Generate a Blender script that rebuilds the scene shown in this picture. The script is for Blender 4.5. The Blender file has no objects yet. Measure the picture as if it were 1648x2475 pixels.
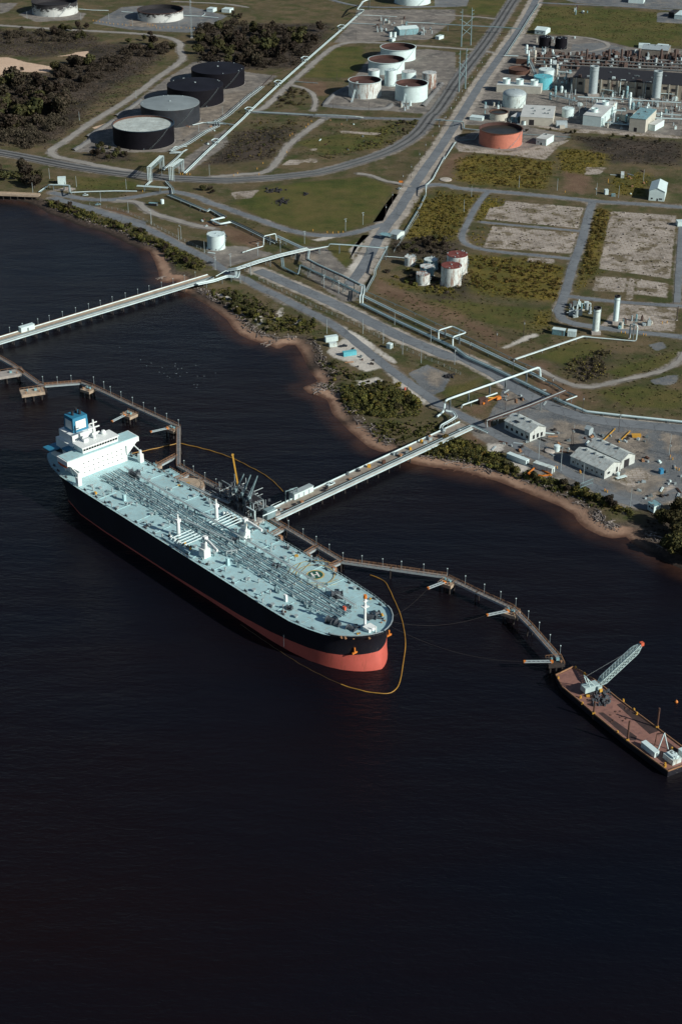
import bpy, bmesh, math, random
import numpy as np
from mathutils import Vector, Matrix
random.seed(7); RNG = np.random.default_rng(7)
S = bpy.context.scene; COL = S.collection
# ------------------------------------------------------------------ camera, sky, sun, exposure
FPX, PITCH, CAMH = 3800.0, math.radians(29.4), 440.0      # survey camera: focal length in photo pixels, depression, height
cd = bpy.data.cameras.new('camera'); cam = bpy.data.objects.new('camera', cd); COL.objects.link(cam)
cam.location = (0, 0, CAMH); cam.rotation_euler = (math.pi/2-PITCH, 0, 0)
cd.sensor_fit = 'VERTICAL'; cd.sensor_height = 36; cd.lens = FPX/2475*36; cd.clip_start = 5; cd.clip_end = 40000
S.camera = cam
SUN_EL, SUN_AZ = math.radians(29), math.radians(-31)      # direction towards the sun, azimuth from +X
sd_ = Vector((math.cos(SUN_AZ)*math.cos(SUN_EL), math.sin(SUN_AZ)*math.cos(SUN_EL), math.sin(SUN_EL)))
sl = bpy.data.lights.new('sun', 'SUN'); sl.energy = 4.6; sl.angle = math.radians(0.53); sl.color = (1.0, 0.95, 0.87)
so = bpy.data.objects.new('sun', sl); COL.objects.link(so); so.rotation_euler = sd_.to_track_quat('Z', 'Y').to_euler(); so.location = (0, 900, 600)
w = bpy.data.worlds.new('World'); S.world = w; w.use_nodes = True
nt = w.node_tree; bg = nt.nodes['Background']; sky = nt.nodes.new('ShaderNodeTexSky'); sky.sky_type = 'NISHITA'; sky.sun_disc = False
sky.sun_elevation = SUN_EL; sky.sun_rotation = math.pi/2-SUN_AZ; sky.air_density = 1.0; sky.dust_density = 0.6; sky.ozone_density = 1.6
nt.links.new(sky.outputs[0], bg.inputs[0]); bg.inputs[1].default_value = 0.05
S.render.engine = 'CYCLES'
vs = S.view_settings; vs.view_transform = 'Standard'; vs.look = 'None'; vs.gamma = 1; vs.use_curve_mapping = False; vs.exposure = 0.08
# ------------------------------------------------------------------ survey: photo sheet coordinates -> a point on the level plane z
LZ = 2.5
CROP = dict(A=(0,0,.35077),B=(500,0,.38265),C=(1050,0,.38138),D=(0,350,.35077),E=(500,350,.38265),F=(1050,350,.38138),G=(0,650,.35077),
 H=(500,600,.38265),I=(1050,700,.38138),J=(80,960,.35714),K=(400,1080,.38265),L=(1050,1000,.38138),M=(550,1280,.31888),N=(1000,1350,.2551),
 O=(1280,1520,.23469),Q=(600,1020,.38265),P=(0,0,1))
cp, sp = math.cos(PITCH), math.sin(PITCH)
def ray(x, y):
    u, v = x-824, 1237.5-y
    return (u, cp*FPX+sp*v, -sp*FPX+cp*v)
def gp(x, y, z=LZ):
    d = ray(x, y); t = (z-CAMH)/d[2]
    return Vector((d[0]*t, d[1]*t, z))
def at(c, x, y, z=LZ):
    a, b, k = CROP[c]; return gp(a+x*k, b+y*k, z)
def proj(p):
    dx, dy, dz = p[0], p[1], p[2]-CAMH
    zc = cp*dy-sp*dz; return 824+FPX*dx/zc, 1237.5-FPX*(sp*dy+cp*dz)/zc, zc
def pts(c, l, z=LZ):
    """list of (x,y) or ('crop',x,y[,z]) -> world points"""
    r = []
    for q in l:
        if isinstance(q[0], str):
            c = q[0]; q = q[1:]
        r.append(at(c, q[0], q[1], q[2] if len(q) > 2 else z))
    return r
# ------------------------------------------------------------------ mesh builder
class MB:
    def __init__(s): s.v = []; s.f = []
    def add(s, vs, fs):
        n = len(s.v); s.v += [tuple(v) for v in vs]; s.f += [tuple(i+n for i in f) for f in fs]; return s
    def box(s, c, d, rz=0, top=1.0):
        x, y, z = d[0]/2, d[1]/2, d[2]; ca, sa = math.cos(rz), math.sin(rz); vs = []
        for k, (zz, t) in enumerate(((0, 1), (z, top))):
            for a, b in ((-x, -y), (x, -y), (x, y), (-x, y)):
                a *= t; b *= t; vs.append((c[0]+a*ca-b*sa, c[1]+a*sa+b*ca, c[2]+zz))
        return s.add(vs, [(3,2,1,0),(4,5,6,7),(0,1,5,4),(1,2,6,5),(2,3,7,6),(3,0,4,7)])
    def beam(s, a, b, w, h):
        a = Vector(a); b = Vector(b); d = (b-a).normalized(); up = Vector((0,0,1)) if abs(d.z) < .95 else Vector((1,0,0))
        r = d.cross(up).normalized()*w/2; u = r.cross(d).normalized()*h/2; vs = []
        for p in (a, b): vs += [p-r-u, p+r-u, p+r+u, p-r+u]
        return s.add(vs, [(0,1,2,3),(7,6,5,4),(1,0,4,5),(2,1,5,6),(3,2,6,7),(0,3,7,4)])
    def cyl(s, a, b, r0, r1=None, n=8, caps=True):
        a = Vector(a); b = Vector(b); r1 = r0 if r1 is None else r1; d = (b-a).normalized(); up = Vector((0,0,1)) if abs(d.z) < .95 else Vector((1,0,0))
        x = d.cross(up).normalized(); y = x.cross(d); vs = []
        for p, r in ((a, r0), (b, r1)):
            for i in range(n):
                t = 2*math.pi*i/n; vs.append(p+x*r*math.cos(t)+y*r*math.sin(t))
        fs = [(i, (i+1) % n, n+(i+1) % n, n+i) for i in range(n)]
        if caps: fs += [tuple(range(n-1, -1, -1)), tuple(range(n, 2*n))]
        return s.add(vs, fs)
    def tube(s, ps, r, n=6):
        ps = [Vector(p) for p in ps]; m = len(ps); vs = []; fs = []
        for i, p in enumerate(ps):
            d = ((ps[min(i+1, m-1)]-p).normalized()+(p-ps[max(i-1, 0)]).normalized()).normalized()
            up = Vector((0,0,1)) if abs(d.z) < .8 else Vector((.6,.8,0))
            x = d.cross(up).normalized(); y = x.cross(d)
            for k in range(n):
                t = 2*math.pi*k/n; vs.append(p+x*r*math.cos(t)+y*r*math.sin(t))
        for i in range(m-1):
            for k in range(n): fs.append((i*n+k, i*n+(k+1) % n, (i+1)*n+(k+1) % n, (i+1)*n+k))
        fs += [tuple(range(n-1, -1, -1)), tuple(range((m-1)*n, m*n))]
        return s.add(vs, fs)
    def prism(s, poly, z0, z1):
        n = len(poly); vs = [(p[0], p[1], z0) for p in poly]+[(p[0], p[1], z1) for p in poly]
        a = sum(poly[i][0]*poly[(i+1) % n][1]-poly[(i+1) % n][0]*poly[i][1] for i in range(n))
        if a < 0: vs = vs[:n][::-1]+vs[n:][::-1]
        return s.add(vs, [tuple(range(n-1, -1, -1)), tuple(range(n, 2*n))]+[(i, (i+1) % n, n+(i+1) % n, n+i) for i in range(n)])
    def lathe(s, prof, n=32, c=(0,0,0), closed=False):
        vs = []; m = len(prof)
        for r, z in prof:
            for i in range(n):
                t = 2*math.pi*i/n; vs.append((c[0]+r*math.cos(t), c[1]+r*math.sin(t), c[2]+z))
        fs = [(j*n+i, j*n+(i+1) % n, (j+1)*n+(i+1) % n, (j+1)*n+i) for j in range(m-1) for i in range(n)]
        return s.add(vs, fs)
    def build(s, name, mat, parent=None, loc=None, smooth=False, world=False):
        """world=True: the vertices are world coordinates, moved into the parent's (or loc's) frame"""
        v = s.v
        if world:
            o = Vector(loc) if loc is not None else parent.location; a = -(parent.rotation_euler.z if parent and loc is None else 0); ca, sa = math.cos(a), math.sin(a)
            v = [((p[0]-o[0])*ca-(p[1]-o[1])*sa, (p[0]-o[0])*sa+(p[1]-o[1])*ca, p[2]-o[2]) for p in v]
        me = bpy.data.meshes.new(name); me.from_pydata(v, [], s.f); me.update()
        if smooth:
            me.polygons.foreach_set('use_smooth', [True]*len(me.polygons))
            try: me.set_sharp_from_angle(angle=math.radians(40))
            except Exception: pass
        me.materials.append(M[mat]); return link(name, me, parent, loc)
def link(name, me, parent=None, loc=None):
    o = bpy.data.objects.new(name, me); COL.objects.link(o)
    if parent is not None: o.parent = parent
    if loc is not None: o.location = loc
    return o
def tag(o, label, cat, group=None):
    o['label'] = label; o['category'] = cat
    if group: o['group'] = group
    return o
def kind(o, k): o['kind'] = k; return o
def thing(name, label, cat, loc, rz=0, group=None):
    o = bpy.data.objects.new(name, None); COL.objects.link(o); o.location = loc; o.rotation_euler = (0, 0, rz); o.empty_display_size = 2
    return tag(o, label, cat, group)
def copy_tree(o, loc=None, rz=None, label=None, group=None, parent=None, scale=None):
    c = o.copy(); COL.objects.link(c); c.parent = parent
    if loc is not None: c.location = loc
    if rz is not None: c.rotation_euler = (0, 0, rz)
    if scale is not None: c.scale = scale if not isinstance(scale, (int, float)) else (scale,)*3
    if label: c['label'] = label
    if group: c['group'] = group
    for ch in KIDS(o): copy_tree(ch, parent=c)
    return c
def KIDS(o): return list(o.children)
# ------------------------------------------------------------------ materials
M = {}
def newmat(name):
    m = bpy.data.materials.new(name); m.use_nodes = True; M[name] = m
    return m, m.node_tree, m.node_tree.nodes['Principled BSDF']
def nn(t, typ, **k):
    n = t.nodes.new(typ)
    for a, b in k.items():
        if a.startswith('i_'): n.inputs[int(a[2:]) if a[2:].isdigit() else a[2:]].default_value = b
        else: setattr(n, a, b)
    return n
def ramp(t, src, stops):
    r = nn(t, 'ShaderNodeValToRGB'); e = r.color_ramp.elements
    while len(e) < len(stops): e.new(.5)
    for q, (p, c) in zip(e, stops): q.position = p; q.color = (c[0], c[1], c[2], 1) if isinstance(c, tuple) else (c, c, c, 1)
    t.links.new(src, r.inputs[0]); return r.outputs[0]
def mix(t, f, a, b, bt='MIX'):
    m = nn(t, 'ShaderNodeMix', data_type='RGBA', blend_type=bt)
    for i, x in ((0, f), (6, a), (7, b)):
        if hasattr(x, 'links') or hasattr(x, 'is_linked'): t.links.new(x, m.inputs[i])
        else: m.inputs[i].default_value = x if not isinstance(x, tuple) else (x[0], x[1], x[2], 1)
    return m.outputs[2]
def paint(name, col, rough=.55, var=.18, scale=.25, rust=0, rustcol=(.12,.05,.03), metal=0, vscale=1.0, dirt=0, spec=.5):
    """painted or bare surface: blotchy tone, optional rust / dirt streaks running down"""
    m, t, p = newmat(name); tc = nn(t, 'ShaderNodeTexCoord'); mp = nn(t, 'ShaderNodeMapping'); t.links.new(tc.outputs['Object'], mp.inputs[0])
    mp.inputs['Scale'].default_value = (1, 1, vscale)
    n = nn(t, 'ShaderNodeTexNoise', i_Scale=scale, i_Detail=6.0, i_Roughness=.65); t.links.new(mp.outputs[0], n.inputs['Vector'])
    lo = tuple(c*(1-var) for c in col); hi = tuple(min(1, c*(1+var*.6)) for c in col)
    c = ramp(t, n.outputs[0], [(.3, lo), (.7, hi)])
    if rust or dirt:
        mp2 = nn(t, 'ShaderNodeMapping'); t.links.new(tc.outputs['Object'], mp2.inputs[0]); mp2.inputs['Scale'].default_value = (1, 1, .22)
        n2 = nn(t, 'ShaderNodeTexNoise', i_Scale=.45, i_Detail=8.0, i_Roughness=.7); t.links.new(mp2.outputs[0], n2.inputs['Vector'])
        k = rust or dirt; f = ramp(t, n2.outputs[0], [(.62-.3*k, 0.0), (.72-.22*k, 1.0)])
        c = mix(t, f, c, rustcol)
    t.links.new(c, p.inputs['Base Color']); p.inputs['Specular IOR Level'].default_value = spec; p.inputs['Roughness'].default_value = rough; p.inputs['Metallic'].default_value = metal
    return m
paint('white', (.63,.79,.79), .5, .12, .3); paint('white_dirty', (.60,.72,.70), .6, .22, .35, dirt=.25, rustcol=(.30,.29,.25))
paint('white_rust', (.62,.70,.68), .6, .2, .3, rust=.42, rustcol=(.25,.12,.07)); paint('white_rust2', (.60,.68,.66), .65, .25, .4, rust=.7, rustcol=(.22,.11,.07))
paint('pipe_white', (.60,.76,.77), .45, .2, .15); paint('pipe_teal', (.20,.30,.32), .5, .3, .2); paint('pipe_grey', (.36,.44,.45), .5, .25, .2)
paint('pipe_rust', (.085,.055,.045), .7, .4, .4); paint('steel', (.16,.20,.21), .55, .3, .4); paint('galv', (.36,.44,.46), .45, .2, .5)
paint('tank_black', (.008,.008,.012), .65, .35, .12, spec=.12); paint('tank_black_roof', (.012,.013,.02), .7, .4, .05, spec=.2); paint('tank_grey', (.030,.036,.044), .55, .4, .08, spec=.2, dirt=.3, rustcol=(.035,.035,.04))
paint('grey_roof', (.24,.29,.30), .55, .22, .05); paint('float_roof', (.52,.60,.57), .6, .35, .09, dirt=.35, rustcol=(.36,.38,.34))
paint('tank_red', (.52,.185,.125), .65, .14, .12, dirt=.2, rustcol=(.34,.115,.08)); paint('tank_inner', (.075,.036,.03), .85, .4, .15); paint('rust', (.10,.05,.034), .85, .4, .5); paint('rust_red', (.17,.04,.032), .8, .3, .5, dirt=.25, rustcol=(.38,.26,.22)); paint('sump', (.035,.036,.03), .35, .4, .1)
paint('teal_tank', (.12,.48,.56), .5, .15, .3); paint('teal_dull', (.20,.38,.42), .6, .25, .4, rust=.3, rustcol=(.13,.08,.06))
paint('concrete', (.36,.34,.31), .85, .25, .3); paint('concrete_tan', (.42,.34,.25), .85, .3, .35); paint('conc_pale', (.46,.43,.38), .85, .3, .2, dirt=.3, rustcol=(.25,.22,.18))
paint('timber', (.035,.03,.027), .85, .4, .8); paint('timber_pole', (.075,.06,.055), .85, .3, .8); paint('dark', (.02,.02,.024), .7, .4, .5); paint('dark_blue', (.02,.04,.06), .5, .4, .3)
paint('rail_orange', (.34,.19,.10), .7, .3, .6); paint('orange', (.62,.20,.03), .5, .15, .5); paint('yellow', (.60,.34,.05), .5, .15, .5); paint('boom_dark', (.10,.06,.02), .6, .4, .2); paint('boom', (.40,.22,.035), .6, .4, .15)
paint('tan_wall', (.34,.30,.24), .7, .15, .2); paint('beige', (.52,.52,.45), .6, .15, .25); paint('roof_pale', (.56,.60,.58), .6, .16, .15); paint('brown_roof', (.22,.20,.17), .8, .3, .3)
paint('tin_roof', (.50,.56,.54), .5, .25, .35, rust=.22, rustcol=(.2,.16,.13)); paint('tin_wall', (.54,.60,.57), .6, .2, .5, rust=.25, rustcol=(.26,.24,.22)); paint('blue', (.04,.25,.45), .5, .1, .5)
paint('deck_teal', (.40,.63,.66), .6, .22, .07, dirt=.30, rustcol=(.37,.46,.44)); paint('deck_pipe', (.28,.44,.49), .55, .35, .3); paint('deck_gear', (.075,.09,.105), .6, .5, .6); paint('ship_white', (.80,.86,.84), .45, .06, .3)
paint('hull_black', (.012,.013,.02), .45, .4, .06, dirt=.12, rustcol=(.028,.022,.022)); paint('hull_red', (.56,.12,.09), .55, .2, .05, dirt=.25, rustcol=(.42,.10,.07)); paint('funnel_blue', (.03,.20,.33), .45, .1, .3); paint('boat_red', (.60,.12,.06), .45, .1, .3)
paint('pad_green', (.02,.10,.07), .6, .15, .5); paint('mark_yellow', (.55,.42,.16), .7, .2, .4); paint('mark_white', (.75,.76,.72), .7, .1, .4)
paint('barge_deck', (.27,.14,.11), .75, .3, .18, dirt=.4, rustcol=(.19,.10,.085)); paint('barge_stain', (.05,.03,.028), .8, .4, .3); paint('glass', (.02,.025,.03), .15, .2, .5)
paint('crane_teal', (.42,.56,.56), .5, .2, .4); paint('driftwood', (.22,.19,.17), .9, .35, 1.2); paint('rock', (.12,.105,.095), .9, .35, .5); paint('rubble_pale', (.40,.37,.33), .9, .3, .5); paint('car_dark', (.03,.035,.045), .3, .2, .5)
paint('trestle_deck', (.30,.27,.22), .85, .35, .12, dirt=.3, rustcol=(.20,.16,.12)); paint('walk_deck', (.24,.26,.26), .8, .3, .3)
# old riveted shell with peeling courses
def peel(name):
    m, t, p = newmat(name); tc = nn(t, 'ShaderNodeTexCoord'); sx = nn(t, 'ShaderNodeSeparateXYZ'); t.links.new(tc.outputs['Object'], sx.inputs[0])
    at_ = nn(t, 'ShaderNodeMath', operation='ARCTAN2'); t.links.new(sx.outputs[1], at_.inputs[0]); t.links.new(sx.outputs[0], at_.inputs[1])
    sc = nn(t, 'ShaderNodeMath', operation='MULTIPLY', i_1=6.0); t.links.new(at_.outputs[0], sc.inputs[0]); cb = nn(t, 'ShaderNodeCombineXYZ')
    t.links.new(sc.outputs[0], cb.inputs[0]); t.links.new(sx.outputs[2], cb.inputs[1])
    br = nn(t, 'ShaderNodeTexBrick', i_Scale=.55); t.links.new(cb.outputs[0], br.inputs[0])
    br.inputs['Color1'].default_value = (.15,.15,.15,1); br.inputs['Color2'].default_value = (.85,.85,.85,1); br.inputs['Mortar'].default_value = (0,0,0,1)
    n = nn(t, 'ShaderNodeTexNoise', i_Scale=.12, i_Detail=5.0); t.links.new(tc.outputs['Object'], n.inputs['Vector'])
    zz = nn(t, 'ShaderNodeMapRange', i_1=5.0, i_2=15.0); t.links.new(sx.outputs[2], zz.inputs[0])
    a = nn(t, 'ShaderNodeMath', operation='MULTIPLY_ADD', i_1=.35); t.links.new(br.outputs[0], a.inputs[0]); t.links.new(n.outputs[0], a.inputs[2])
    b = nn(t, 'ShaderNodeMath', operation='MULTIPLY_ADD', i_1=-.55); t.links.new(zz.outputs[0], b.inputs[0]); t.links.new(a.outputs[0], b.inputs[2])
    f = ramp(t, b.outputs[0], [(.40, 0.0), (.47, 1.0)])
    t.links.new(mix(t, f, (.03,.03,.034), (.56,.60,.58)), p.inputs['Base Color']); p.inputs['Roughness'].default_value = .7
peel('shell_peel')
# foliage: leaf tint stored on the mesh
def foliage(name, tint=(1,1,1)):
    m, t, p = newmat(name); a = nn(t, 'ShaderNodeAttribute', attribute_name='tint'); oi = nn(t, 'ShaderNodeObjectInfo')
    hv = nn(t, 'ShaderNodeHueSaturation'); mr = nn(t, 'ShaderNodeMapRange', i_3=.65, i_4=1.3); t.links.new(oi.outputs['Random'], mr.inputs[0]); t.links.new(mr.outputs[0], hv.inputs['Value'])
    mh = nn(t, 'ShaderNodeMapRange', i_3=.475, i_4=.515); t.links.new(oi.outputs['Random'], mh.inputs[0]); t.links.new(mh.outputs[0], hv.inputs['Hue'])
    t.links.new(mix(t, 1.0, a.outputs['Color'], tint, 'MULTIPLY'), hv.inputs['Color']); t.links.new(hv.outputs[0], p.inputs['Base Color'])
    p.inputs['Roughness'].default_value = .75; p.inputs['Specular IOR Level'].default_value = .15
foliage('leaf'); foliage('leaf_dry', (1.1,.85,.8)); foliage('leaf_gold', (1.9,1.5,.8))
m, t, p = newmat('tuft'); a = nn(t, 'ShaderNodeAttribute', attribute_name='tint'); t.links.new(a.outputs['Color'], p.inputs['Base Color']); p.inputs['Roughness'].default_value = .85; p.inputs['Specular IOR Level'].default_value = .1
# asphalt and ballast
def asphalt(name, c0, c1, crack=.5):
    m, t, p = newmat(name); tc = nn(t, 'ShaderNodeTexCoord')
    n = nn(t, 'ShaderNodeTexNoise', i_Scale=.05, i_Detail=8.0, i_Roughness=.7); t.links.new(tc.outputs['Object'], n.inputs['Vector'])
    c = ramp(t, n.outputs[0], [(.32, c0), (.68, c1)])
    v = nn(t, 'ShaderNodeTexVoronoi', feature='DISTANCE_TO_EDGE', i_Scale=.07); wv = nn(t, 'ShaderNodeTexNoise', i_Scale=.3, i_Detail=3.0); t.links.new(tc.outputs['Object'], wv.inputs['Vector'])
    ad = nn(t, 'ShaderNodeVectorMath', operation='MULTIPLY_ADD'); ad.inputs[1].default_value = (5,5,5); t.links.new(wv.outputs['Color'], ad.inputs[0]); t.links.new(tc.outputs['Object'], ad.inputs[2]); t.links.new(ad.outputs[0], v.inputs['Vector'])
    f = ramp(t, v.outputs['Distance'], [(0.0, crack), (.035, 0.0)]); c = mix(t, f, c, tuple(x*.45 for x in c0))
    n2 = nn(t, 'ShaderNodeTexNoise', i_Scale=.35, i_Detail=6.0, i_Roughness=.8); t.links.new(tc.outputs['Object'], n2.inputs['Vector'])
    f2 = ramp(t, n2.outputs[0], [(.56, 0.0), (.72, .55)]); c = mix(t, f2, c, tuple(x*1.5+.03 for x in c1))
    t.links.new(c, p.inputs['Base Color']); p.inputs['Roughness'].default_value = .8
asphalt('asphalt', (.12,.14,.155), (.20,.225,.24)); asphalt('gravel_road', (.22,.215,.195), (.36,.345,.31), .15); asphalt('ballast', (.12,.125,.125), (.20,.205,.2), .1); asphalt('surface_dark', (.04,.047,.058), (.062,.07,.082), .1); asphalt('sleepers', (.03,.027,.026), (.055,.05,.048), .2)
# ------------------------------------------------------------------ the lie of the land
SHORE = pts('D', [(-900,300),(-300,345),(0,372),(120,385),(185,397),(260,425),(330,470),(400,495),(470,520),(520,548),(610,575),(700,597),(780,630),(840,660),(890,685),(950,710),(1030,735),(1065,800),(1090,870),(1105,945),(1160,952),(1215,935),(1245,1010),(1290,1020),(1350,1060),(1420,1095),
  ('H',-60,330),(0,360),(60,400),(130,455),(165,510),(210,550),(290,585),(400,615),(450,640),(500,612),(560,612),(600,670),(630,740),(660,790),(700,840),(650,862),(600,880),(640,915),(710,935),(760,960),(775,1000),(790,1045),
  ('Q',640,60),(700,110),(760,160),(820,185),(880,195),(960,240),(1050,268),(1150,285),(1270,310),(1380,335),(1500,365),
  ('L',0,340),(100,350),(200,370),(300,400),(400,430),(500,470),(600,510),(700,550),(800,590),(880,640),(900,680),(950,725),(1050,775),(1130,792),(1210,780),(1260,830),(1340,880),(1450,935),(1600,1000),(2200,1250),(4000,1900)], 0)
shore_xy = [(p.x, p.y) for p in SHORE]
LAND = shore_xy+[(9000, 1500), (9000, 30000), (-9000, 30000), (-9000, 1550)]
def seg_d2(X, Y, a, b):
    ax, ay = a; dx, dy = b[0]-ax, b[1]-ay; L2 = dx*dx+dy*dy+1e-9
    t = np.clip(((X-ax)*dx+(Y-ay)*dy)/L2, 0, 1); return (X-ax-t*dx)**2+(Y-ay-t*dy)**2
def sdf_poly(X, Y, poly, cl=40.0):
    """+ inside, metres"""
    xs = [p[0] for p in poly]; ys = [p[1] for p in poly]; out = np.full(X.shape, -cl, np.float32)
    m = (X > min(xs)-cl) & (X < max(xs)+cl) & (Y > min(ys)-cl) & (Y < max(ys)+cl)
    x, y = X[m], Y[m]
    if not len(x): return out
    d = np.full(x.shape, 1e12); ins = np.zeros(x.shape, bool); n = len(poly)
    for i in range(n):
        a, b = poly[i][:2], poly[(i+1) % n][:2]; d = np.minimum(d, seg_d2(x, y, a, b))
        c = (a[1] > y) != (b[1] > y); ins ^= c & (x < (b[0]-a[0])*(y-a[1])/((b[1]-a[1]) or 1e-9)+a[0])
    d = np.sqrt(d); out[m] = np.clip(np.where(ins, d, -d), -cl, cl); return out
def sdf_line(X, Y, line, hw, cl=40.0):
    out = np.full(X.shape, -cl, np.float32); xs = [p[0] for p in line]; ys = [p[1] for p in line]
    m = (X > min(xs)-cl) & (X < max(xs)+cl) & (Y > min(ys)-cl) & (Y < max(ys)+cl); x, y = X[m], Y[m]; d = np.full(x.shape, 1e12)
    if not len(x): return out
    for a, b in zip(line[:-1], line[1:]): d = np.minimum(d, seg_d2(x, y, a[:2], b[:2]))
    out[m] = np.clip(hw-np.sqrt(d), -cl, cl); return out
def land_z(sd):
    return np.interp(sd, [-40, -12, 0, 7, 12, 17, 40], [-4, -1.6, 0, .75, 1.6, LZ, LZ])
def ground_z(x, y):
    X = np.atleast_1d(np.asarray(x, float)); Y = np.atleast_1d(np.asarray(y, float))
    return land_z(sdf_poly(X, Y, LAND))
# roads: (label-free structure) crop, points, width, material, gravel shoulder
ROADS = [
 ('C',[(672,-60),(640,0),(600,80),(540,185),(440,320),(370,420),(280,545),(200,680),(130,790),(60,900),(0,990),('E',1400,120),(1330,225),(1262,330),(1195,440),(1135,510),(1090,580),(1050,660),(1000,745),(950,825),(890,890)],9,'asphalt',5),
 ('D',[(355,328),(450,350),(600,377),(750,382),(900,366),(1040,338),(1180,318),(1260,332),(1400,372),('E',0,362),(100,390),(200,430),(350,480),(480,530),(600,560),(720,576),(850,572),(950,552),(1040,524),(1120,500)],7,'asphalt',1.5),
 ('D',[(370,365),(500,403),(650,447),(850,508),(1000,568),(1150,645),(1300,722),(1450,792),('E',130,812),(240,850),('H',240,190),(330,250),(450,300),(560,360),(680,420),(800,482),(900,560),(1000,640),(1100,720),(1200,800),(1300,870),(1400,940),(1480,1000),('L',230,40),(350,112),(480,180),(600,250),(720,310),(820,362),(930,420),(1050,490),(1180,550),(1290,575)],7.5,'asphalt',1.5),
 ('H',[(320,140),(420,182),(520,226),(620,270),(750,325),(870,382),(1000,450),(1120,510),(1250,572),(1400,632),(1568,702),('I',150,415),(300,490),(400,545),(480,605),(620,690),(750,752),(900,800),(1050,832),(1250,852),(1568,882),(1800,900)],11,'asphalt',2),
 ('E',[(1270,300),(1400,245),(1568,262),('F',100,270),(300,290),(500,305),(700,325),(900,345),(1000,358),(1200,370),(1400,382),(1568,396),(1800,415)],7,'asphalt',2),
 ('F',[(345,292),(300,335),(250,410),(210,490),(175,560),(172,605),(210,640),(300,662),(400,680),(550,692),(700,706),(860,722)],5,'asphalt',1),
 ('F',[(1000,362),(970,450),(945,560),(920,650),(890,720),(865,800),(838,900),(810,990),(780,1049),('I',790,150),(800,188),(880,218),(1000,235),(1200,262),(1568,300),(1750,320)],7,'asphalt',1),
 ('I',[(830,40),(1000,62),(1200,82),(1400,96),(1700,112)],5.5,'asphalt',1),
 ('F',[(290,490),(500,510),(700,526),(925,548)],4,'asphalt',1),
 ('F',[(1568,480),(1555,650),(1545,800),(1535,1000)],5,'asphalt',1),
 ('I',[(640,500),(690,520),(760,560),(850,600),(950,626),(1050,610),(1200,570),(1350,540),(1460,510),(1540,460),(1580,400)],3.6,'gravel_road',1.5),
 ('A',[(0,175),(300,195),(600,212),(900,228),(1050,240),(1180,262),(1255,300),(1235,335),(1245,365),(1272,400),(1200,462),(1100,525),(1000,605),(880,692),(750,772),(620,850),(500,940),(400,1005),(352,1035),(352,1065),(420,1092),(520,1106),('D',650,140),(800,166),(950,190)],7,'gravel_road',1.5),
 ('B',[(290,705),(360,690),(520,530),(600,465),(700,375),(800,292),(900,265),(1100,270),(1300,286),(1568,305),('C',120,308),(250,312),(380,335)],6,'gravel_road',1.5),
 ('B',[(290,708),(600,722),(760,737),(1000,746),(1250,752),(1480,757)],7,'asphalt',1.5),
 ('B',[(745,745),(650,810),(560,880),(480,950),('E',500,30),(440,110),(400,160),(340,182),(200,190),(30,205)],6,'gravel_road',1.5),
 ('B',[(540,540),(620,560),(670,590),(690,640),(672,700)],5,'gravel_road',1),
 ('E',[(950,182),(1040,192),(1120,230),(1200,242),(1290,265)],5,'gravel_road',1),
 ('D',[(800,385),(950,390),(985,430),(1060,480),(1200,515),(1350,560),(1480,580)],6,'gravel_road',2),
 ('C',[(860,330),(1000,330),(1130,290),(1010,245),(840,228)],5,'gravel_road',2),
 ('C',[(0,95),(150,100),(300,110),(430,125)],5,'gravel_road',1),
 ('B',[(700,-30),(900,35),(1100,50),(1300,45),(1568,40)],6,'asphalt',1),
 ('A',[(1200,10),(1568,28),(1700,50)],5,'gravel_road',1),
 ('C',[(662,18),(900,30),(1200,40),(1568,70)],6,'asphalt',1),
]
RAIL = pts('C', [(560,-80),(500,0),(430,112),(360,222),(280,332),(200,432),(130,532),(60,640),(0,725),('B',1420,722),(1370,800),(1300,872),(1200,932),(1100,976),(1000,1010),('E',750,170),(600,190),(400,210),(200,222),('D',1568,247),(1400,241),(1250,235),(1100,225),(900,206),(700,180),(500,150),(300,110),(100,70),(-200,20)])
def resample(P, step, smooth=2):
    P = [Vector(p) for p in P]
    for _ in range(smooth):                                   # Chaikin
        Q = [P[0]]
        for a, b in zip(P[:-1], P[1:]): Q += [a*.75+b*.25, a*.25+b*.75]
        P = Q+[P[-1]]
    out = [P[0]]; acc = 0
    for a, b in zip(P[:-1], P[1:]):
        L = (b-a).length
        if L < 1e-6: continue
        t = step-acc
        while t < L: out.append(a+(b-a)*(t/L)); t += step
        acc = (acc+L) % step
    out.append(P[-1]); return out
def side(P):
    """left-hand normal at each point"""
    r = []
    for i in range(len(P)):
        d = P[min(i+1, len(P)-1)]-P[max(i-1, 0)]; r.append(Vector((-d.y, d.x, 0)).normalized())
    return r
road_lines = []
for i, (c, l, wd, mt, sh) in enumerate(ROADS):
    P = resample(pts(c, l), 6); road_lines.append((P, wd, sh))
def strip(P, wd, z, name, mt, jit=.35, off=0):
    N = side(P); vs = []; fs = []
    for p, n in zip(P, N):
        a = wd/2+random.uniform(-jit, jit); b = wd/2+random.uniform(-jit, jit); q = p+n*off
        vs += [(q.x+n.x*a, q.y+n.y*a, z), (q.x+n.x*a*.3, q.y+n.y*a*.3, z+.03), (q.x-n.x*b*.3, q.y-n.y*b*.3, z+.03), (q.x-n.x*b, q.y-n.y*b, z)]
    for i in range(len(P)-1):
        for k in range(3): fs.append((i*4+k+1, i*4+k, (i+1)*4+k, (i+1)*4+k+1))
    mb = MB(); mb.add(vs, fs); return kind(mb.build(name, mt), 'structure')
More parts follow.
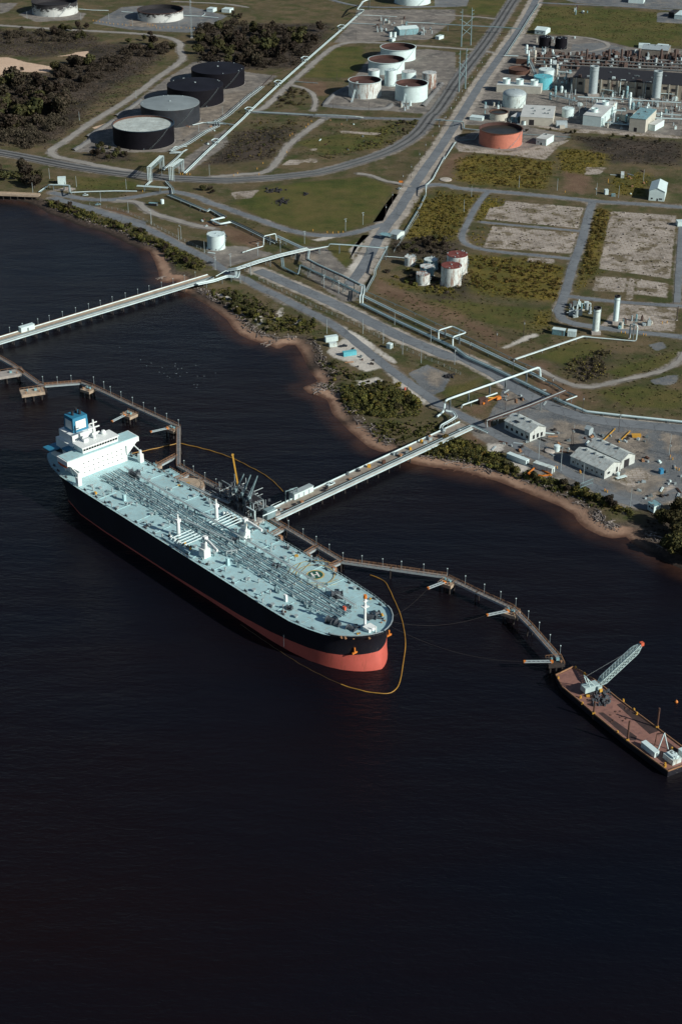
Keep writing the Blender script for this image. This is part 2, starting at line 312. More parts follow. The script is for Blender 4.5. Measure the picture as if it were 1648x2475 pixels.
for i, (P, wd, sh) in enumerate(road_lines):
    strip(P, wd, LZ+.05+.012*i, 'road' if ROADS[i][3] == 'asphalt' else 'track', ROADS[i][3], .3 if ROADS[i][3] == 'asphalt' else .8)
RP = resample(RAIL, 8, 3)
bl = strip(RP, 15, LZ+.45, 'railway_ballast', 'ballast', .8)
for o in (-3.2, 3.2):
    sl_ = strip(RP, 2.7, LZ+.5, 'sleeper_bed', 'sleepers', .1, o); del sl_['kind']; sl_.parent = bl
    N = side(RP)
    for g in (-.72, .72):
        r = MB().tube([p+n*(o+g)+Vector((0,0,.62)) for p, n in zip(RP, N)], .09, 4).build('rail', 'steel', bl)
# ------------------------------------------------------------------ ground zones
ZONES = {
 'conc': [('F',[(445,355),(945,398),(910,530),(315,470),(350,400),(440,388)]),('F',[(365,515),(900,560),(865,690),(310,650)]),('F',[(1115,420),(1530,450),(1490,850),(1040,785),(1070,640)]),('F',[(1020,830),(1215,845),(1200,935),(1000,925)]),
   ('F',[(1285,850),(1480,880),(1470,970),(1275,945)]),('F',[(1230,845),(1270,850),(1250,985),(1210,980)]),('F',[(595,715),(760,725),(750,752),(588,745)]),('F',[(955,140),(1090,145),(1050,185),(950,190)]),('I',[(1180,90),(1530,120),(1520,272),(1300,262),(1040,235),(1100,180)]),
   ('E',[(470,130),(515,95),(610,95),(580,125)]),('E',[(580,108),(640,88),(705,85),(690,115)]),('B',[(650,940),(695,937),(690,950),(655,952)]),('B',[(840,825),(1000,835),(1100,840),(1095,855),(840,842)]),('C',[(140,905),(300,945),(500,960),(740,905),(860,885),(780,930),(700,1012),(500,985),(150,960)]),('L',[(1100,415),(1280,340),(1395,400),(1250,470)]),('C',[(560,790),(900,815),(1400,850),(1568,862),(1568,880),(1400,870),(860,838)]),('L',[(720,225),(750,228),(745,245),(710,243)]),
   ('L',[(1340,520),(1500,445),(1535,462),(1372,548)]),('L',[(1420,590),(1568,520),(1600,540),(1460,620)]),('D',[(460,290),(540,300),(480,325),(360,310)]),('E',[(150,300),(330,285),(280,335),(180,345)])],
 'white': [('H',[(755,650),(790,620),(880,560),(930,600),(1000,665),(1125,750),(1000,782),(880,715),(800,690)]),('H',[(50,290),(110,285),(160,320),(90,325)]),('H',[(420,420),(480,370),(480,420),(440,465)]),('H',[(520,470),(600,440),(610,460),(540,490)]),('H',[(940,840),(1080,815),(1110,840),(970,875)]),('H',[(1140,770),(1220,820),(1300,900),(1420,990),(1380,990),(1180,850)]),('H',[(300,440),(340,430),(350,480),(320,490)]),('L',[(330,190),(440,190),(430,240),(340,250)]),('L',[(470,290),(600,330),(560,390),(480,320)]),('H',[(830,480),(1000,570),(1200,720),(1180,730),(980,610),(860,540)]),('I',[(425,365),(480,345),(560,300),(640,280),(650,292),(560,330),(480,362),(440,372)]),('E',[(670,600),(760,580),(805,585),(700,612)]),('E',[(900,660),(960,610),(985,620),(920,720)]),('E',[(900,780),(960,690),(1000,700),(940,800),(890,830)])],
 'grav': [('B',[(740,670),(800,590),(900,540),(1000,400),(1100,320),(1400,310),(1568,330),(1568,470),(1470,640),(1380,720),(1140,700)]),('A',[(500,1049),(620,940),(780,820),(960,680),(1150,540),(1330,430),(1500,400),('B',250,455),(450,480),(340,560),(180,700),(30,830),('A',1250,1000),(1150,1049)]),
   ('C',[(560,215),(1000,240),(1240,300),(1568,310),(1568,870),(860,825),(560,800),(140,790),(280,560),(420,340)]),('C',[(120,890),(280,820),(560,800),(860,850),(780,930),(700,1010),(500,985),(140,950)]),
   ('B',[(960,60),(1568,60),(1568,120),(1400,250),(800,270),(880,180)]),('A',[(130,100),(240,55),(600,90),(560,135),(250,150)]),('E',[(560,640),(750,650),(1000,900),(960,980),(600,760)]),('H',[(230,170),(330,250),(520,370),(440,340),(300,250)]),
   ('L',[(240,40),(520,200),(640,300),(560,330),(440,240),(300,170),(200,100)]),('E',[(0,640),(230,640),(430,690),(100,780),(0,760)]),('D',[(1200,150),(1568,-120),(1568,0),(1300,190)]),('H',[(560,120),(700,170),(960,330),(860,340)]),('A',[(0,20),(130,20),(60,80),(0,95)]),('L',[(640,300),(900,430),(1200,570),(1240,640),(1000,540),(760,420),(560,360)])],
 'asph': [('D',[(440,380),(640,420),(1010,530),(1000,575),(850,540),(620,460)]),('H',[(1270,790),(1390,735),(1540,800),(1500,900),(1420,930),(1350,880)]),('I',[(330,830),(400,700),(440,610),(520,600),(720,690),(900,790),(1100,840),(1568,880),(1568,960),(1000,960),(700,860),(560,790)]),
   ('L',[(520,20),(700,20),(1568,70),(1568,560),(1340,610),(1150,560),(900,430),(560,240),(340,90)]),('A',[(640,160),(840,50),(960,40),(1300,40),(1568,110),(1420,195),(1300,225),(900,205)]),('C',[(870,280),(1060,270),(1220,310),(1150,360),(860,335)]),('C',[(1410,80),(1568,75),(1568,150),(1405,140)]),('C',[(680,-40),(1568,-40),(1568,60),(900,20)]),('C',[(0,-30),(230,-30),(200,40),(0,45)]),('I',[(1360,575),(1480,545),(1540,540),(1530,590),(1480,605),(1380,600)]),('I',[(1350,350),(1440,330),(1470,370),(1400,390)])],  # first I polygon here is a puddle, its reflection painted as asphalt grey
 'tan': [('L',[(1080,120),(1330,110),(1380,200),(1300,300),(1180,260),(1060,190)]),('L',[(690,110),(900,130),(960,210),(860,260),(740,230)]),('L',[(560,170),(700,240),(800,330),(700,300),(560,220)]),('L',[(1280,330),(1450,420),(1340,520),(1150,480),(1080,430),(1120,400)]),('L',[(880,420),(1080,480),(1200,560),(1100,540),(940,460)]),('I',[(520,600),(640,640),(560,720),(450,740),(420,680)]),('I',[(760,830),(1000,870),(900,930),(720,890)]),('H',[(1400,760),(1500,800),(1470,880),(1380,830)]),('D',[(560,420),(700,440),(900,510),(760,490)]),('L',[(1430,120),(1568,150),(1568,260),(1470,240)]),('E',[(600,660),(700,700),(660,760),(560,720)]),('A',[(900,130),(1100,150),(1050,190),(880,180)]),('A',[(1240,820),(1568,640),('B',330,560),(180,690),('A',1400,870),(1250,960)]),('A',[(650,970),(760,900),(800,1010),(700,1020)])],
 'pale': [('C',[(0,900),(110,790),(60,900),(0,1000)])],
 'beach': [('D',[(1000,700),(1300,800),(1300,1000),(1060,1000),(1000,800)]),('H',[(-80,300),(300,480),(560,560),(640,620),(620,700),(440,720),(250,640),(-80,500)]),('H',[(560,780),(720,760),(840,900),(860,1060),(560,1000)]),('Q',[(540,0),(720,0),(900,140),(960,200),(900,260),(640,200)]),('L',[(-260,200),(100,250),(500,380),(900,560),(1240,700),(1320,860),(1100,860),(700,680),(200,480),(-260,400)])],
 'dirt': [('E',[(90,560),(150,510),(360,610),(340,660),(200,625)]),('F',[(0,205),(60,110),(110,60),(220,40),(140,130),(100,200)]),('H',[(1080,190),(1300,290),(1568,430),(1568,490),(1200,330),(1040,260)]),('I',[(0,85),(150,140),(330,240),(460,330),(360,330),(150,200),(0,140)]),('I',[(230,300),(500,420),(720,480),(760,560),(900,620),(1000,720),(900,700),(700,560),(500,450)]),('B',[(560,500),(750,520),(760,600),(690,610),(640,560)]),
   ('I',[(640,560),(830,630),(900,700),(830,740),(640,620)]),('C',[(520,240),(640,260),(600,330),(500,320)]),('D',[(1350,540),(1460,520),(1568,560),(1500,590)]),('L',[(180,110),(320,130),(330,190),(230,180)]),('I',[(200,750),(380,700),(300,780),(240,790)]),('F',[(820,170),(980,200),(960,310),(830,290)]),('D',[(700,430),(950,470),(900,490),(760,470)])],
 'yellow': [('F',[(0,290),(280,320),(230,440),(170,540),(150,600),(0,620)]),('F',[(190,700),(560,720),(840,780),(780,1000),(400,960),(240,940)]),('E',[(1330,360),(1568,290),(1568,560),(1250,600)]),('F',[(120,100),(300,60),(760,110),(700,280),(350,260),(150,230)]),('F',[(780,30),(900,30),(1090,60),(1080,130),(950,190),(800,170)]),('F',[(1010,400),(1110,420),(1060,640),(1035,800),(900,930),(960,600)]),('F',[(1110,200),(1350,180),(1330,330),(1130,310)]),('I',[(640,150),(740,130),(720,230),(640,260)]),('F',[(270,320),(440,390),(330,470),(250,480)]),('E',[(1120,850),(1568,930),(1568,960),(1200,900)])],
 'lush': [('H',[(1330,330),(1568,460),('I',250,190),(560,270),(700,230),(640,120),(300,90),(60,60)]),('I',[(1000,640),(1200,610),(1568,640),(1568,760),(1200,740)]),('E',[(170,370),(300,290),(600,235),(1000,200),(1180,270),(1050,490),(850,555),(600,540),(350,465)]),('C',[(640,40),(900,40),(1568,90),(1568,290),(1250,300),(1000,235),(580,200)]),('D',[(530,215),(950,255),(930,312),(530,305)]),('E',[(440,540),(620,590),(660,610),(620,640),(480,590)]),('E',[(690,680),(960,590),(900,740),(820,850),(720,740)]),('B',[(760,300),(980,290),(1000,390),(900,490),(600,490)]),('C',[(230,0),(480,0),(400,100),(200,85)]),('I',[(60,620),(200,590),(300,560),(250,640),(80,690)]),('I',[(650,420),(950,310),(1100,360),(880,500)]),('B',[(560,900),(1200,780),(1100,930),(760,980)]),('I',[(1060,520),(1568,380),(1568,450),(1200,560)])],
 'sand': [('A',[(-60,395),(60,395),(200,432),(375,460),(330,500),(120,492),(70,530),(-60,530)]),('A',[(400,388),(500,372),(520,360),(610,352),(615,398),(540,382)]),('A',[(950,320),(1000,300),(1000,320),(960,326)]),('A',[(640,880),(780,830),(760,840),(660,890)])],
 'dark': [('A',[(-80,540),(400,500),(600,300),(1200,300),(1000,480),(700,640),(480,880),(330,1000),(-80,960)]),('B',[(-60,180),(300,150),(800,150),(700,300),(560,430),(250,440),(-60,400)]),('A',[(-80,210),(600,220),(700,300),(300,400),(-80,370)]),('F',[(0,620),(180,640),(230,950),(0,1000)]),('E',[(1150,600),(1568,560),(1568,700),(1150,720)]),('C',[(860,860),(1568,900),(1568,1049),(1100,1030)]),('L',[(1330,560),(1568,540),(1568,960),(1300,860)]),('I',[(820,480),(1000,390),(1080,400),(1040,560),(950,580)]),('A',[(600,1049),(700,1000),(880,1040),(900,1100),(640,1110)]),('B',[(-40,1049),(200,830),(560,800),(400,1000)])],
}
ZN = list(ZONES)
xs = np.concatenate([[-9000,-5000,-2600,-1400,-900], np.arange(-560, 561, 2.6), [900,1400,2600,5000,9000]])
ys = np.concatenate([[-4000,-1200,200,500], np.arange(640, 2300, 2.6), [2400,2700,3200,4200,6500,12000,26000]])
GX, GY = np.meshgrid(xs, ys); nx, ny = len(xs), len(ys); X = GX.ravel(); Y = GY.ravel()
SD = sdf_poly(X, Y, LAND); Z = land_z(SD)
far = (np.abs(X) > 800) | (Y > 2350) | (Y < 620)
Z[far] = np.where(Y[far] > 1300, LZ, -4)
vis = (SD > 10)
RD = np.full(X.shape, -40, np.float32)
for P, wd, sh in road_lines: RD = np.maximum(RD, sdf_line(X, Y, P[::2]+[P[-1]], wd/2))
RD = np.maximum(RD, sdf_line(X, Y, RP, 8))
hump = (np.sin(X*.05+1.3)*np.sin(Y*.043)+np.sin(X*.021+Y*.03)*.8)*.35
Z = Z+np.where(vis & (RD < -14) & ~far, hump*0.0, 0)
me = bpy.data.meshes.new('ground'); vv = np.stack([X, Y, Z], 1).astype(np.float32)
ii = np.arange(nx*ny).reshape(ny, nx); q = np.stack([ii[:-1,:-1], ii[:-1,1:], ii[1:,1:], ii[1:,:-1]], -1).reshape(-1, 4)
me.vertices.add(len(vv)); me.vertices.foreach_set('co', vv.ravel()); me.loops.add(q.size); me.loops.foreach_set('vertex_index', q.ravel().astype(np.int32))
me.polygons.add(len(q)); me.polygons.foreach_set('loop_start', np.arange(0, q.size, 4, dtype=np.int32)); me.update(calc_edges=True)
def attr(me, name, a):
    at_ = me.attributes.new(name, 'FLOAT', 'POINT'); at_.data.foreach_set('value', np.ascontiguousarray(a, np.float32))
ZPOLY = {}
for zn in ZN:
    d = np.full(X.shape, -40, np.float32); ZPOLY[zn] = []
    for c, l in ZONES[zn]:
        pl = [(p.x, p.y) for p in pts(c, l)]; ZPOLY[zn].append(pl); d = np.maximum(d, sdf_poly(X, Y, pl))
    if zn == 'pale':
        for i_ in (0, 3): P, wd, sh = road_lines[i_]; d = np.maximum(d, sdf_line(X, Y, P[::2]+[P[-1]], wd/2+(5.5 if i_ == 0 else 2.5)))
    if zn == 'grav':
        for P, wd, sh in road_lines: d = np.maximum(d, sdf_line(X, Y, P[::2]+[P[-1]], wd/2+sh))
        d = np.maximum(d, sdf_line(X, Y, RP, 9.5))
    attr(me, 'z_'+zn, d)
attr(me, 'shore', SD)
m, t, p = newmat('ground'); geo = nn(t, 'ShaderNodeNewGeometry')
def tn(scale, det=6.0, ro=.65):
    n = nn(t, 'ShaderNodeTexNoise', i_Scale=scale, i_Detail=det, i_Roughness=ro); t.links.new(geo.outputs['Position'], n.inputs['Vector']); return n.outputs[0]
nA, nB, nC, nD, nE = tn(.012), tn(.045), tn(.35, 8.0, .75), tn(.11, 7.0, .7), tn(.022, 8.0, .75)
c = mix(t, ramp(t, nE, [(.36,0.0),(.60,1.0)]), (.074,.068,.032), (.150,.114,.064)); c = mix(t, ramp(t, nB, [(.44,0.0),(.64,.85)]), c, (.044,.062,.016)); c = mix(t, ramp(t, nD, [(.53,0.0),(.70,.75)]), c, (.165,.132,.090))
c = mix(t, ramp(t, nC, [(.60,0.0),(.74,.6)]), c, (.26,.225,.175))
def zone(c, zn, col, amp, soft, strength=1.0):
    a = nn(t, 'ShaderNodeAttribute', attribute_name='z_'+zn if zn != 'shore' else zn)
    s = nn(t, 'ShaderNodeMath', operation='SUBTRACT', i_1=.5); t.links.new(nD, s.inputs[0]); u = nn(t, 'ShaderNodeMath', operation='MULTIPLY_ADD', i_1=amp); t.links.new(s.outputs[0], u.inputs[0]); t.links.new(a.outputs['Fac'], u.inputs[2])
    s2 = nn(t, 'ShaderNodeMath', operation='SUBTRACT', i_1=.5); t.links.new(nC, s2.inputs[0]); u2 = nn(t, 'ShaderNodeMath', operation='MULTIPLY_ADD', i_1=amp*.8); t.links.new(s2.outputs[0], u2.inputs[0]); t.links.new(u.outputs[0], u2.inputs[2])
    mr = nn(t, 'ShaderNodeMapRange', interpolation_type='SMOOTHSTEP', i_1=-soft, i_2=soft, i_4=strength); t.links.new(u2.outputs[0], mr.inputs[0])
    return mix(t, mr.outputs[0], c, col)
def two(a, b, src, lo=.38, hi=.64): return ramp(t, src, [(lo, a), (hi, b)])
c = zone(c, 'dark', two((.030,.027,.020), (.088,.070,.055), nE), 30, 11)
c = zone(c, 'lush', mix(t, ramp(t, nE, [(.42,0.0),(.62,.85)]), two((.048,.064,.015), (.088,.098,.024), nB), (.135,.110,.040)), 8, 4)
c = zone(c, 'yellow', two((.080,.080,.020), (.185,.142,.032), nE), 20, 7)
c = zone(c, 'dirt', two((.13,.078,.052), (.24,.155,.108), nB), 16, 6, .75)
c = zone(c, 'grav', mix(t, ramp(t, nD, [(.48,0.0),(.68,.95)]), two((.115,.112,.105), (.25,.232,.205), nE), (.33,.305,.265)), 7, 1.6)
c = zone(c, 'pale', two((.27,.25,.215), (.47,.435,.375), nD), 7, 1.8)
c = zone(c, 'asph', mix(t, ramp(t, nD, [(.50,0.0),(.66,.75)]), two((.115,.13,.14), (.20,.215,.22), nE), (.27,.25,.215)), 4, .8)
c = zone(c, 'tan', two((.15,.135,.115), (.33,.29,.235), nD), 10, 3, .9)
c = zone(c, 'white', two((.44,.42,.37), (.62,.60,.54), nB), 6, 1.5)
slab = mix(t, ramp(t, nC, [(.50,0.0),(.68,.6)]), two((.37,.335,.295), (.56,.51,.45), nE), (.24,.21,.17)); slab = mix(t, ramp(t, nD, [(.49,0.0),(.62,.8)]), slab, (.24,.215,.18))
slab = mix(t, ramp(t, tn(.3, 8.0, .8), [(.52,0.0),(.64,.8)]), slab, (.54,.50,.44)); slab = mix(t, ramp(t, tn(.07, 5.0, .7), [(.50,0.0),(.60,.85)]), slab, (.15,.125,.07))
bk = nn(t, 'ShaderNodeTexBrick', i_Scale=.09); t.links.new(geo.outputs['Position'], bk.inputs[0]); bk.inputs['Color1'].default_value = (1,1,1,1); bk.inputs['Color2'].default_value = (.8,.8,.8,1); bk.inputs['Mortar'].default_value = (.55,.5,.42,1); bk.inputs['Mortar Size'].default_value = .025; slab = mix(t, .8, slab, bk.outputs[0], 'MULTIPLY')
c = zone(c, 'conc', slab, 5, .8)
c = zone(c, 'sand', two((.58,.43,.31), (.66,.50,.37), nB), 6, 1)
# shore: mud and debris above, sand at the water's edge
sa = nn(t, 'ShaderNodeAttribute', attribute_name='shore'); s = nn(t, 'ShaderNodeMath', operation='SUBTRACT', i_1=.5); t.links.new(nD, s.inputs[0]); u = nn(t, 'ShaderNodeMath', operation='MULTIPLY_ADD', i_1=9.0); t.links.new(s.outputs[0], u.inputs[0]); t.links.new(sa.outputs['Fac'], u.inputs[2])
f = nn(t, 'ShaderNodeMapRange', interpolation_type='SMOOTHSTEP', i_1=17.0, i_2=11.0); t.links.new(u.outputs[0], f.inputs[0]); c = mix(t, f.outputs[0], c, two((.045,.038,.028), (.16,.125,.095), nC))
f = nn(t, 'ShaderNodeMapRange', interpolation_type='SMOOTHSTEP', i_1=10.5, i_2=8.0); t.links.new(u.outputs[0], f.inputs[0]); ba = nn(t, 'ShaderNodeAttribute', attribute_name='z_beach'); bf = nn(t, 'ShaderNodeMapRange', interpolation_type='SMOOTHSTEP', i_1=-8.0, i_2=6.0); t.links.new(ba.outputs['Fac'], bf.inputs[0])
c = mix(t, f.outputs[0], c, mix(t, bf.outputs[0], two((.032,.026,.022), (.10,.075,.058), nC), two((.28,.18,.125), (.40,.27,.19), nB)))
f = nn(t, 'ShaderNodeMapRange', interpolation_type='SMOOTHSTEP', i_1=5.0, i_2=.5); t.links.new(u.outputs[0], f.inputs[0]); c = mix(t, f.outputs[0], c, mix(t, bf.outputs[0], (.026,.02,.017), (.12,.066,.045)))
t.links.new(c, p.inputs['Base Color']); p.inputs['Roughness'].default_value = .9; p.inputs['Specular IOR Level'].default_value = .2
bp = nn(t, 'ShaderNodeBump', i_Strength=.9, i_Distance=.8); t.links.new(tn(.5, 8.0, .8), bp.inputs['Height']); t.links.new(bp.outputs[0], p.inputs['Normal'])
me.materials.append(m); kind(link('ground', me), 'structure')
# ------------------------------------------------------------------ river
wx = np.concatenate([[-9000,-3000,-1000], np.arange(-560, 561, 8), [1000,3000,9000]]); wy = np.concatenate([[-6000,-1500,0,250], np.arange(330, 1420, 8), [1600]])
WX, WY = np.meshgrid(wx, wy); X2, Y2 = WX.ravel(), WY.ravel(); sdw = sdf_poly(X2, Y2, LAND)
me = bpy.data.meshes.new('river'); vv = np.stack([X2, Y2, np.zeros_like(X2)], 1).astype(np.float32); nx2, ny2 = len(wx), len(wy)
ii = np.arange(nx2*ny2).reshape(ny2, nx2); q = np.stack([ii[:-1,:-1], ii[:-1,1:], ii[1:,1:], ii[1:,:-1]], -1).reshape(-1, 4)
me.from_pydata(vv.tolist(), [], q.tolist()); attr(me, 'shore', sdw)
m, t, p = newmat('water'); geo = nn(t, 'ShaderNodeNewGeometry')
def mapped(rot, sc):
    mp = nn(t, 'ShaderNodeMapping'); t.links.new(geo.outputs['Position'], mp.inputs[0]); mp.inputs['Rotation'].default_value = (0, 0, rot); mp.inputs['Scale'].default_value = sc; return mp.outputs[0]
def noise(v, s_, d=4.0, r=.6):
    n = nn(t, 'ShaderNodeTexNoise', i_Scale=s_, i_Detail=d, i_Roughness=r); t.links.new(v, n.inputs['Vector']); return n.outputs[0]
big = noise(mapped(.8, (.35, 1, 1)), .006, 3.0)
sa = nn(t, 'ShaderNodeAttribute', attribute_name='shore')
mud = nn(t, 'ShaderNodeMapRange', interpolation_type='SMOOTHSTEP', i_1=-15.0, i_2=0.5); t.links.new(sa.outputs['Fac'], mud.inputs[0])
c = mix(t, ramp(t, big, [(.3,0.0),(.7,1.0)]), (.0030,.0048,.0095), (.0078,.0044,.0050))
n3 = noise(geo.outputs['Position'], .05, 4.0)
mm = nn(t, 'ShaderNodeMath', operation='MULTIPLY'); t.links.new(mud.outputs[0], mm.inputs[0]); t.links.new(ramp(t, n3, [(.35,.35),(.65,1.0)]), mm.inputs[1])
c = mix(t, mm.outputs[0], c, (.060,.030,.020))
t.links.new(c, p.inputs['Base Color']); p.inputs['Roughness'].default_value = .16; p.inputs['IOR'].default_value = 1.33; p.inputs['Specular IOR Level'].default_value = .40
h = nn(t, 'ShaderNodeMath', operation='MULTIPLY_ADD', i_1=.6); t.links.new(noise(mapped(.5, (.35, 1, 1)), .16, 4.0), h.inputs[0]); t.links.new(noise(mapped(.2, (.5, 1, 1)), .5, 5.0, .7), h.inputs[2])
h2 = nn(t, 'ShaderNodeMath', operation='MULTIPLY_ADD', i_1=3.5); t.links.new(noise(mapped(.45, (.3, 1, 1)), .045, 5.0, .65), h2.inputs[0]); t.links.new(h.outputs[0], h2.inputs[2]); h = h2
rv = nn(t, 'ShaderNodeMapRange', i_1=.35, i_2=.65, i_3=.06, i_4=.20); t.links.new(noise(mapped(.55, (.15, 1, 1)), .012, 6.0, .7), rv.inputs[0]); t.links.new(rv.outputs[0], p.inputs['Roughness'])
sv = nn(t, 'ShaderNodeMapRange', i_1=.35, i_2=.65, i_3=.22, i_4=.34); t.links.new(noise(mapped(.5, (.2, 1, 1)), .06, 6.0, .75), sv.inputs[0]); t.links.new(sv.outputs[0], p.inputs['Specular IOR Level'])
bp = nn(t, 'ShaderNodeBump', i_Strength=.5, i_Distance=.8); t.links.new(h.outputs[0], bp.inputs['Height']); t.links.new(bp.outputs[0], p.inputs['Normal'])
me.materials.append(m); kind(link('river', me), 'structure')
# low earth bunds round the tank yards
for c_,l_ in (('B',[(735,668),(800,592),(900,545)]),('B',[(735,668),(840,680),(950,690),(1135,692),(1165,660)]),('B',[(1362,672),(1420,600),(1480,525)]),('A',[(505,1038),(570,1000),(640,955)]),('A',[(600,945),(690,890),(780,832)]),('A',[(800,800),(900,745),(970,690)]),('B',[(100,745),(230,640),(330,560)])):
    P = resample(pts(c_,l_),5); N = side(P); vs_ = []; fs_ = []
    for p_,n_ in zip(P,N):
        for o_,h_ in ((3.6,-.1),(1.0,1.5),(-1.0,1.5),(-3.6,-.1)): vs_.append((p_.x+n_.x*o_+random.uniform(-.3,.3),p_.y+n_.y*o_+random.uniform(-.3,.3),LZ+h_+random.uniform(-.15,.15)))
    for i in range(len(P)-1):
        for k in range(3): fs_.append((i*4+k+1,i*4+k,(i+1)*4+k,(i+1)*4+k+1))
    mb = MB(); mb.add(vs_,fs_); kind(mb.build('earth_bund','ballast'),'structure')
# two flat dark sheets left of the main road
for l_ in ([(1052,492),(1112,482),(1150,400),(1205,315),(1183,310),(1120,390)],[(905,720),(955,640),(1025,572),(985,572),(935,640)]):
    P = pts('E',l_); mb = MB(); mb.add([(p_.x,p_.y,LZ+.42) for p_ in P]+[(p_.x,p_.y,LZ-.3) for p_ in P],[tuple(range(len(P)))[::-1],tuple(range(len(P)))]+[(i,(i+1) % len(P),len(P)+(i+1) % len(P),len(P)+i) for i in range(len(P))]); kind(mb.build('dark_sheet','surface_dark'),'structure')
# ------------------------------------------------------------------ tanker
SHIP_P = Vector((20.3, 625.3, 0)); SHIP_R = math.radians(-48)
ship = thing('tanker_ship', 'long oil tanker with teal deck and black and red hull moored at the jetty', 'tanker', SHIP_P, SHIP_R)
ca_, sa_ = math.cos(-SHIP_R), math.sin(-SHIP_R)
def SL(c, x, y, z=18.0):
    p = at(c, x, y, z)-SHIP_P; return Vector((p.x*ca_-p.y*sa_, p.x*sa_+p.y*ca_, z))
def SP(mb, name, mat, parent=None, smooth=False): return mb.build(name, mat, parent or ship, smooth=smooth)
st_s = [0,.8,2.2,4.5,8,13,20,30,42,56,80,140,200,226,244,258,268,273]
def f_(s, a): return float(np.interp(s, a[0], a[1]))
DKB = ([0,.8,2.2,4.5,8,13,20,30,42,56,226,244,258,268,273], [.4,3.6,6.8,10.2,13.8,17.2,20,22.2,23.6,24,24,23.2,20.5,16.5,13])
WLB = ([0,.8,2.2,4.5,8,13,20,30,42,56,210,226,244,258,268,273], [.3,2.4,4.8,7.8,11.2,14.8,18.2,21.4,23.2,24,24,23,19,11,3,1])
def dz(s): return float(np.interp(s, [0,6,20,40,273], [21.5,21.0,19.4,18.0,18.0]))
def stem(s, z): return float(np.interp(z, [-2,0,6,11,16,22], [1.5,1.0,2.6,3.4,2.2,0]))*max(0, 1-s/20)   # concave stem profile
def redz(s): return float(np.interp(s, [0,40,70,120,273], [9.5,6.8,3.6,1.2,.5]))  # red band drops aft; black paint stands in for shade on the side
def hull_ring(s):
    D, W = f_(s, DKB), f_(s, WLB); zd = dz(s); zr = redz(s); r = []
    for z in (-2, 0, zr*.5, zr, zr+.01, (zr+zd)/2, zd-2.5, zd, zd+.01):
        k = max(0, min(1, z/zd)); b = W+(D-W)*(k**1.9)
        r.append((-(s+stem(s, z)), b, z))
    return r
rings = [hull_ring(s) for s in st_s]; nr = len(rings[0])
def hull_part(j0, j1, name, mat):
    mb = MB(); vs = []; fs = []; w_ = j1-j0+1
    for sgn in (1, -1):
        base = len(vs)
        for R in rings: vs += [(p[0], p[1]*sgn, p[2]) for p in R[j0:j1+1]]
        for i in range(len(rings)-1):
            for j in range(w_-1):
                a = base+i*w_+j; q = (a, a+1, a+w_+1, a+w_); fs.append(q if sgn == 1 else q[::-1])
    n = len(rings)*w_
    for j in range(w_-1):
        fs.append((j, n+j, n+j+1, j+1)); e = (len(rings)-1)*w_+j; fs.append((e+1, n+e+1, n+e, e))
    mb.add(vs, fs); return SP(mb, name, mat, smooth=True)
hull_part(0, 3, 'lower_hull', 'hull_red'); hull_part(3, 7, 'upper_hull', 'hull_black')
dk = MB(); vs = []; fs = []
for s in st_s: b = f_(s, DKB)-.05; vs += [(-s-.1, b, dz(s)-.25), (-s-.1, 0, dz(s)+.25), (-s-.1, -b, dz(s)-.25)]
for i in range(len(st_s)-1):
    for k in range(2): fs.append((i*3+k, i*3+k+1, i*3+k+4, i*3+k+3))
dk.add(vs, fs); SP(dk, 'main_deck', 'deck_teal')
# bow bulwark
mb = MB(); bs = [0,.8,2.2,4.5,8,13,17]
for sgn in (1, -1):
    for a, b in zip(bs[:-1], bs[1:]):
        pa = Vector((-a, f_(a, DKB)*sgn, dz(a))); pb = Vector((-b, f_(b, DKB)*sgn, dz(b))); mb.beam(pa+Vector((0,0,.35)), pb+Vector((0,0,.35)), .35, 1.3)
SP(mb, 'bulwark', 'hull_black'); mb = MB()
for sgn in (1, -1):
    for a, b in zip(bs[:-1], bs[1:]):
        mb.beam(Vector((-a, f_(a, DKB)*sgn, dz(a)+1.1)), Vector((-b, f_(b, DKB)*sgn, dz(b)+1.1)), .5, .2)
SP(mb, 'bulwark_rail', 'galv')
# side railings with stanchions
for sgn in (1, -1):
    mb = MB(); ss = np.arange(17, 271, 3.0)
    for a, b in zip(ss[:-1], ss[1:]):
        pa = Vector((-a, (f_(a, DKB)-.3)*sgn, dz(a)-.2)); pb = Vector((-b, (f_(b, DKB)-.3)*sgn, dz(b)-.2))
        mb.beam(pa, pa+Vector((0,0,1.2)), .14, .14); mb.beam(pa+Vector((0,0,1.2)), pb+Vector((0,0,1.2)), .12, .12)
    SP(mb, 'railing', 'pipe_grey')
# anchors
for sgn in (1, -1):
    a = MB().box((0,0,-3), (.5,.6,3)).box((0,0,-3.4), (.6,3,.9)).build('anchor', 'orange', ship); a.location = (-8, sgn*(f_(6, WLB)*.45+f_(6, DKB)*.55+.7), 14)
# centre pipe rack, following the survey of the dark band
def band(s): return float(np.interp(s, [14,40,120,230], [-1.5,-1.5,-1.5,-1.0]))
for k, (o, r, mt) in enumerate(((-6.2,.22,'deck_pipe'),(-5.0,.3,'pipe_grey'),(-3.6,.3,'deck_pipe'),(-2.2,.36,'pipe_grey'),(-.6,.36,'deck_pipe'),(.9,.36,'pipe_grey'),(2.4,.3,'deck_pipe'),(3.8,.3,'pipe_grey'),(5.2,.22,'deck_pipe'),(6.4,.2,'pipe_grey'))):
    SP(MB().tube([(-s, band(s)+o*(.75 if s < 30 else 1), 19.1+(.4 if k % 3 == 0 else 0)) for s in np.linspace(26, 226, 12)], r, 6), 'cargo_pipe', mt)
pr_ = MB().box((0,0,0), (.45,14,.7)).box((0,-6.8,.7), (.3,.3,1.0)).box((0,6.8,.7), (.3,.3,1.0)); s0 = None
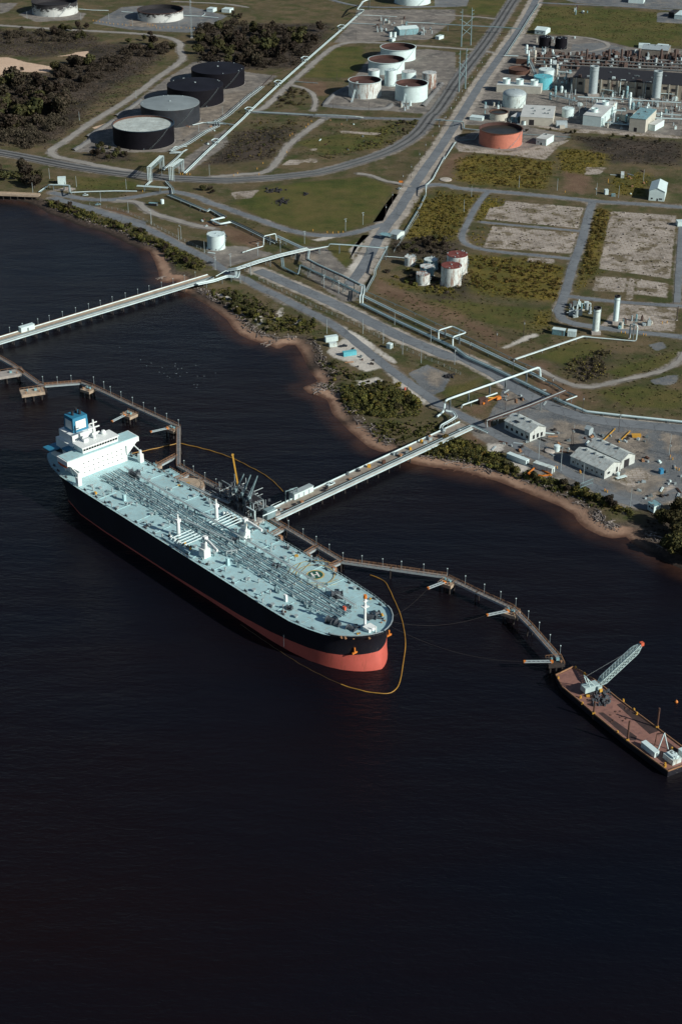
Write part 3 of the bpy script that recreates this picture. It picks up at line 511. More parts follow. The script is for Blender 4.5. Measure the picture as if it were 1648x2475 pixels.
for s in np.arange(30, 226, 9.0):
    if s0 is None: s0 = pr_.build('pipe_support', 'pipe_grey', ship); o = s0
    else: o = link('pipe_support', s0.data, ship)
    o.location = (-s, band(s), 18.1)
mb = MB()
for s in np.arange(28, 224, 7): mb.box((-s, band(s)+8.2, 18.2), (.25,.25,2.6)); mb.box((-s, band(s)+9.4, 18.2), (.25,.25,2.6))
mb.beam((-28, band(28)+8.8, 20.7), (-224, band(224)+8.8, 20.7), 1.3, .15); mb.beam((-28, band(28)+8.2, 21.6), (-224, band(224)+8.2, 21.6), .1, .1); mb.beam((-28, band(28)+9.4, 21.6), (-224, band(224)+9.4, 21.6), .1, .1)
SP(mb, 'catwalk', 'pipe_grey')
# dark valves and fittings crowding the pipe band
mb = MB()
for i in range(260):
    s = random.uniform(24, 224); o = random.gauss(0, 5); h = random.uniform(.5, 2.2); mb.box((-s, band(s)+o, 18.2), (random.uniform(.4,1.6), random.uniform(.4,1.4), h), random.random())
kind(SP(mb, 'valves', 'pipe_teal'), 'stuff')
# deck framing lines, hatches and small fittings
for s in np.arange(36, 222, 17.0):
    for sg in (1, -1): SP(MB().beam((-s, sg*9.5+band(s), 18.3), (-s, sg*22.5, 18.06), .3, .25), 'deck_stiffener', 'deck_teal')
proto = MB().cyl((0,0,0), (0,0,.9), .9, n=10).cyl((0,0,.9), (0,0,1.1), 1.1, n=10); first = None
for s in np.arange(44, 222, 14.5):
    for sg in (1, -1):
        for o in (13, 19):
            if random.random() < .35 or (sg > 0 and 48 < s < 82): continue
            ob = proto.build('tank_hatch', 'pipe_grey', ship) if first is None else link('tank_hatch', first.data, ship); first = first or ob; ob.location = (-s+random.uniform(-3,3), sg*o+random.uniform(-2,2), 18.15)
proto = MB().box((0,0,0), (2.2,.8,.3)).cyl((-.6,0,.3), (-.6,0,1.1), .35, n=8).cyl((.6,0,.3), (.6,0,1.1), .35, n=8); first = None
for s in list(np.arange(20, 264, 9.5)):
    for sg in (1, -1):
        ob = proto.build('bollard', 'deck_gear', ship) if first is None else link('bollard', first.data, ship); first = first or ob; ob.location = (-s+random.uniform(-2,2), sg*(f_(s, DKB)-2.0), dz(s)-.15)
proto = MB().cyl((0,0,0), (0,0,1.6), .3, n=8).cyl((0,0,1.6), (0,0,2.2), .6, .5, n=8); first = None
for i in range(46):
    s = random.uniform(40, 222); sg = random.choice((1,-1)); ob = proto.build('vent', random.choice(('pipe_grey',)), ship) if first is None else link('vent', first.data, ship); first = first or ob; ob.location = (-s, sg*random.uniform(10, 22.5) if not (sg > 0 and 48 < s < 82) else 22.8, 18.1)
for i in range(30):      # rusty / yellow small gear along the sides
    s = random.uniform(20, 222); sg = random.choice((1,-1)); MB().box((0,0,0), (random.uniform(.8,2), random.uniform(.6,1.4), random.uniform(.5,1.2)), random.random()).build('deck_box', random.choice(('yellow','deck_gear','pipe_grey','rust','deck_gear')), ship).location = (-s, sg*(f_(s, DKB)-random.uniform(2,5)), dz(s)-.1)
# mooring winches
def winch(p, rz, sc=1.0):
    o = bpy.data.objects.new('winch', None); COL.objects.link(o); o.parent = ship; o.location = p; o.rotation_euler = (0,0,rz); o.scale = (sc*.95,)*3
    MB().box((0,0,0), (4.4,3.0,.4)).build('winch_base', 'deck_gear', o); MB().cyl((-1.9,0,1.3), (1.9,0,1.3), .95, n=12).cyl((-2,0,1.3), (-1.8,0,1.3), 1.4, n=12).cyl((1.8,0,1.3), (2,0,1.3), 1.4, n=12).build('drum', 'deck_gear', o); MB().box((0,1.7,.4), (1.6,1.2,1.5)).build('motor', 'dark_blue', o)
for q in ((470,600,.4,.8),(790,715,.2,1.5),(830,510,.9,1.5),(820,735,.3,1.2),(1090,690,.5,1.5),(1120,660,1.3,1.2),(940,780,.1,1.4),(970,765,.8,1.2),(1150,700,.6,1.1),(910,600,.7,.9),(1060,700,0,1.0)): winch(SL('M', q[0], q[1], 18.4), q[2], q[3])
winch(SL('J',690,540), .2, 1.6); winch(SL('K',440,600), .2, 1.0); winch(SL('M',370,290), .3, 1.0)
for x, y in ((1170,650),(1190,700),(1165,715),(985,800),(950,825),(890,825),(1190,770),(860,820),(1070,825),(1000,795)): MB().cyl((0,0,0), (0,0,1.1), .5, n=8).box((0,0,0), (1.6,1.0,.4)).build('fairlead', random.choice(('orange','yellow','rail_orange')), ship).location = SL('M', x, y, 20.2)
# bow mast and its house
b = SL('M',1040,745,20); mb = MB().cyl(b, b+Vector((0,0,17)), .75, .55, 10); SP(mb, 'foremast', 'ship_white'); SP(MB().box(b+Vector((0,0,12)), (2.6,3.2,.4)).box(b+Vector((0,0,15.2)), (1.6,2.2,.3)), 'mast_platform', 'ship_white'); SP(MB().cyl(b+Vector((0,0,17)), b+Vector((0,0,18.8)), 1.0, .8, 10), 'mast_light', 'orange')
b = SL('M',1075,770,20); SP(MB().box(b+Vector((0,0,-.5)), (4.6,5.0,3.2)), 'bow_house', 'ship_white'); b = SL('M',1122,800,20); SP(MB().cyl(b, b+Vector((0,0,5)), .35, n=8), 'bow_post', 'ship_white')
b = SL('M',440,540); SP(MB().box(b, (1.6,1.2,3.6)), 'vent_house', 'ship_white'); b = SL('K',760,975); SP(MB().box(b, (1.6,1.2,3.2)), 'vent_house', 'ship_white'); b = SL('K',395,745); SP(MB().box(b, (1.6,1.4,4)), 'vent_house', 'deck_teal'); b = SL('J',620,700); SP(MB().box(b, (1.8,1.6,4)), 'vent_house', 'deck_teal')
b = SL('M',885,610,19); SP(MB().box(b, (1.6,1.2,2)), 'fire_box', 'boat_red')
# helicopter circle
hc = SL('M',665,346,18); zc_ = 18.30
def ringmark(r0, r1, z, a0=0, a1=2*math.pi, n=48, sq=1.0):
    mb = MB(); vs = []; fs = []
    for i in range(n+1):
        a = a0+(a1-a0)*i/n; vs += [(hc.x+r0*math.cos(a), hc.y+r0*math.sin(a), z), (hc.x+r1*math.cos(a), hc.y+r1*math.sin(a), z)]
    fs = [(2*i, 2*i+1, 2*i+3, 2*i+2) for i in range(n)]; return mb.add(vs, fs)
SP(ringmark(0, 3.9, zc_), 'landing_circle', 'pad_green'); SP(ringmark(3.9, 4.7, zc_+.004), 'circle_ring', 'mark_yellow')
SP(ringmark(9.6, 10.1, zc_), 'clearance_ring', 'mark_yellow'); SP(ringmark(14.0, 14.4, zc_-.05, math.radians(105), math.radians(290)), 'clearance_ring', 'mark_yellow')
# H: two bars and a crossbar, read from the photograph
ha = SL('M',640,352,18)-SL('M',693,342,18); ha.normalize(); hb = Vector((-ha.y, ha.x, 0))
for q in (-1.35, 1.35): SP(MB().beam(hc+ha*q-hb*2.4+Vector((0,0,.34)), hc+ha*q+hb*2.4+Vector((0,0,.34)), .95, .02), 'letter_bar', 'mark_white')
SP(MB().beam(hc-ha*.8+Vector((0,0,.335)), hc+ha*.8+Vector((0,0,.335)), .7, .02), 'letter_bar', 'mark_white')
for a, b in (((480,345),(560,250)),((545,330),(630,250)),((650,440),(840,375)),((600,405),(740,400)),((640,450),(830,410))): SP(MB().beam(SL('M',*a,18.28), SL('M',*b,18.28), .35, .02), 'deck_line', 'mark_yellow')
# manifold pipes across the deck, drip trays, hose cranes
for sg in (1, -1):
    for k in range(5):
        s = 131+2.6*k; SP(MB().tube([(-s, band(s)+sg*6, 20.3), (-s, sg*20, 20.3), (-s, sg*20.6, 19.6)], .32, 8), 'manifold_pipe', 'pipe_white')
    SP(MB().box((-136, sg*20.5, 18.1), (22, 3.2, 1.0)), 'drip_tray', 'deck_pipe')
    for k in range(14): MB().box((0,0,0), (.9,1.2,1.0)).cyl((0,0,1), (0,0,1.6), .3, n=8).build('manifold_valve', random.choice(('dark','yellow','ship_white','deck_gear')), ship).location = (-127-1.4*k, sg*(18.2+random.uniform(-1,1)), 18.9)
def crane(p, sg):
    o = bpy.data.objects.new('hose_crane', None); COL.objects.link(o); o.parent = ship; o.location = p
    MB().box((0,0,0), (4.6,4.2,5)).build('crane_house', 'ship_white', o); MB().cyl((1.0,0,5), (1.0,0,11), 1.0, .8, 12).box((1.0,0,10.6), (2.2,2.2,1.8)).build('pedestal', 'ship_white', o)
    MB().beam((1.5,sg*.2,11.2), (13,sg*1.5,9.6), 1.1, 1.1).beam((4,sg*.4,11), (13,sg*1.5,9.6), .7, 1.5).build('jib', 'ship_white', o); MB().box((-1.2,0,5), (1.4,1.6,2)).cyl((-1,1.2,5), (-1,1.2,7.6), .4, n=8).build('top_gear', 'ship_white', o)
for x, y, sg in ((500,575,1),(250,690,-1)): crane(SL('K',x,y,18), sg)
for x, y in ((325,465),(85,560)):
    p = SL('K',x,y,18); SP(MB().cyl(p, p+Vector((0,0,8.5)), 1.1, .9, 12).box(p+Vector((0,0,8.5)), (2.4,2.4,1.6)).cyl(p+Vector((0,0,10)), p+Vector((0,0,13)), .45, n=8), 'mast_house', 'ship_white')
for a, b in (((120,460),(430,600)),((385,660),(450,650))):
    p, q = SL('K',*a,21), SL('K',*b,21); mb = MB().beam(p, q, 1.0, .4)
    for k in (0,.5,1): r = p.lerp(q, k); mb.box((r.x, r.y, 18), (.5,.5,3))
    SP(mb, 'gantry', 'pipe_grey')
# superstructure
hs = -233.0
house = SP(MB().box((hs-9, 0, 18), (17, 33, 5.2)).box((hs-8.5, 0, 23.2), (15.5, 32.4, 5.3)), 'accommodation_block', 'ship_white')
mb = MB()
for sg in (1, -1):      # flared brackets that carry the bridge wings
    mb.add([(hs+.35, sg*16, 22), (hs+.35, sg*24.3, 29.4), (hs+.35, sg*16, 29.4), (hs-5, sg*16, 22), (hs-5, sg*24.3, 29.4), (hs-5, sg*16, 29.4)], [(0,1,2),(5,4,3),(0,3,4,1),(1,4,5,2),(2,5,3,0)])
SP(mb, 'wing_bracket', 'ship_white'); SP(MB().box((hs-4.6, 0, 28.5), (10.6, 49, 2.9)), 'bridge_wing', 'ship_white', house); SP(MB().box((hs-4.6, 0, 31.4), (9.4, 47.6, .25)), 'bridge_deck', 'deck_teal', house)
wh = SP(MB().box((hs-6.5, 0, 31.6), (9, 24, 3.2)), 'wheelhouse', 'ship_white', house); SP(MB().box((hs-6.5, 0, 34.8), (10, 25.4, .5)), 'wheelhouse_roof', 'ship_white', house)
for i in range(13): MB().box((0,0,0), (.12,1.45,1.25)).build('window', 'glass', house).location = (hs-1.95, -10.8+1.8*i, 32.9)
for lv in range(3):
    for i in range(9): MB().box((0,0,0), (.12,.6,.6)).build('window', 'glass', house).location = (hs-.42 if lv < 1 else hs-.68, -12.8+3.2*i, 20.2+2.9*lv)
SP(MB().cyl((hs-8,0,35), (hs-8,0,47), .9, .5, 10).beam((hs-8,-4,42), (hs-8,4,42), .6,.6).beam((hs-8,-2.6,45), (hs-8,2.6,45), .5,.5).beam((hs-6,-2.5,39.5), (hs-6,2.5,39.5), .5,.8).box((hs-8,0,38), (3,3.6,.4)), 'radar_mast', 'ship_white')
SP(MB().lathe([(0,2.6),(1.0,2.3),(1.5,1.3),(1.3,.4),(.6,0)][::-1], 12, (hs-9,7,35.3)), 'satellite_dome', 'ship_white'); SP(MB().cyl((hs-9,7,35.2),(hs-9,7,36),.5,n=8).box((hs-8,-6,35.2),(2,3,1.8)), 'monkey_island_gear', 'ship_white')
cas = SP(MB().box((-258,0,18), (17,20,12)).box((-258.5,0,30), (14,16,5)), 'engine_casing', 'ship_white'); fu = SP(MB().box((-259,0,35), (9.5,10.5,9), top=.93), 'funnel', 'funnel_blue')
for sg in (1, -1): SP(MB().box((-259, sg*5.12, 36.6), (6.4,.16,5.4)), 'funnel_panel', 'ship_white', fu)
SP(MB().box((-254.15, 0, 36.6), (.16,6.8,5.4)), 'funnel_panel', 'ship_white', fu)
for q in ((-2,1.8),(1.5,2),(0,-2)): SP(MB().cyl((-259+q[0],q[1],44), (-259+q[0],q[1],46.6), .8, n=10), 'exhaust_pipe', 'dark', fu)
SP(MB().box((-250,0,29), (6,30,.5)).box((-266,0,24), (8,34,.5)), 'boat_deck', 'funnel_blue')
SP(MB().box((-265,0,18), (10,24,4)), 'aft_house', 'ship_white')
for sg in (1, -1):
    SP(MB().lathe([(.2,-4.6),(1.3,-3.8),(1.75,-2),(1.8,1.5),(1.5,3.6),(.2,4.6)], 10, (0,0,0)), 'lifeboat', 'boat_red').matrix_local = Matrix.Translation((-243, sg*20.5, 25.2)) @ Matrix.Rotation(math.pi/2, 4, 'Y')
    SP(MB().beam((-239,sg*17,18), (-239,sg*20.5,28), .5,.5).beam((-247,sg*17,18), (-247,sg*20.5,28), .5,.5).beam((-239,sg*20.5,28), (-247,sg*20.5,28), .4,.4), 'boat_davit', 'ship_white')
    p = Vector((-227, sg*21.3, 18)); SP(MB().box(p, (2.6,2.4,5.2)).cyl(p+Vector((0,0,5.2)), p+Vector((0,0,7.6)), .8, n=8).beam(p+Vector((0,0,7)), p+Vector((-6,0,8.4)), .5,.5), 'provision_crane', 'ship_white')
for i in range(12): winch(Vector((-random.uniform(262, 270), random.uniform(-11, 11), 22 if i < 6 else 18.1)), random.random(), .9) if i % 3 == 0 else None
# draught marks streak
SP(MB().beam((-46, -(f_(46,WLB)+.35), 1), (-46, -(f_(46,DKB)*.4+f_(46,WLB)*.6+.2), 8), .3, .05), 'draught_marks', 'mark_white')
# ------------------------------------------------------------------ crane barge
bo = pts('O', [(265,480),(445,395),(560,460),(720,570),(900,720),(1300,1020),(1740,1350),(1420,1470),(1000,1160),(660,880),(500,740),(330,600)], 3.0)
barge = thing('deck_barge', 'rust brown flat deck barge with a lattice crane, moored beyond the last dolphin', 'barge', at('O',900,940,0))
mb = MB(); mb.prism(bo, -1.5, 3.0); mb.build('hull', 'hull_black', barge, world=True)
cen = sum(bo, Vector())/len(bo); MB().prism([cen+(p-cen)*.985 for p in bo], 3.0, 3.06).build('deck', 'barge_deck', barge, world=True)
mb = MB()
for a, b in zip(bo, bo[1:]+bo[:1]): mb.beam(a+Vector((0,0,.35)), b+Vector((0,0,.35)), .35, .7)
mb.build('rubbing_rail', 'rail_orange', barge, world=True)
for q in ([(890,780),(935,765),(1330,1050),(1230,1085)], [(700,865),(750,860),(1100,1110),(1090,1150),(1030,1150)], [(1390,1140),(1520,1240),(1500,1290),(1400,1200)]):
    MB().prism(pts('O', q, 3), 3.065, 3.085).build('deck_opening', 'barge_stain', barge, world=True)
for x, y, x2, y2, h in ((655,875,660,700,0),(1003,1150,1045,800,0),(1308,1018,1325,835,0)):
    b = at('O',x,y,3); MB().cyl(b-Vector((0,0,3)), b+Vector((0,0,11 if x2 != 660 else 7)), .45, n=8).build('spud', 'rust', barge, world=True); MB().box(b, (1.3,1.3,1.0)).build('spud_well', 'yellow', barge, world=True)
for x, y in ((290,510),(470,405),(560,470),(960,745),(1070,840),(1390,1420),(1390,1400),(1100,880),(900,1070),(520,710),(1460,1240),(540,775)): b = at('O',x,y,3.06); MB().cyl(b, b+Vector((0,0,1.2)), .4, n=8).box(b, (1.1,1.1,.3)).build('bitt', 'yellow', barge, world=True)
mb = MB()
for i in range(60):
    a = random.random(); b = at('O', random.uniform(640,830), random.uniform(640,800), 3.05); mb.box(b, (random.uniform(.3,1.6), random.uniform(.3,1.2), random.uniform(.3,1.8)), a)
kind(mb.build('machinery_heap', 'deck_gear', barge, world=True), 'stuff')
for i in range(14): b = at('O', random.uniform(820,1050), random.uniform(800,980), 3.05); MB().box(b, (random.uniform(.3,.9), random.uniform(.3,.9), .3), i).build('deck_gear', 'rust', barge, world=True)
ck = at('O',640,640,3.1); cr = thing('crawler_crane', 'pale teal crawler crane with a long lattice boom standing on the barge deck', 'crane', ck)
th = math.atan2((at('O',1150,150,22)-ck).y, (at('O',1150,150,22)-ck).x)
for sg in (1, -1): MB().box(ck+Vector((-math.sin(th)*2.1*sg, math.cos(th)*2.1*sg, 0)), (7,1.1,1.3), th).build('track', 'dark', cr, world=True)
MB().box(ck+Vector((-math.cos(th)*1.5, -math.sin(th)*1.5, 1.4)), (8,4,2.9), th).build('cab_body', 'crane_teal', cr, world=True); MB().box(ck+Vector((math.cos(th)*2-math.sin(th)*-2.4, math.sin(th)*2+math.cos(th)*-2.4, 1.4)), (2.2,1.6,2.4), th).build('operator_cab', 'crane_teal', cr, world=True)
bf = ck+Vector((math.cos(th)*2.6, math.sin(th)*2.6, 2.4)); bt = at('O',1150,155,22.0); d = (bt-bf).normalized(); rr = Vector((-d.y, d.x, 0)).normalized(); uu = rr.cross(d)
ch = []; nb = 15
mb = MB()
for k in range(nb+1):
    t_ = k/nb; w_ = 1.5*min(1, t_*6+.25, (1-t_)*5+.25); ch.append([bf.lerp(bt, t_)+rr*a*w_+uu*b*w_ for a, b in ((1,1),(-1,1),(-1,-1),(1,-1))])
for k in range(nb):
    for j in range(4):
        mb.beam(ch[k][j], ch[k+1][j], .34, .34); mb.beam(ch[k][j], ch[k+1][(j+1) % 4], .24, .24); mb.beam(ch[k+1][j], ch[k+1][(j+1) % 4], .2, .2); mb.beam(ch[k][(j+1) % 4], ch[k+1][j], .22, .22)
mb.build('lattice_boom', 'crane_teal', cr, world=True); MB().box(bt-Vector((0,0,.8)), (1.7,1.7,1.7), th).build('boom_head', 'boat_red', cr, world=True)
ga = ck+Vector((-math.cos(th)*2.5, -math.sin(th)*2.5, 4.2)); gt = ga+Vector((-math.cos(th)*2.2, -math.sin(th)*2.2, 5.5)); mb = MB()
for a in (1.3,-1.3):
    o = Vector((-math.sin(th)*a, math.cos(th)*a, 0)); mb.beam(ga+o, gt+o, .4,.4).beam(ga+o+Vector((math.cos(th)*2.4, math.sin(th)*2.4, 0)), gt+o, .35,.35)
mb.beam(gt+Vector((-math.sin(th)*1.3, math.cos(th)*1.3, 0)), gt-Vector((-math.sin(th)*1.3, math.cos(th)*1.3, 0)), .4,.4); mb.build('gantry_mast', 'crane_teal', cr, world=True); MB().cyl(gt, bt, .07, n=4).build('pendant_line', 'steel', cr, world=True)
MB().box(ck+Vector((3.2,-1.6,1.2)), (1.5,2.4,1.5), th).box(ck+Vector((-2.6,-4.4,0)), (1.6,1,.8)).build('counter_gear', 'yellow', cr, world=True)
def container(label, cr_, x, y, z, d, rz, mat, roof=None, cat='container', name='container', group=None, door=True):
    b = at(cr_, x, y, z); o = thing(name, label, cat, b, rz, group); MB().box((0,0,0), d).build('body', mat, o)
    MB().box((0,0,d[2]), (d[0]+.16, d[1]+.16, .14)).build('roof', roof or mat, o)
    if door: MB().box((d[0]/2+.03,0,.15), (.06, d[1]*.42, d[2]*.78)).build('door', 'steel', o)
    mb = MB()
    for k in range(int(d[0]/1.1)):
        for sg in (1, -1): mb.box((-d[0]/2+.6+k*1.1, sg*(d[1]/2+.04), .1), (.12,.08,d[2]-.2))
    mb.build('side_rib', mat, o); return o
bang = math.atan2((at('O',1300,1270,3)-at('O',1190,1180,3)).y, (at('O',1300,1270,3)-at('O',1190,1180,3)).x)
container('white shipping container on the barge deck near its stern', 'O',1232,1262,3.07,(9.2,2.6,2.7),bang,'white')
dh = thing('barge_deckhouse', 'pale machinery deckhouse at the stern of the barge', 'deckhouse', at('O',1460,1350,3.07), bang); MB().box((0,0,0),(6.5,5,2.6)).build('body','white_dirty',dh); MB().box((0,0,2.6),(4.6,3,.8)).build('roof_hatch','white',dh)
for i in range(9): MB().box((0,0,0),(.7,.7,.8)).build('roof_vent','white',dh).location=(random.uniform(-2.6,2.6), random.uniform(-2,2), 2.6)
dh = thing('barge_winch_house', 'small pale winch house at the far stern corner of the barge', 'deckhouse', at('O',1590,1300,3.07), bang); MB().box((0,0,0),(4,4,2.8)).build('body','white',dh); MB().box((0,0,2.8),(4.4,4.4,.2)).build('roof','white',dh)
p = at('O',1370,1240,3); mb = thing('a_frame', 'pale A-frame gantry standing on the barge deck', 'gantry', p)
for a in (-2.2,2.2): MB().beam(p+Vector((a,0,0)), p+Vector((0,1.5,8)), .4,.4).build('leg','white',mb,world=True)
MB().beam(p+Vector((0,1.5,8)), p+Vector((-3,2.5,6.6)), .4,.4).beam(p+Vector((-3,2.5,6.6)), p+Vector((-3.5,2.4,0)), .35,.35).build('brace','rust',mb,world=True)
by = at('O',1505,755,0); o = thing('channel_buoy', 'small orange buoy floating alone beyond the barge', 'buoy', by); MB().lathe([(.1,-.6),(.7,-.3),(.85,.2),(.6,.8),(.2,1.1),(.1,1.5)], 12).build('float','orange',o,smooth=True); MB().cyl((0,0,1.4),(0,0,2.2),.12,n=6).build('topmark','dark',o)
# ------------------------------------------------------------------ jetties
DZ = 5.0
def trestle(label, A, B, wd, name='jetty'):
    """A, B deck centre line ends at deck level"""
    o = thing(name, label, 'jetty', (A.x, A.y, 0)); d = (B-A); L = d.length; u = d.normalized(); n = Vector((-u.y, u.x, 0)); k = int(L/9)
    MB().beam(A-Vector((0,0,.45)), B-Vector((0,0,.45)), wd, .9).build('deck_slab', 'concrete' if wd > 10 else 'walk_deck', o, world=True)
    MB().beam(A+n*1.2+Vector((0,0,.04)), B+n*1.2+Vector((0,0,.04)), wd*.52, .08).build('carriageway', 'trestle_deck' if wd > 10 else 'concrete_tan', o, world=True)
    for s_ in (1, -1): MB().beam(A+n*s_*(wd/2-.2)+Vector((0,0,.5)), B+n*s_*(wd/2-.2)+Vector((0,0,.5)), .28, .8).build('parapet', 'pipe_grey' if s_ < 0 else ('pipe_white' if wd > 10 else 'rail_orange'), o, world=True)
    MB().beam(A-n*(wd*.5+.5)-Vector((0,0,.7)), B-n*(wd*.5+.5)-Vector((0,0,.7)), .8, .5).build('ledger', 'pipe_white', o, world=True)
    for i, (q, r, mt) in enumerate(((-.20,.24,'dark'),(-.28,.24,'pipe_teal'),(-.36,.2,'dark'),(-.43,.2,'pipe_grey'))):
        MB().cyl(A+n*wd*q+Vector((0,0,.55)), B+n*wd*q+Vector((0,0,.55)), r, n=6).build('pipe', mt, o, world=True)
    if wd < 10: MB().cyl(A+n*wd*.42+Vector((0,0,.5)), B+n*wd*.42+Vector((0,0,.5)), .4, n=6).build('pipe', 'pipe_white', o, world=True)
    proto = None
    for i in range(k+1):
        c = A+u*(L*i/k)
        if proto is None:
            mb = MB().beam(n*wd*.48-Vector((0,0,1.3)), -n*wd*.48-Vector((0,0,1.3)), 1.1, .8)
            for q in (-.42,-.14,.14,.42): mb.cyl(n*wd*q*.96+Vector((0,0,-1.6)), n*wd*q*1.02+Vector((0,0,-DZ-3)), .4, n=8)
            b = mb.build('pile_bent', 'timber', o); proto = b
        else: b = link('pile_bent', proto.data, o)
        b.location = c-Vector((A.x, A.y, 0))
    for i in range(int(L/12)):
        c = A+u*(6+12*i); MB().beam(c-n*wd*.18+Vector((0,0,.2)), c-n*wd*.47+Vector((0,0,.2)), .4, .25).build('pipe_saddle', 'steel', o, world=True) if i % 2 == 0 else None
    return o
T1A, T1B = at('G',-330,590,DZ), at('G',1452,52,DZ); T2A, T2B = at('Q',135,592,DZ), at('Q',1372,18,DZ)
trestle('long pale pipe jetty running out across the water behind the tanker stern', T1A, T1B, 9.0); trestle('concrete pipe jetty with a roadway leading from the bank to the loading platform', T2A, T2B, 10.5)
# lamp posts
def lamp_proto():
    o = thing('lamp_post', 'x', 'lamp post', (0,0,-50)); MB().cyl((0,0,0),(0,0,5),.11,.08,6).build('post','galv',o); MB().box((0,0,4.9),(.55,.4,.35)).build('lamp_head','white',o); return o
LAMP = None
def lamp(p, label, group, rz=0):
    global LAMP
    if LAMP is None: LAMP = lamp_proto(); LAMP.location = p; LAMP.rotation_euler = (0,0,rz); tag(LAMP, label, 'lamp post', group); return LAMP
    return copy_tree(LAMP, p, rz, label, group)
for x, y in ((1355,52),(1278,73),(1197,95),(1115,118),(1028,143),(950,166),(865,192),(773,218),(692,243),(609,266),(519,292),(430,320),(335,345),(260,370),(150,400),(60,425)):
    q = at('G', x, y+16, DZ); u = (T1B-T1A).normalized(); n = Vector((-u.y, u.x, 0)); q = T1A+u*((q-T1A).dot(u))+n*4.6; q.z = DZ; lamp(q, 'thin lamp post on the far edge of the long pipe jetty behind the tanker', 'lamp posts along the rear jetty')
# walkways with railings
def walkway(label, P, z=6.0, wd=2.2, piles=True):
    P = [Vector((p.x, p.y, z)) for p in P]; o = thing('walkway', label, 'walkway', (P[0].x, P[0].y, 0))
    for a, b in zip(P[:-1], P[1:]):
        u = (b-a).normalized(); n = Vector((-u.y, u.x, 0)); L = (b-a).length; e = u*.4
        MB().beam(a-e-Vector((0,0,.1)), b+e-Vector((0,0,.1)), wd, .2).build('deck', 'walk_deck', o, world=True)
        for s_ in (1, -1):
            mb = MB().beam(a+n*s_*wd/2-Vector((0,0,.7)), b+n*s_*wd/2-Vector((0,0,.7)), .25, 1.0); mb.build('girder', 'galv', o, world=True)
            mb = MB().beam(a+n*s_*wd/2+Vector((0,0,1.25)), b+n*s_*wd/2+Vector((0,0,1.25)), .13,.13).beam(a+n*s_*wd/2+Vector((0,0,.7)), b+n*s_*wd/2+Vector((0,0,.7)), .1,.1); k = max(1, int(L/2.4))
            for i in range(k+1): c = a+(b-a)*(i/k)+n*s_*wd/2; mb.beam(c, c+Vector((0,0,1.25)), .16,.16)
            mb.build('railing', 'rail_orange', o, world=True)
        k = max(1, int(L/24))
        for i in range(k+1):
            c = a+(b-a)*(i/k); MB().beam(c+n*1.4-Vector((0,0,1.3)), c-n*1.4-Vector((0,0,1.3)), .7,.6).cyl(c+n*1.1-Vector((0,0,1.4)), c+n*1.6-Vector((0,0,z+2)), .32, n=8).cyl(c-n*1.1-Vector((0,0,1.4)), c-n*1.6-Vector((0,0,z+2)), .32, n=8).build('pile_pair', 'timber', o, world=True)
    return o
WZ = 5.6
def wp(c, l): return pts(c, l, WZ)
walkway('slim walkway from the far left berth platform to the corner behind the tanker stern', wp('G', [(-120,545),(90,665),(270,795),(310,805),(560,785),(630,808)]))
walkway('railed walkway angling down past two dolphins behind the tanker stern', wp('G', [(630,808),(940,955),(1225,1085)]))
walkway('straight short walkway running beside the tanker stern quarter', wp('J', [(985,200),(985,465)]))
walkway('railed walkway from the stern corner to the loading platform', wp('J', [(985,465),(1150,560),(1320,650)]))
walkway('railed walkway along the tanker side forward of the loading platform', wp('Q', [(140,612),(230,665),(430,785),(590,880)]))
walkway('rust railed walkway running right from the tanker bow quarter to a mooring dolphin', wp('Q', [(590,880),(900,925),(1250,975)]))
walkway('railed walkway between the first and second dolphins off the tanker bow', wp('N', [(320,185),(600,320),(930,470)]))
walkway('last railed walkway ending at the dolphin beside the barge', wp('N', [(930,470),(1100,640),(1360,935)]))
for c, l, lab in (('G',[(650,775),(720,808),(765,842),(838,878),(917,916),(993,952),(1072,990),(1152,1028),(1233,1072),(495,765),(400,775),(300,772)],'behind the tanker stern'),('J',[(1025,462),(1088,500),(1166,545),(1241,588)],'aft of the loading platform'),
     ('Q',[(255,655),(347,708),(430,756),(512,806),(598,860)],'forward of the loading platform'),('Q',[(718,878),(848,898),(966,914),(1106,932),(1255,960)],'between the tanker bow and the first dolphin'),('N',[(485,225),(664,305),(818,375),(962,440)],'between the first and second bow dolphins'),('N',[(1080,560),(1182,668),(1284,785),(1382,890)],'leading to the barge dolphin')):
    for x, y in l: lamp(at(c, x, y+18, WZ)+Vector((0,0,0)), 'thin lamp post on the walkway '+lab, 'walkway lamp posts '+lab)
# short catwalks from the walkway to breasting dolphins
for c, a, b, lab in (('J',(970,395),(840,465),'rusty railed catwalk to the square dolphin beside the tanker stern'),('J',(1050,520),(950,570),'short catwalk to the flat dolphin near the big round one'),('Q',(225,670),(150,712),'short catwalk just forward of the loading platform'),('Q',(430,790),(360,832),'rusty catwalk to the tanker side amidships of the forward walkway'),('Q',(575,885),(515,912),'short catwalk at the bend of the forward walkway')):
    walkway(lab, wp(c, [a, b]), WZ, 2.0)
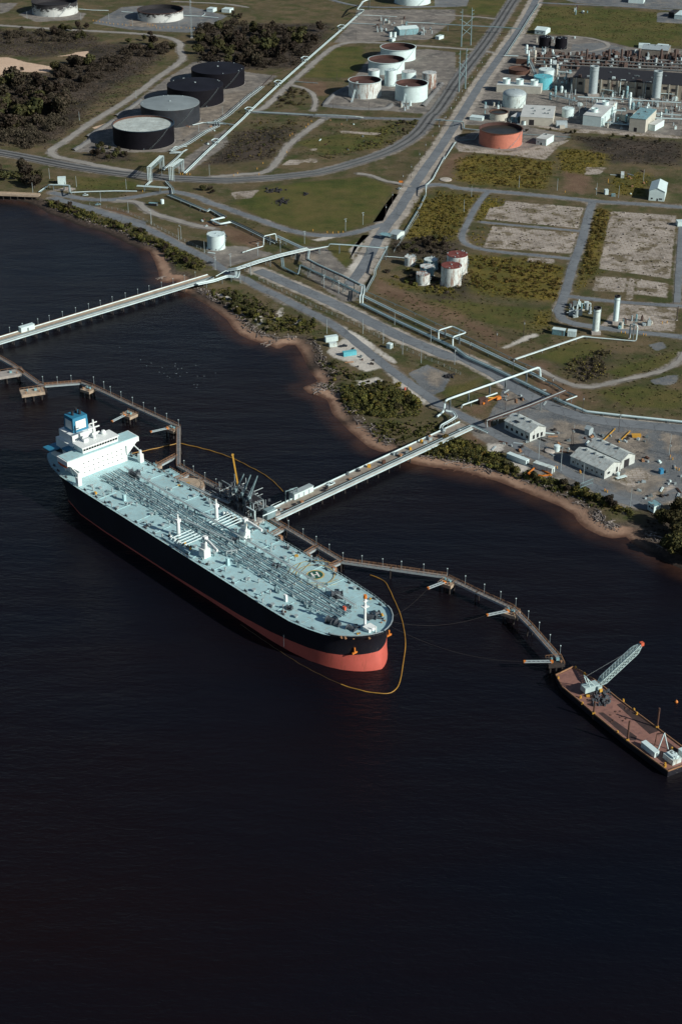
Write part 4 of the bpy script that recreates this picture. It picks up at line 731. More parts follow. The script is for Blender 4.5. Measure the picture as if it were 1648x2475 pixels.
# dolphins
def dolphin(label, p, sx, sy, rz, z=5.5, mat='concrete_tan', arm=None, rail=False):
    o = thing('mooring_dolphin', label, 'dolphin', (p.x, p.y, 0), rz); MB().box((0,0,z-1.8),(sx,sy,1.8)).build('pile_cap', mat, o)
    first = None
    for a in (-.36,0,.36):
        for b in (-.34,.34):
            if first is None: q = MB().cyl((0,0,0),(0,0,-z-2),.5,n=8).build('pile','timber',o); first = q
            else: q = link('pile', first.data, o)
            q.location = (a*sx, b*sy, z-1.7)
    MB().box((sx*.15,0,z),(1.6,1.3,1.3)).cyl((-sx*.2,sy*.1,z),(-sx*.2,sy*.1,z+1.3),.5,n=8).build('capstan','teal_dull',o)
    for a in (-1,1): MB().cyl((a*sx*.3,-sy*.3,z),(a*sx*.3,-sy*.3,z+.9),.35,n=8).box((a*sx*.3,-sy*.3,z+.9),(1,.9,.3)).build('mooring_hook','rail_orange',o)
    mb = MB(); k = 5
    for i in range(k+1):
        for s_ in ((-sx/2+.2+(sx-.4)*i/k, sy/2-.2),(sx/2-.2, -sy/2+.2+(sy-.4)*i/k)): mb.box((s_[0],s_[1],z),(.14,.14,1.2))
    mb.beam((-sx/2+.2,sy/2-.2,z+1.2),(sx/2-.2,sy/2-.2,z+1.2),.13,.13).beam((sx/2-.2,-sy/2+.2,z+1.2),(sx/2-.2,sy/2-.2,z+1.2),.13,.13); mb.build('guard_rail','rail_orange',o)
    return o
dolphin('tan concrete dolphin at the far left walkway bend', at('G',610,830,5), 8,7,-.6); dolphin('dolphin on dark piles beside the walkway just above the tanker funnel', at('G',890,1003,5), 9,7,-.7); dolphin('tan dolphin at the walkway corner nearest the tanker stern', at('G',1188,1102,5), 8,6,-.7)
dolphin('large pale berth platform at the left behind the tanker', at('G',225,850,5), 15,9,.35,6,'concrete_tan'); dolphin('far left berth platform cut by the picture edge', at('G',40,730,5), 24,9,.4,6,'concrete')
dolphin('first concrete dolphin off the tanker bow', at('N',315,225,5), 8,6.5,-.6); dolphin('second concrete dolphin off the tanker bow', at('N',915,510,5), 8,6.5,-.55); dolphin('rust railed dolphin touching the barge bow', at('N',1335,975,5), 8,7,.15,5.5,'timber')
dolphin('square concrete dolphin at the tanker stern quarter', at('J',822,470,5), 6,7,-.8); dolphin('flat teal topped breasting platform aft of the round dolphin', at('J',935,520,6), 13,8,-.85,6,'deck_teal'); dolphin('flat breasting platform against the tanker forward of the loading platform', at('K',640,510,6), 14,9,-.85,6,'deck_teal'); dolphin('dark platform between forward catwalks by the tanker side', at('K',975,735,6), 13,7,-.85,6,'steel')
for c, x, y, lab in (('K',725,580,'first'),('K',905,700,'second'),('K',1065,780,'third')):
    p = at(c,x,y,4); o = thing('fender', lab+' tan rubber fender panel between tanker bow side and walkway, counted from the platform', 'fender', (p.x,p.y,0), -.85); MB().box((0,0,1),(2.4,1.6,5)).build('panel','rail_orange',o); MB().box((0,1.4,2),(1.6,1.4,2.4)).build('cell','dark',o); MB().cyl((0,1.4,2.2),(0,1.4,-3),.6,n=8).build('pile','timber',o)
for x, y, r, lab in ((1050,597,9.5,'big round tan topped sheet pile dolphin behind the tanker rail'),(1232,700,8.2,'second round dolphin, next to the loading platform')):
    p = at('J',x,y,6.5); o = thing('round_dolphin', lab, 'dolphin', (p.x,p.y,0)); MB().cyl((0,0,-3),(0,0,6.3),r,n=40,caps=False).build('sheet_pile_wall','concrete',o,smooth=True); MB().lathe([(r,6.3),(r-.05,6.5),(0.01,6.55)],40).build('cap','concrete_tan',o); MB().cyl((0,0,6.5),(0,0,7.8),.7,n=10).box((0,0,7.8),(2,2,.5)).build('bollard','yellow',o)
    mb = MB()
    for i in range(20):
        a = 2*math.pi*i/20; b = 2*math.pi*(i+1)/20; mb.box(((r-.3)*math.cos(a),(r-.3)*math.sin(a),6.5),(.15,.15,1.2)).beam(((r-.3)*math.cos(a),(r-.3)*math.sin(a),7.7),((r-.3)*math.cos(b),(r-.3)*math.sin(b),7.7),.13,.13)
    mb.build('guard_rail','rail_orange',o)
# mooring gangways with orange ends, and the mooring lines
def gangway(label, c, a, b, z=6.6):
    p, q = at(c,*a,z), at(c,*b,z); o = thing('mooring_gangway', label, 'mooring arm', p); u = (q-p).normalized(); n = Vector((-u.y,u.x,0))
    for s_ in (1,-1): MB().beam(p+n*s_*.7, q+n*s_*.7, .35,.5).build('chord','galv',o,world=True)
    mb = MB(); k = int((q-p).length/2)
    for i in range(k): mb.beam(p.lerp(q,i/k)+n*.7, p.lerp(q,(i+1)/k)-n*.7, .15,.15)
    mb.build('lacing','galv',o,world=True); MB().beam(q-u*.7,q+u*.4,1.6,.7).build('tip','orange',o,world=True); MB().beam(p-u*.9,p+u*.4,1.6,.8).build('heel','orange',o,world=True)
gangway('white lattice mooring arm with orange tip on the first bow dolphin','N',(285,222),(135,280)); gangway('white lattice mooring arm on the second bow dolphin','N',(885,495),(695,535)); gangway('white lattice mooring arm pointing left from the dolphin beside the barge','N',(1300,974),(1045,976)); gangway('lattice mooring arm at the walkway corner above the tanker bridge wing','G',(1150,1098),(1042,1122)); gangway('lattice mooring arm on the dolphin above the tanker funnel','G',(858,1008),(775,1050))
def rope(label, p, q, r=.05, sag=2.0):
    o = thing('mooring_line', label, 'mooring line', p); MB().tube([p.lerp(q,i/10)-Vector((0,0,sag*4*(i/10)*(1-i/10))) for i in range(11)], r, 5).build('rope','timber',o,world=True)
def SW(x, y, z): return SHIP_P+Vector((x*math.cos(SHIP_R)-y*math.sin(SHIP_R), x*math.sin(SHIP_R)+y*math.cos(SHIP_R), z))
rope('thin mooring line from tanker bow to the first bow dolphin', SW(-9,13,20), at('N',135,280,6.5)); rope('thin mooring line from tanker bow to the second bow dolphin', SW(-6,11,20), at('N',695,535,6.5), sag=4); rope('thin mooring line from tanker bow to the dolphin beside the barge', SW(-3,8,20), at('N',1045,976,6.5), sag=5)
# floating containment boom
def boomline(label, l, r=.24, mt='boom'):
    P = resample(l, 2.0); P = [Vector((p.x,p.y,.1+.12*math.sin(i*1.3))) for i, p in enumerate(P)]; o = thing('containment_boom', label, 'boom', P[0]); seg = 9
    for i in range(0, len(P)-1, seg): MB().tube(P[i:i+seg+1], r, 6).build('float_section',mt,o,world=True)
boomline('yellow floating containment boom curving round the tanker bow', pts('M',[(1080,345),(1190,385),(1230,460),(1260,530),(1310,640),(1340,770),(1350,880),(1330,1010),(1310,1150),(1270,1230),(1180,1250),(1000,1220),(860,1175)],0))
boomline('thin dark boom trailing along the tanker near side', pts('M',[(860,1175),(780,1140),(560,1030),(330,880),(100,720)],0),.14,'boom_dark'); boomline('thin yellow boom arcing behind the loading platform crane', pts('J',[(990,312),(1120,340),(1250,375),(1380,425),(1480,480),('K',600,160),(680,215),(745,285)],0),.26); boomline('straight orange boom from the tanker stern to the walkway', pts('J',[(670,382),(820,350),(970,315)],0),.3); boomline('loose curl of yellow boom floating beside the jetty end', pts('K',[(690,440),(740,415),(790,415),(812,400)],0),.3)  # first boom length is thinner and darker than the others
# ------------------------------------------------------------------ loading platform
lp = [SW(-183,37,0),SW(-183,53,0),SW(-142,55,0),SW(-142,35,0)]; pc = sum(lp, Vector())/4
pf = thing('loading_platform', 'dark steel loading platform crowded with pipework at the jetty head', 'platform', (pc.x,pc.y,0)); MB().prism(lp,6,7.2).build('deck','concrete',pf,world=True)
def SWp(s,t,z): return SW(-s,t,z)
first = None
for s in np.arange(145,182,7.2):
    for t_ in (38,45,52): MB().cyl(SWp(s,t_,6.2),SWp(s,t_,-3),.5,n=8).build('pile','timber',pf,world=True)
for lv in (12,17):
    for s in (146,153,160,167,174):
        for t_ in (39,46):
            if lv == 17 and s > 168: continue
            MB().box(SWp(s,t_,lv-5 if lv > 12 else 7.2),(.5,.5,5),SHIP_R).build('column','galv',pf,world=True)
    mb = MB()
    for t_ in (39,46): mb.beam(SWp(146,t_,lv),SWp(174 if lv == 12 else 167,t_,lv),.5,.6)
    for s in (146,153,160,167): mb.beam(SWp(s,39,lv),SWp(s,46,lv),.5,.6)
    mb.build('floor_frame','steel',pf,world=True); MB().prism([SWp(147,39.5,0),SWp(147,45.5,0),SWp(166,45.5,0),SWp(166,39.5,0)],lv+.3,lv+.4).build('grating','dark',pf,world=True)
mb = MB()
for i in range(220):
    s, t_ = random.uniform(144,181), random.uniform(38,53); mb.box(SWp(s,t_,7.2+random.choice((0,0,0,5.2,10.2 if s < 166 and t_ < 46 else 0))),(random.uniform(.4,1.8),random.uniform(.4,1.5),random.uniform(.6,2.4)),random.random())
kind(mb.build('pipework','deck_gear',pf,world=True),'stuff'); mb = MB()
for i in range(70):
    a = SWp(random.uniform(144,181), random.uniform(38,53), random.uniform(7.5,13)); b = a+random.choice((SWp(1,0,0)-SWp(0,0,0), SWp(0,1,0)-SWp(0,0,0), Vector((0,0,1))))*random.uniform(2,8); mb.cyl(a,b,random.uniform(.12,.3),n=6)
kind(mb.build('small_pipes','pipe_grey',pf,world=True),'stuff')
for s in (150,156,162): MB().cyl(SWp(s,40,7.2),SWp(s,40,19),.5,n=10).beam(SWp(s,40,19),SWp(s+1,46.5,30-(s-150)*.3),.4,.5).beam(SWp(s+1,46.5,30-(s-150)*.3),SWp(s+1,38,17),.35,.4).box(SWp(s,39.4,18),(1.6,1.6,1.8),SHIP_R).build('loading_arm','pipe_teal',pf,world=True)
cb, ct = at('K',465,288,13), None
MB().cyl(Vector((cb.x,cb.y,7)),cb,.9,.7,10).box(cb,(1.8,1.8,1.8)).build('crane_pedestal','yellow',pf,world=True)
lo, hi = 13, 45      # boom tip height so that it stands where the photograph shows it
tip = cb+Vector((-3,3,22)); MB().beam(cb+Vector((0,0,1.5)),tip,.6,.8).build('crane_boom','yellow',pf,world=True); MB().box(tip,(1.2,1.2,.8)).build('boom_tip','yellow',pf,world=True)
MB().box(SWp(142,47,7.2),(3.6,6,5.5),SHIP_R).build('control_cabin','pipe_teal',pf,world=True)
MB().tube([SWp(150,37.5,14),SWp(143,37.5,14),SWp(143,37.5,8)],.5,8).tube([SWp(142,50,8),SWp(139,50,12),SWp(139,40,12),SWp(139,40,7.5)],.45,8).build('riser_pipe','pipe_white',pf,world=True)
MB().beam(SWp(165,36.5,10.5),SWp(205,33,9.5),2.0,.5).beam(SWp(165,35.6,11.6),SWp(205,32.1,10.6),.15,.15).beam(SWp(165,37.4,11.6),SWp(205,33.9,10.6),.15,.15).build('gangway','pipe_grey',pf,world=True)
u2 = (T2B-T2A).normalized(); ang2 = math.atan2(u2.y,u2.x); n2 = Vector((-u2.y,u2.x,0))
def on_t2(c,x,y): q = at(c,x,y,DZ); return (q-T2A).dot(u2)
hut = T2A+u2*on_t2('Q',300,440)+n2*5.2; o = thing('jetty_hut','long white equipment cabin on the jetty near the loading platform','cabin',(hut.x,hut.y,DZ),ang2); MB().box((0,0,0),(15,3.6,3.6)).build('wall','white',o); MB().box((0,0,3.6),(15.4,4,.25)).build('roof','pipe_grey',o)
for k in range(3): MB().box((-4+4*k,-1.83,.2),(1.2,.08,2.4)).build('door','galv',o)
for i in range(26):
    q = T2A+u2*random.uniform(4,150)+n2*random.uniform(-2.5,4); o = MB().box((0,0,0),(random.uniform(.8,2.4),random.uniform(.8,1.8),random.uniform(.6,2.2)),random.random()).box((.3,.2,0),(.5,2.2,.4)).build('equipment_skid',random.choice(('rust','steel','rail_orange','pipe_grey','yellow','dark')),None,loc=Vector((q.x,q.y,DZ+.05))); tag(o,'small equipment skid on the jetty roadway near the loading platform','skid','equipment on the jetty head')
q = T2A+u2*18+n2*4.6; o = thing('pipe_riser_stand','tall pale pipe frame behind the jetty cabin','pipe frame',(q.x,q.y,DZ),ang2)
for a in (-1.5,1.5): MB().tube([(a,0,0),(a,0,7.5),(a+6,0,6.6),(a+6,0,0)],.35,8).build('pipe','pipe_teal',o)
# vehicle builder
def car(label, p, rz, mat, truck=False):
    o = thing('parked_car', label, 'car', p, rz); L,W_ = (5.4,2.0) if truck else (4.6,1.85)
    b = MB().prism([(-L/2,-W_/2),(L/2-.3,-W_/2),(L/2,-W_/2+.3),(L/2,W_/2-.3),(L/2-.3,W_/2),(-L/2,W_/2)],.35,1.0).build('body',mat,o); MB().box((.4 if truck else -.3,0,1.0),(1.9 if truck else 2.6,W_*.9,.65),top=.8).build('cabin','glass',o); MB().box((.4 if truck else -.3,0,1.65),(1.5 if truck else 2.0,W_*.7,.05)).build('roof',mat,o)
    w0 = None
    for a in (-1,1):
        for s_ in (-1,1):
            if w0 is None: q = MB().cyl((0,-.12,0),(0,.12,0),.35,n=12).build('wheel','dark',o); w0 = q
            else: q = link('wheel', w0.data, o)
            q.location = (a*L*.31, s_*(W_/2-.1), .35)
    return o
q = T2A+u2*on_t2('Q',485,380)+n2*2.0; car('white pickup parked on the jetty roadway',(q.x,q.y,DZ+.1),ang2,'white',True)
q = T1A+((at('G',165,410,DZ)-T1A).dot((T1B-T1A).normalized()))*(T1B-T1A).normalized(); o = thing('jetty_cabin','white cabin on the rear jetty near the left edge','cabin',(q.x,q.y,DZ),math.atan2((T1B-T1A).y,(T1B-T1A).x)); MB().box((0,2.4,0),(11,3.4,3.6)).build('wall','white',o); MB().box((0,2.4,3.6),(11.4,3.8,.25)).build('roof','white',o); MB().box((0,.66,.2),(1.2,.08,2.3)).build('door','steel',o)
# low quay at the far left
a, b = at('D',-120,335,4), at('D',275,350,4); o = thing('quay_bridge','pale low deck bridge entering at the left edge by the dark trees','bridge',(a.x,a.y,0)); MB().beam(a,b,7,.8).build('deck','concrete_tan',o,world=True)
for s_ in (3.4,-3.4): MB().beam(a+Vector((0,s_,.8)),b+Vector((0,s_,.8)),.25,.9).build('parapet','concrete_tan',o,world=True)
for i in range(9): c = a.lerp(b,i/8); MB().cyl(c+Vector((0,-3,0)),c+Vector((0,-3,-6)),.4,n=8).cyl(c+Vector((0,3,0)),c+Vector((0,3,-6)),.4,n=8).build('pile_bent','timber',o,world=True)
# ------------------------------------------------------------------ storage tanks
def fit_tank(c, xl, xr, yr, yb):
    a, b, k = CROP[c]; xc = a+(xl+xr)/2*k; hw = (xr-xl)/2*k; Fp = gp(xc, b+yb*k); ctr = Fp.copy(); r = 1
    for _ in range(6):
        zc = proj(ctr)[2]; r = hw*zc/FPX; d = Vector((Fp.x, Fp.y, 0)).normalized(); ctr = Fp+d*r
    lo, hi = .5, 60
    for _ in range(30):
        m_ = (lo+hi)/2
        if proj(ctr+Vector((0,0,m_)))[1] > b+yr*k: lo = m_
        else: hi = m_
    return ctr, r, lo
def tank(label, c, xl, xr, yr, yb, shell, roof='cone', roofm=None, rim=None, inner=None, rz=.0, stair=True, hgt=None, floor=.55, courses=True, cat='storage tank'):
    p, r, h = fit_tank(c, xl, xr, yr, yb); h = hgt or h; n = 56 if r > 12 else 28; o = thing('storage_tank', label, cat, p)
    opened = roof in ('open','float')
    if opened:
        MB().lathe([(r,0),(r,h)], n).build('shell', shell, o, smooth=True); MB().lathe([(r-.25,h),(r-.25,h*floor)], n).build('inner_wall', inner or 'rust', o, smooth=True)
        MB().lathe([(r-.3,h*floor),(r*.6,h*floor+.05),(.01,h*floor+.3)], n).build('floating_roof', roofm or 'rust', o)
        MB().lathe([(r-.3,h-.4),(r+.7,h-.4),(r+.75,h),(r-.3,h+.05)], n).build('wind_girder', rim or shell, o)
    else:
        MB().lathe([(r,0),(r,h)], n).build('shell', shell, o, smooth=True); k = dict(cone=.055,dome=.34,flat=.012)[roof]
        prof = [(r+.15,h-.25),(r+.15,h)]+([(r*math.cos(a),h+r*k*math.sin(a)) for a in np.linspace(0.08,1.5,9)] if roof == 'dome' else [(r*.98,h+.1),(.01,h+r*k)])
        rf = MB().lathe(prof, n).build('roof', roofm or shell, o, smooth=roof == 'dome')
        MB().cyl((0,0,h+r*k*.9),(0,0,h+r*k+.9),max(.5,r*.03),n=8).build('roof_vent','galv',rf)
        for i in range(5):
            a = random.uniform(0,6.28); MB().box((math.cos(a)*r*.93,math.sin(a)*r*.93,h),(.8,.8,.8)).build('roof_hatch','galv',rf)
    mb = MB().lathe([(r+.02,0),(r+.9,0),(r+.9,-.02)][:2], n); mb.v = [(x,y,.12) for x,y,z in mb.v]; mb.build('ring_foundation','concrete',o)
    if courses and r > 5:
        for i in range(1, int(h/2.4)): MB().lathe([(r,i*2.4-.05),(r+.05,i*2.4),(r,i*2.4+.05)], n).build('plate_course', shell, o)
    if stair and r > 4:
        mb = MB(); m_ = int(h/.9); a0 = math.radians(-75)+rz; da = (h*1.25/r)/m_; pv = None
        for i in range(m_+1):
            a = a0+da*i; z = h*i/m_; q = Vector((math.cos(a)*(r+.6),math.sin(a)*(r+.6),z)); mb.box((q.x,q.y,q.z-.1),(1.0,.7,.12),a)
            q2 = Vector((math.cos(a)*(r+1.0),math.sin(a)*(r+1.0),z+1.0))
            if pv: mb.beam(pv,q2,.1,.1)
            pv = q2
        mb.build('stairway','steel' if 'black' in shell or 'grey' in shell else 'galv',o)
        a = random.uniform(-2.2,-1); MB().cyl((math.cos(a)*(r-.1),math.sin(a)*(r-.1),1.1),(math.cos(a)*(r+.35),math.sin(a)*(r+.35),1.1),.5,n=10).build('manhole','steel',o)
    return o, p, r, h
tank('black open-top tank with pale floating roof, nearest of the black row', 'A',790,1208,850,1035,'tank_black','float','float_roof','dark_blue','rust',floor=.9)
o, p, r, h = tank('dark tank with grey metal roof, second of the black row', 'A',980,1383,708,883,'tank_grey','cone','grey_roof')
tank('black tank with black roof speckled white at its edge, third of the row', 'A',1160,1545,580,745,'tank_black','cone','tank_black_roof'); tank('black tank at the far end of the black row', 'A',1325,1689,468,618,'tank_black','cone','tank_black_roof')
tank('old tank with peeling black and white shell at the top left corner', 'A',232,541,4,118,'shell_peel','open','dark','dark','dark'); tank('old peeling tank alone on a grey yard beside the tall lattice mast', 'A',955,1266,62,158,'shell_peel','open','dark','rust','dark')
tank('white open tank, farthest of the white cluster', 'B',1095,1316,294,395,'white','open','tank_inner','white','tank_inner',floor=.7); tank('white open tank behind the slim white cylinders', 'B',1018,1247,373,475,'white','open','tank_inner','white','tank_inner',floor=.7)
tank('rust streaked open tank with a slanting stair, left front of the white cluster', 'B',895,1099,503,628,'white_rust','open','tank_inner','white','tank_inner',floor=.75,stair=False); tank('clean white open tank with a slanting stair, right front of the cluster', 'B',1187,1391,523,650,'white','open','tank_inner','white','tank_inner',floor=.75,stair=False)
tank('slim white tank half hidden behind the rust streaked open tank', 'B',1017,1090,440,545,'white','flat','roof_pale'); tank('slim white tank standing between the two front open tanks', 'B',1120,1195,440,548,'white','cone','white'); tank('slim white tank behind the clean front open tank', 'B',1228,1318,450,545,'white','flat','roof_pale'); tank('slim tank heavily streaked with rust at the right of the white cluster', 'B',1357,1447,457,565,'white_rust2','flat','roof_pale')
tank('large white tank cut off by the top edge of the picture', 'B',1183,1410,-70,38,'white','cone','white')
for x0,y0,x1,y1,lab in ((950,515,915,645,'rusty'),(1262,540,1240,668,'clean')):
    a = at('B',x1,y1); pA = at('B',x0,y0,LZ+15.5); o = thing('tank_stair','slanting white stair leaning on the %s front open tank' % lab,'stair',a)
    for s_ in (-.6,.6): MB().beam(a+Vector((s_,0,.2)),pA+Vector((s_,0,0)),.35,.5).build('stringer','white',o,world=True)
    mb = MB()
    for i in range(24): q = a.lerp(pA,i/24); mb.box((q.x,q.y,q.z),(1.2,.5,.12))
    kind(mb.build('treads','galv',o,world=True),'stuff'); MB().box(a+Vector((0,0,0)),(2.4,1.6,1.6)).build('pump_set','galv',o,world=True)
tank('wide terracotta red open tank with rusty rim beside the main road', 'C',278,549,812,945,'tank_red','open','sump','rust','tank_inner',floor=.8)
tank('left of two short black tanks behind the plant', 'C',657,733,232,308,'tank_black','flat','tank_black_roof'); tank('right of two short black tanks behind the plant', 'C',760,835,238,316,'tank_black','flat','tank_black_roof')
tank('low rusty round basin behind the cooling tower', 'C',468,602,432,478,'rust','open','rust','rust','rust',floor=.7,stair=False); tank('bright turquoise tank beside the cooling tower', 'C',622,742,482,572,'teal_tank','flat','teal_tank'); tank('white tank half hidden behind the turquoise tank', 'C',653,752,438,522,'white','flat','white')
tank('pale domed tank in front of the cooling tower', 'C',427,573,592,688,'white_dirty','dome','galv'); tank('low rusty clarifier basin above the red tank', 'C',345,460,706,768,'beige','open','sump','rust','rust',floor=.85,stair=False); tank('small white cone roofed tank right of the big pale building', 'C',803,878,685,748,'white','cone','white')
tank('white tank standing alone near the upper jetty landing', 'E',5,118,562,670,'white','flat','white')
tank('small rust streaked tank, farthest left of the overgrown cluster', 'E',1246,1313,705,768,'white_rust','flat','white_rust'); tank('dull teal tank, rear one of the overgrown cluster', 'E',1368,1453,722,795,'teal_dull','flat','white_dirty'); tank('dull teal tank, front one of the overgrown cluster', 'E',1344,1431,765,845,'teal_dull','flat','white_rust'); tank('short tank with rust crumbled roof in front of the teal pair', 'E',1319,1406,812,890,'white_rust','flat','white_rust2')
tank('tall white tank with dark red roof, front of the overgrown pair', 'F',37,166,762,905,'white_rust','flat','rust_red'); tank('tall white tank with dark red roof, rear of the overgrown pair', 'F',73,203,692,832,'white_rust','flat','rust_red')
def stack(label, c, x, ytop, ybase, wpx, mat='white', group=None, name='exhaust_stack', cat='stack', gear=True):
    p, r, h = fit_tank(c, x-wpx/2, x+wpx/2, ytop, ybase); o = thing(name, label, cat, p); MB().lathe([(r*1.12,0),(r,h*.06),(r,h)],20).build('shell',mat,o,smooth=True); MB().lathe([(r*1.08,h*.95),(r*1.08,h),(r*.85,h),(r*.85,h-2)],20).build('rim','dark' if mat != 'galv' else 'galv',o)
    if gear:
        MB().lathe([(r,h*.86),(r+.5,h*.86),(r+.5,h*.86+.2),(r,h*.86+.2)],20).build('platform','galv',o); mb = MB().beam((r+.3,-.3,0),(r+.3,-.3,h),.1,.1).beam((r+.3,.3,0),(r+.3,.3,h),.1,.1)
        for i in range(int(h)): mb.box((r+.3,0,i),(.1,.6,.1))
        mb.build('ladder','galv',o); MB().box((0,-r,0),(r*2.6,r*1.6,2)).build('plinth','concrete',o)
    return o, p, r, h
stack('tall pale stack standing beside the road end, left of the pair', 'I',1016,112,282,44,'white_dirty'); stack('tall white stack on the broken concrete pad, right of the pair', 'I',1142,38,218,34,'white')
stack('left tall silver boiler stack against the tan plant wall', 'C',998,418,608,54,'galv'); stack('right tall silver boiler stack against the tan plant wall', 'C',1398,450,637,52,'galv')
# ------------------------------------------------------------------ buildings
def quadframe(c, A, B, C_):
    """A front-left, B front-right, C back-right corner on the ground"""
    a, b, d = at(c,*A), at(c,*B), at(c,*C_); u = (b-a); L = u.length; u.normalize(); D = abs((d-b).dot(Vector((-u.y,u.x,0)))); return a, u, L, D, math.atan2(u.y,u.x)
def shed(label, c, A, B, C_, h, wall, roof, gable=0, axis='x', name='building', cat='building', doors=(), wins=(), vents=0, base=None):
    """box or gabled building standing on the quadrilateral; local x along the front, y to the back"""
    a, u, L, D, rz = quadframe(c, A, B, C_); o = thing(name, label, cat, a, rz); z0 = LZ
    MB().box((L/2,D/2,0),(L,D,h)).build('wall',wall,o)
    if gable:
        e = .4
        if axis == 'x': prof = [(-e,-e,h-.05),(L+e,-e,h-.05),(L+e,D/2,h+gable),(-e,D/2,h+gable),(-e,D+e,h-.05),(L+e,D+e,h-.05)]; fs = [(0,1,2,3),(3,2,5,4)]; gab = [(0.02,0.02,h),(0.02,D,h),(0.02,D/2,h+gable-.1)],[(L-.02,0.02,h),(L-.02,D,h),(L-.02,D/2,h+gable-.1)]
        else: prof = [(-e,-e,h-.05),(L/2,-e,h+gable),(L/2,D+e,h+gable),(-e,D+e,h-.05),(L+e,-e,h-.05),(L+e,D+e,h-.05)]; fs = [(0,1,2,3),(1,4,5,2)]; gab = [(0.02,0.02,h),(L,0.02,h),(L/2,0.02,h+gable-.1)],[(0.02,D-.02,h),(L,D-.02,h),(L/2,D-.02,h+gable-.1)]
        mb = MB(); n = len(prof); mb.add(prof+[(x,y,z+.18) for x,y,z in prof],[f[::-1] for f in fs]+[tuple(i+n for i in f) for f in fs]); rf = mb.build('roof',roof,o)
        sm_ = None
        if L > 20 and axis == 'x':
            for q in np.arange(1.5,L,3.2):
                if sm_ is None: sm_ = w3 = MB().beam((0,-e,h+.16),(0,D/2,h+gable+.2),.14,.1).beam((0,D+e,h+.16),(0,D/2,h+gable+.2),.14,.1).build('roof_seam','galv',rf)
                else: w3 = link('roof_seam',sm_.data,rf)
                w3.location = (float(q),0,0)
            for q in (.2,.45,.7): MB().box((L*q,D/2,h+gable-.1),(1.4,1.4,1.0)).build('ridge_vent','steel',rf)
            for q in ((.3,.36,.42) if name == 'workshop' else ()): MB().box((0,0,0),(1.5,2.2,.1)).build('skylight','glass',rf).location = (L*q,D*.22,h+gable*.5+.2)
        mb = MB()
        for g in gab: mb.add(g,[(0,1,2)])
        mb.build('gable_wall',wall,o)
    else:
        rf = MB().box((L/2,D/2,h),(L+.3,D+.3,.35)).build('roof',roof,o); MB().box((L/2,D/2,h+.35),(L-.6,D-.6,.02)).build('roof_sheet',roof,rf)
    for i in range(vents): MB().box((random.uniform(.15,.85)*L,random.uniform(.2,.8)*D,h+.3),(1.6,1.6,1.2)).build('roof_vent','steel',rf)
    for (fx,w_,hh,face) in doors:
        if face == 'f': MB().box((L*fx,-.04,.05),(w_,.08,hh)).build('door','dark',o)
        else: MB().box((L+.04,D*fx,.05),(.08,w_,hh)).build('door','dark',o)
    for (fx,z,w_,hh,face) in wins:
        if face == 'f': w2 = MB().box((L*fx,-.04,z),(w_,.08,hh)).build('window','glass',o); MB().box((L*fx,-.06,z-.15),(w_+.3,.16,.15)).build('sill',wall,w2)
        else: w2 = MB().box((L+.04,D*fx,z),(.08,w_,hh)).build('window','glass',o); MB().box((L+.06,D*fx,z-.15),(.16,w_+.3,.15)).build('sill',wall,w2)
    return o, L, D, rz
# plant
def hall_detail():
    o = [q for q in COL.objects if q.name.startswith('turbine_hall')][0]; w_ = [q for q in o.children if q.name.startswith('wall')][0]; L = max(v.co.x for v in w_.data.vertices)
    for q in np.arange(4,L,9.0):
        MB().box((0,0,0),(1.0,.5,15.3)).build('pilaster','beige',o).location = (float(q),-.3,0)
        if random.random() < .55: MB().box((0,0,0),(4.5,.1,3.0)).build('louvre','dark',o).location = (float(q)+4.5,-.05,random.choice((3,8,9.5)))
        if random.random() < .5: MB().box((0,0,0),(random.uniform(2,6),random.uniform(2,5),random.uniform(1,4))).build('roof_unit',random.choice(('galv','white','pipe_rust')),o).location = (float(q)+3,random.uniform(3,9),15.4)
        if random.random() < .45: MB().tube([(0,-1.4,0),(0,-1.4,13),(0,1,16.4),(5,1,16.4)],.45,8).build('duct',random.choice(('galv','white','pipe_rust')),o).location = (float(q)+2.5,0,0)
shed('big pale flat roofed building with a dark doorway behind the red tank','C',(540,790),(745,800),(788,725),8,'beige','roof_pale',doors=((.35,5,5.5,'f'),),vents=7)
ct_, L, D, rz = shed('long pale cooling tower block with three fan stacks','C',(390,582),(670,598),(690,575),7.5,'beige','roof_pale',name='cooling_tower',cat='cooling tower',vents=0)
for x in (.2,.5,.83): MB().lathe([(4.2,7.8),(3.8,10),(4.3,13),(3.8,12.9),(3.3,10),(3.4,8)],24,(L*x,D/2,0)).build('fan_stack','white',ct_,smooth=True)
c2, L, D, rz = shed('squat cooling unit with two fan stacks beside the switchyard','C',(935,792),(1050,805),(1072,700),10,'white','roof_pale',name='cooling_tower',cat='cooling tower')
for x,y in ((.4,.25),(.55,.75)): MB().lathe([(3.6,10.3),(3.2,11.5),(3.7,14),(3.2,13.9),(2.8,11.5),(3,10.4)],24,(L*x,D*y,0)).build('fan_stack','white',c2,smooth=True)
MB().tube([(L+1.5,2,0),(L+1.5,2,8),(L-.5,2,8.6)],.9,8).tube([(L+1.5,6,0),(L+1.5,6,7),(L-.5,6,7.6)],.9,8).build('riser_pipe','white',c2)
shed('plain pale block with teal roof at the right of the plant','C',(1228,830),(1330,842),(1348,770),13,'beige','teal_dull',doors=((.4,3,4,'f'),),vents=2)
shed('long tan turbine hall wall stretching behind the silver stacks','C',(868,580),(1640,640),(1640,560),15,'tan_wall','dark',vents=10,doors=((.2,6,7,'f'),(.8,5,7,'f')),name='turbine_hall'); hall_detail(); shed('tan boiler house between the two silver stacks','C',(1125,600),(1262,612),(1270,570),9,'tan_wall','brown_roof',doors=((.45,4,5,'f'),),vents=4)
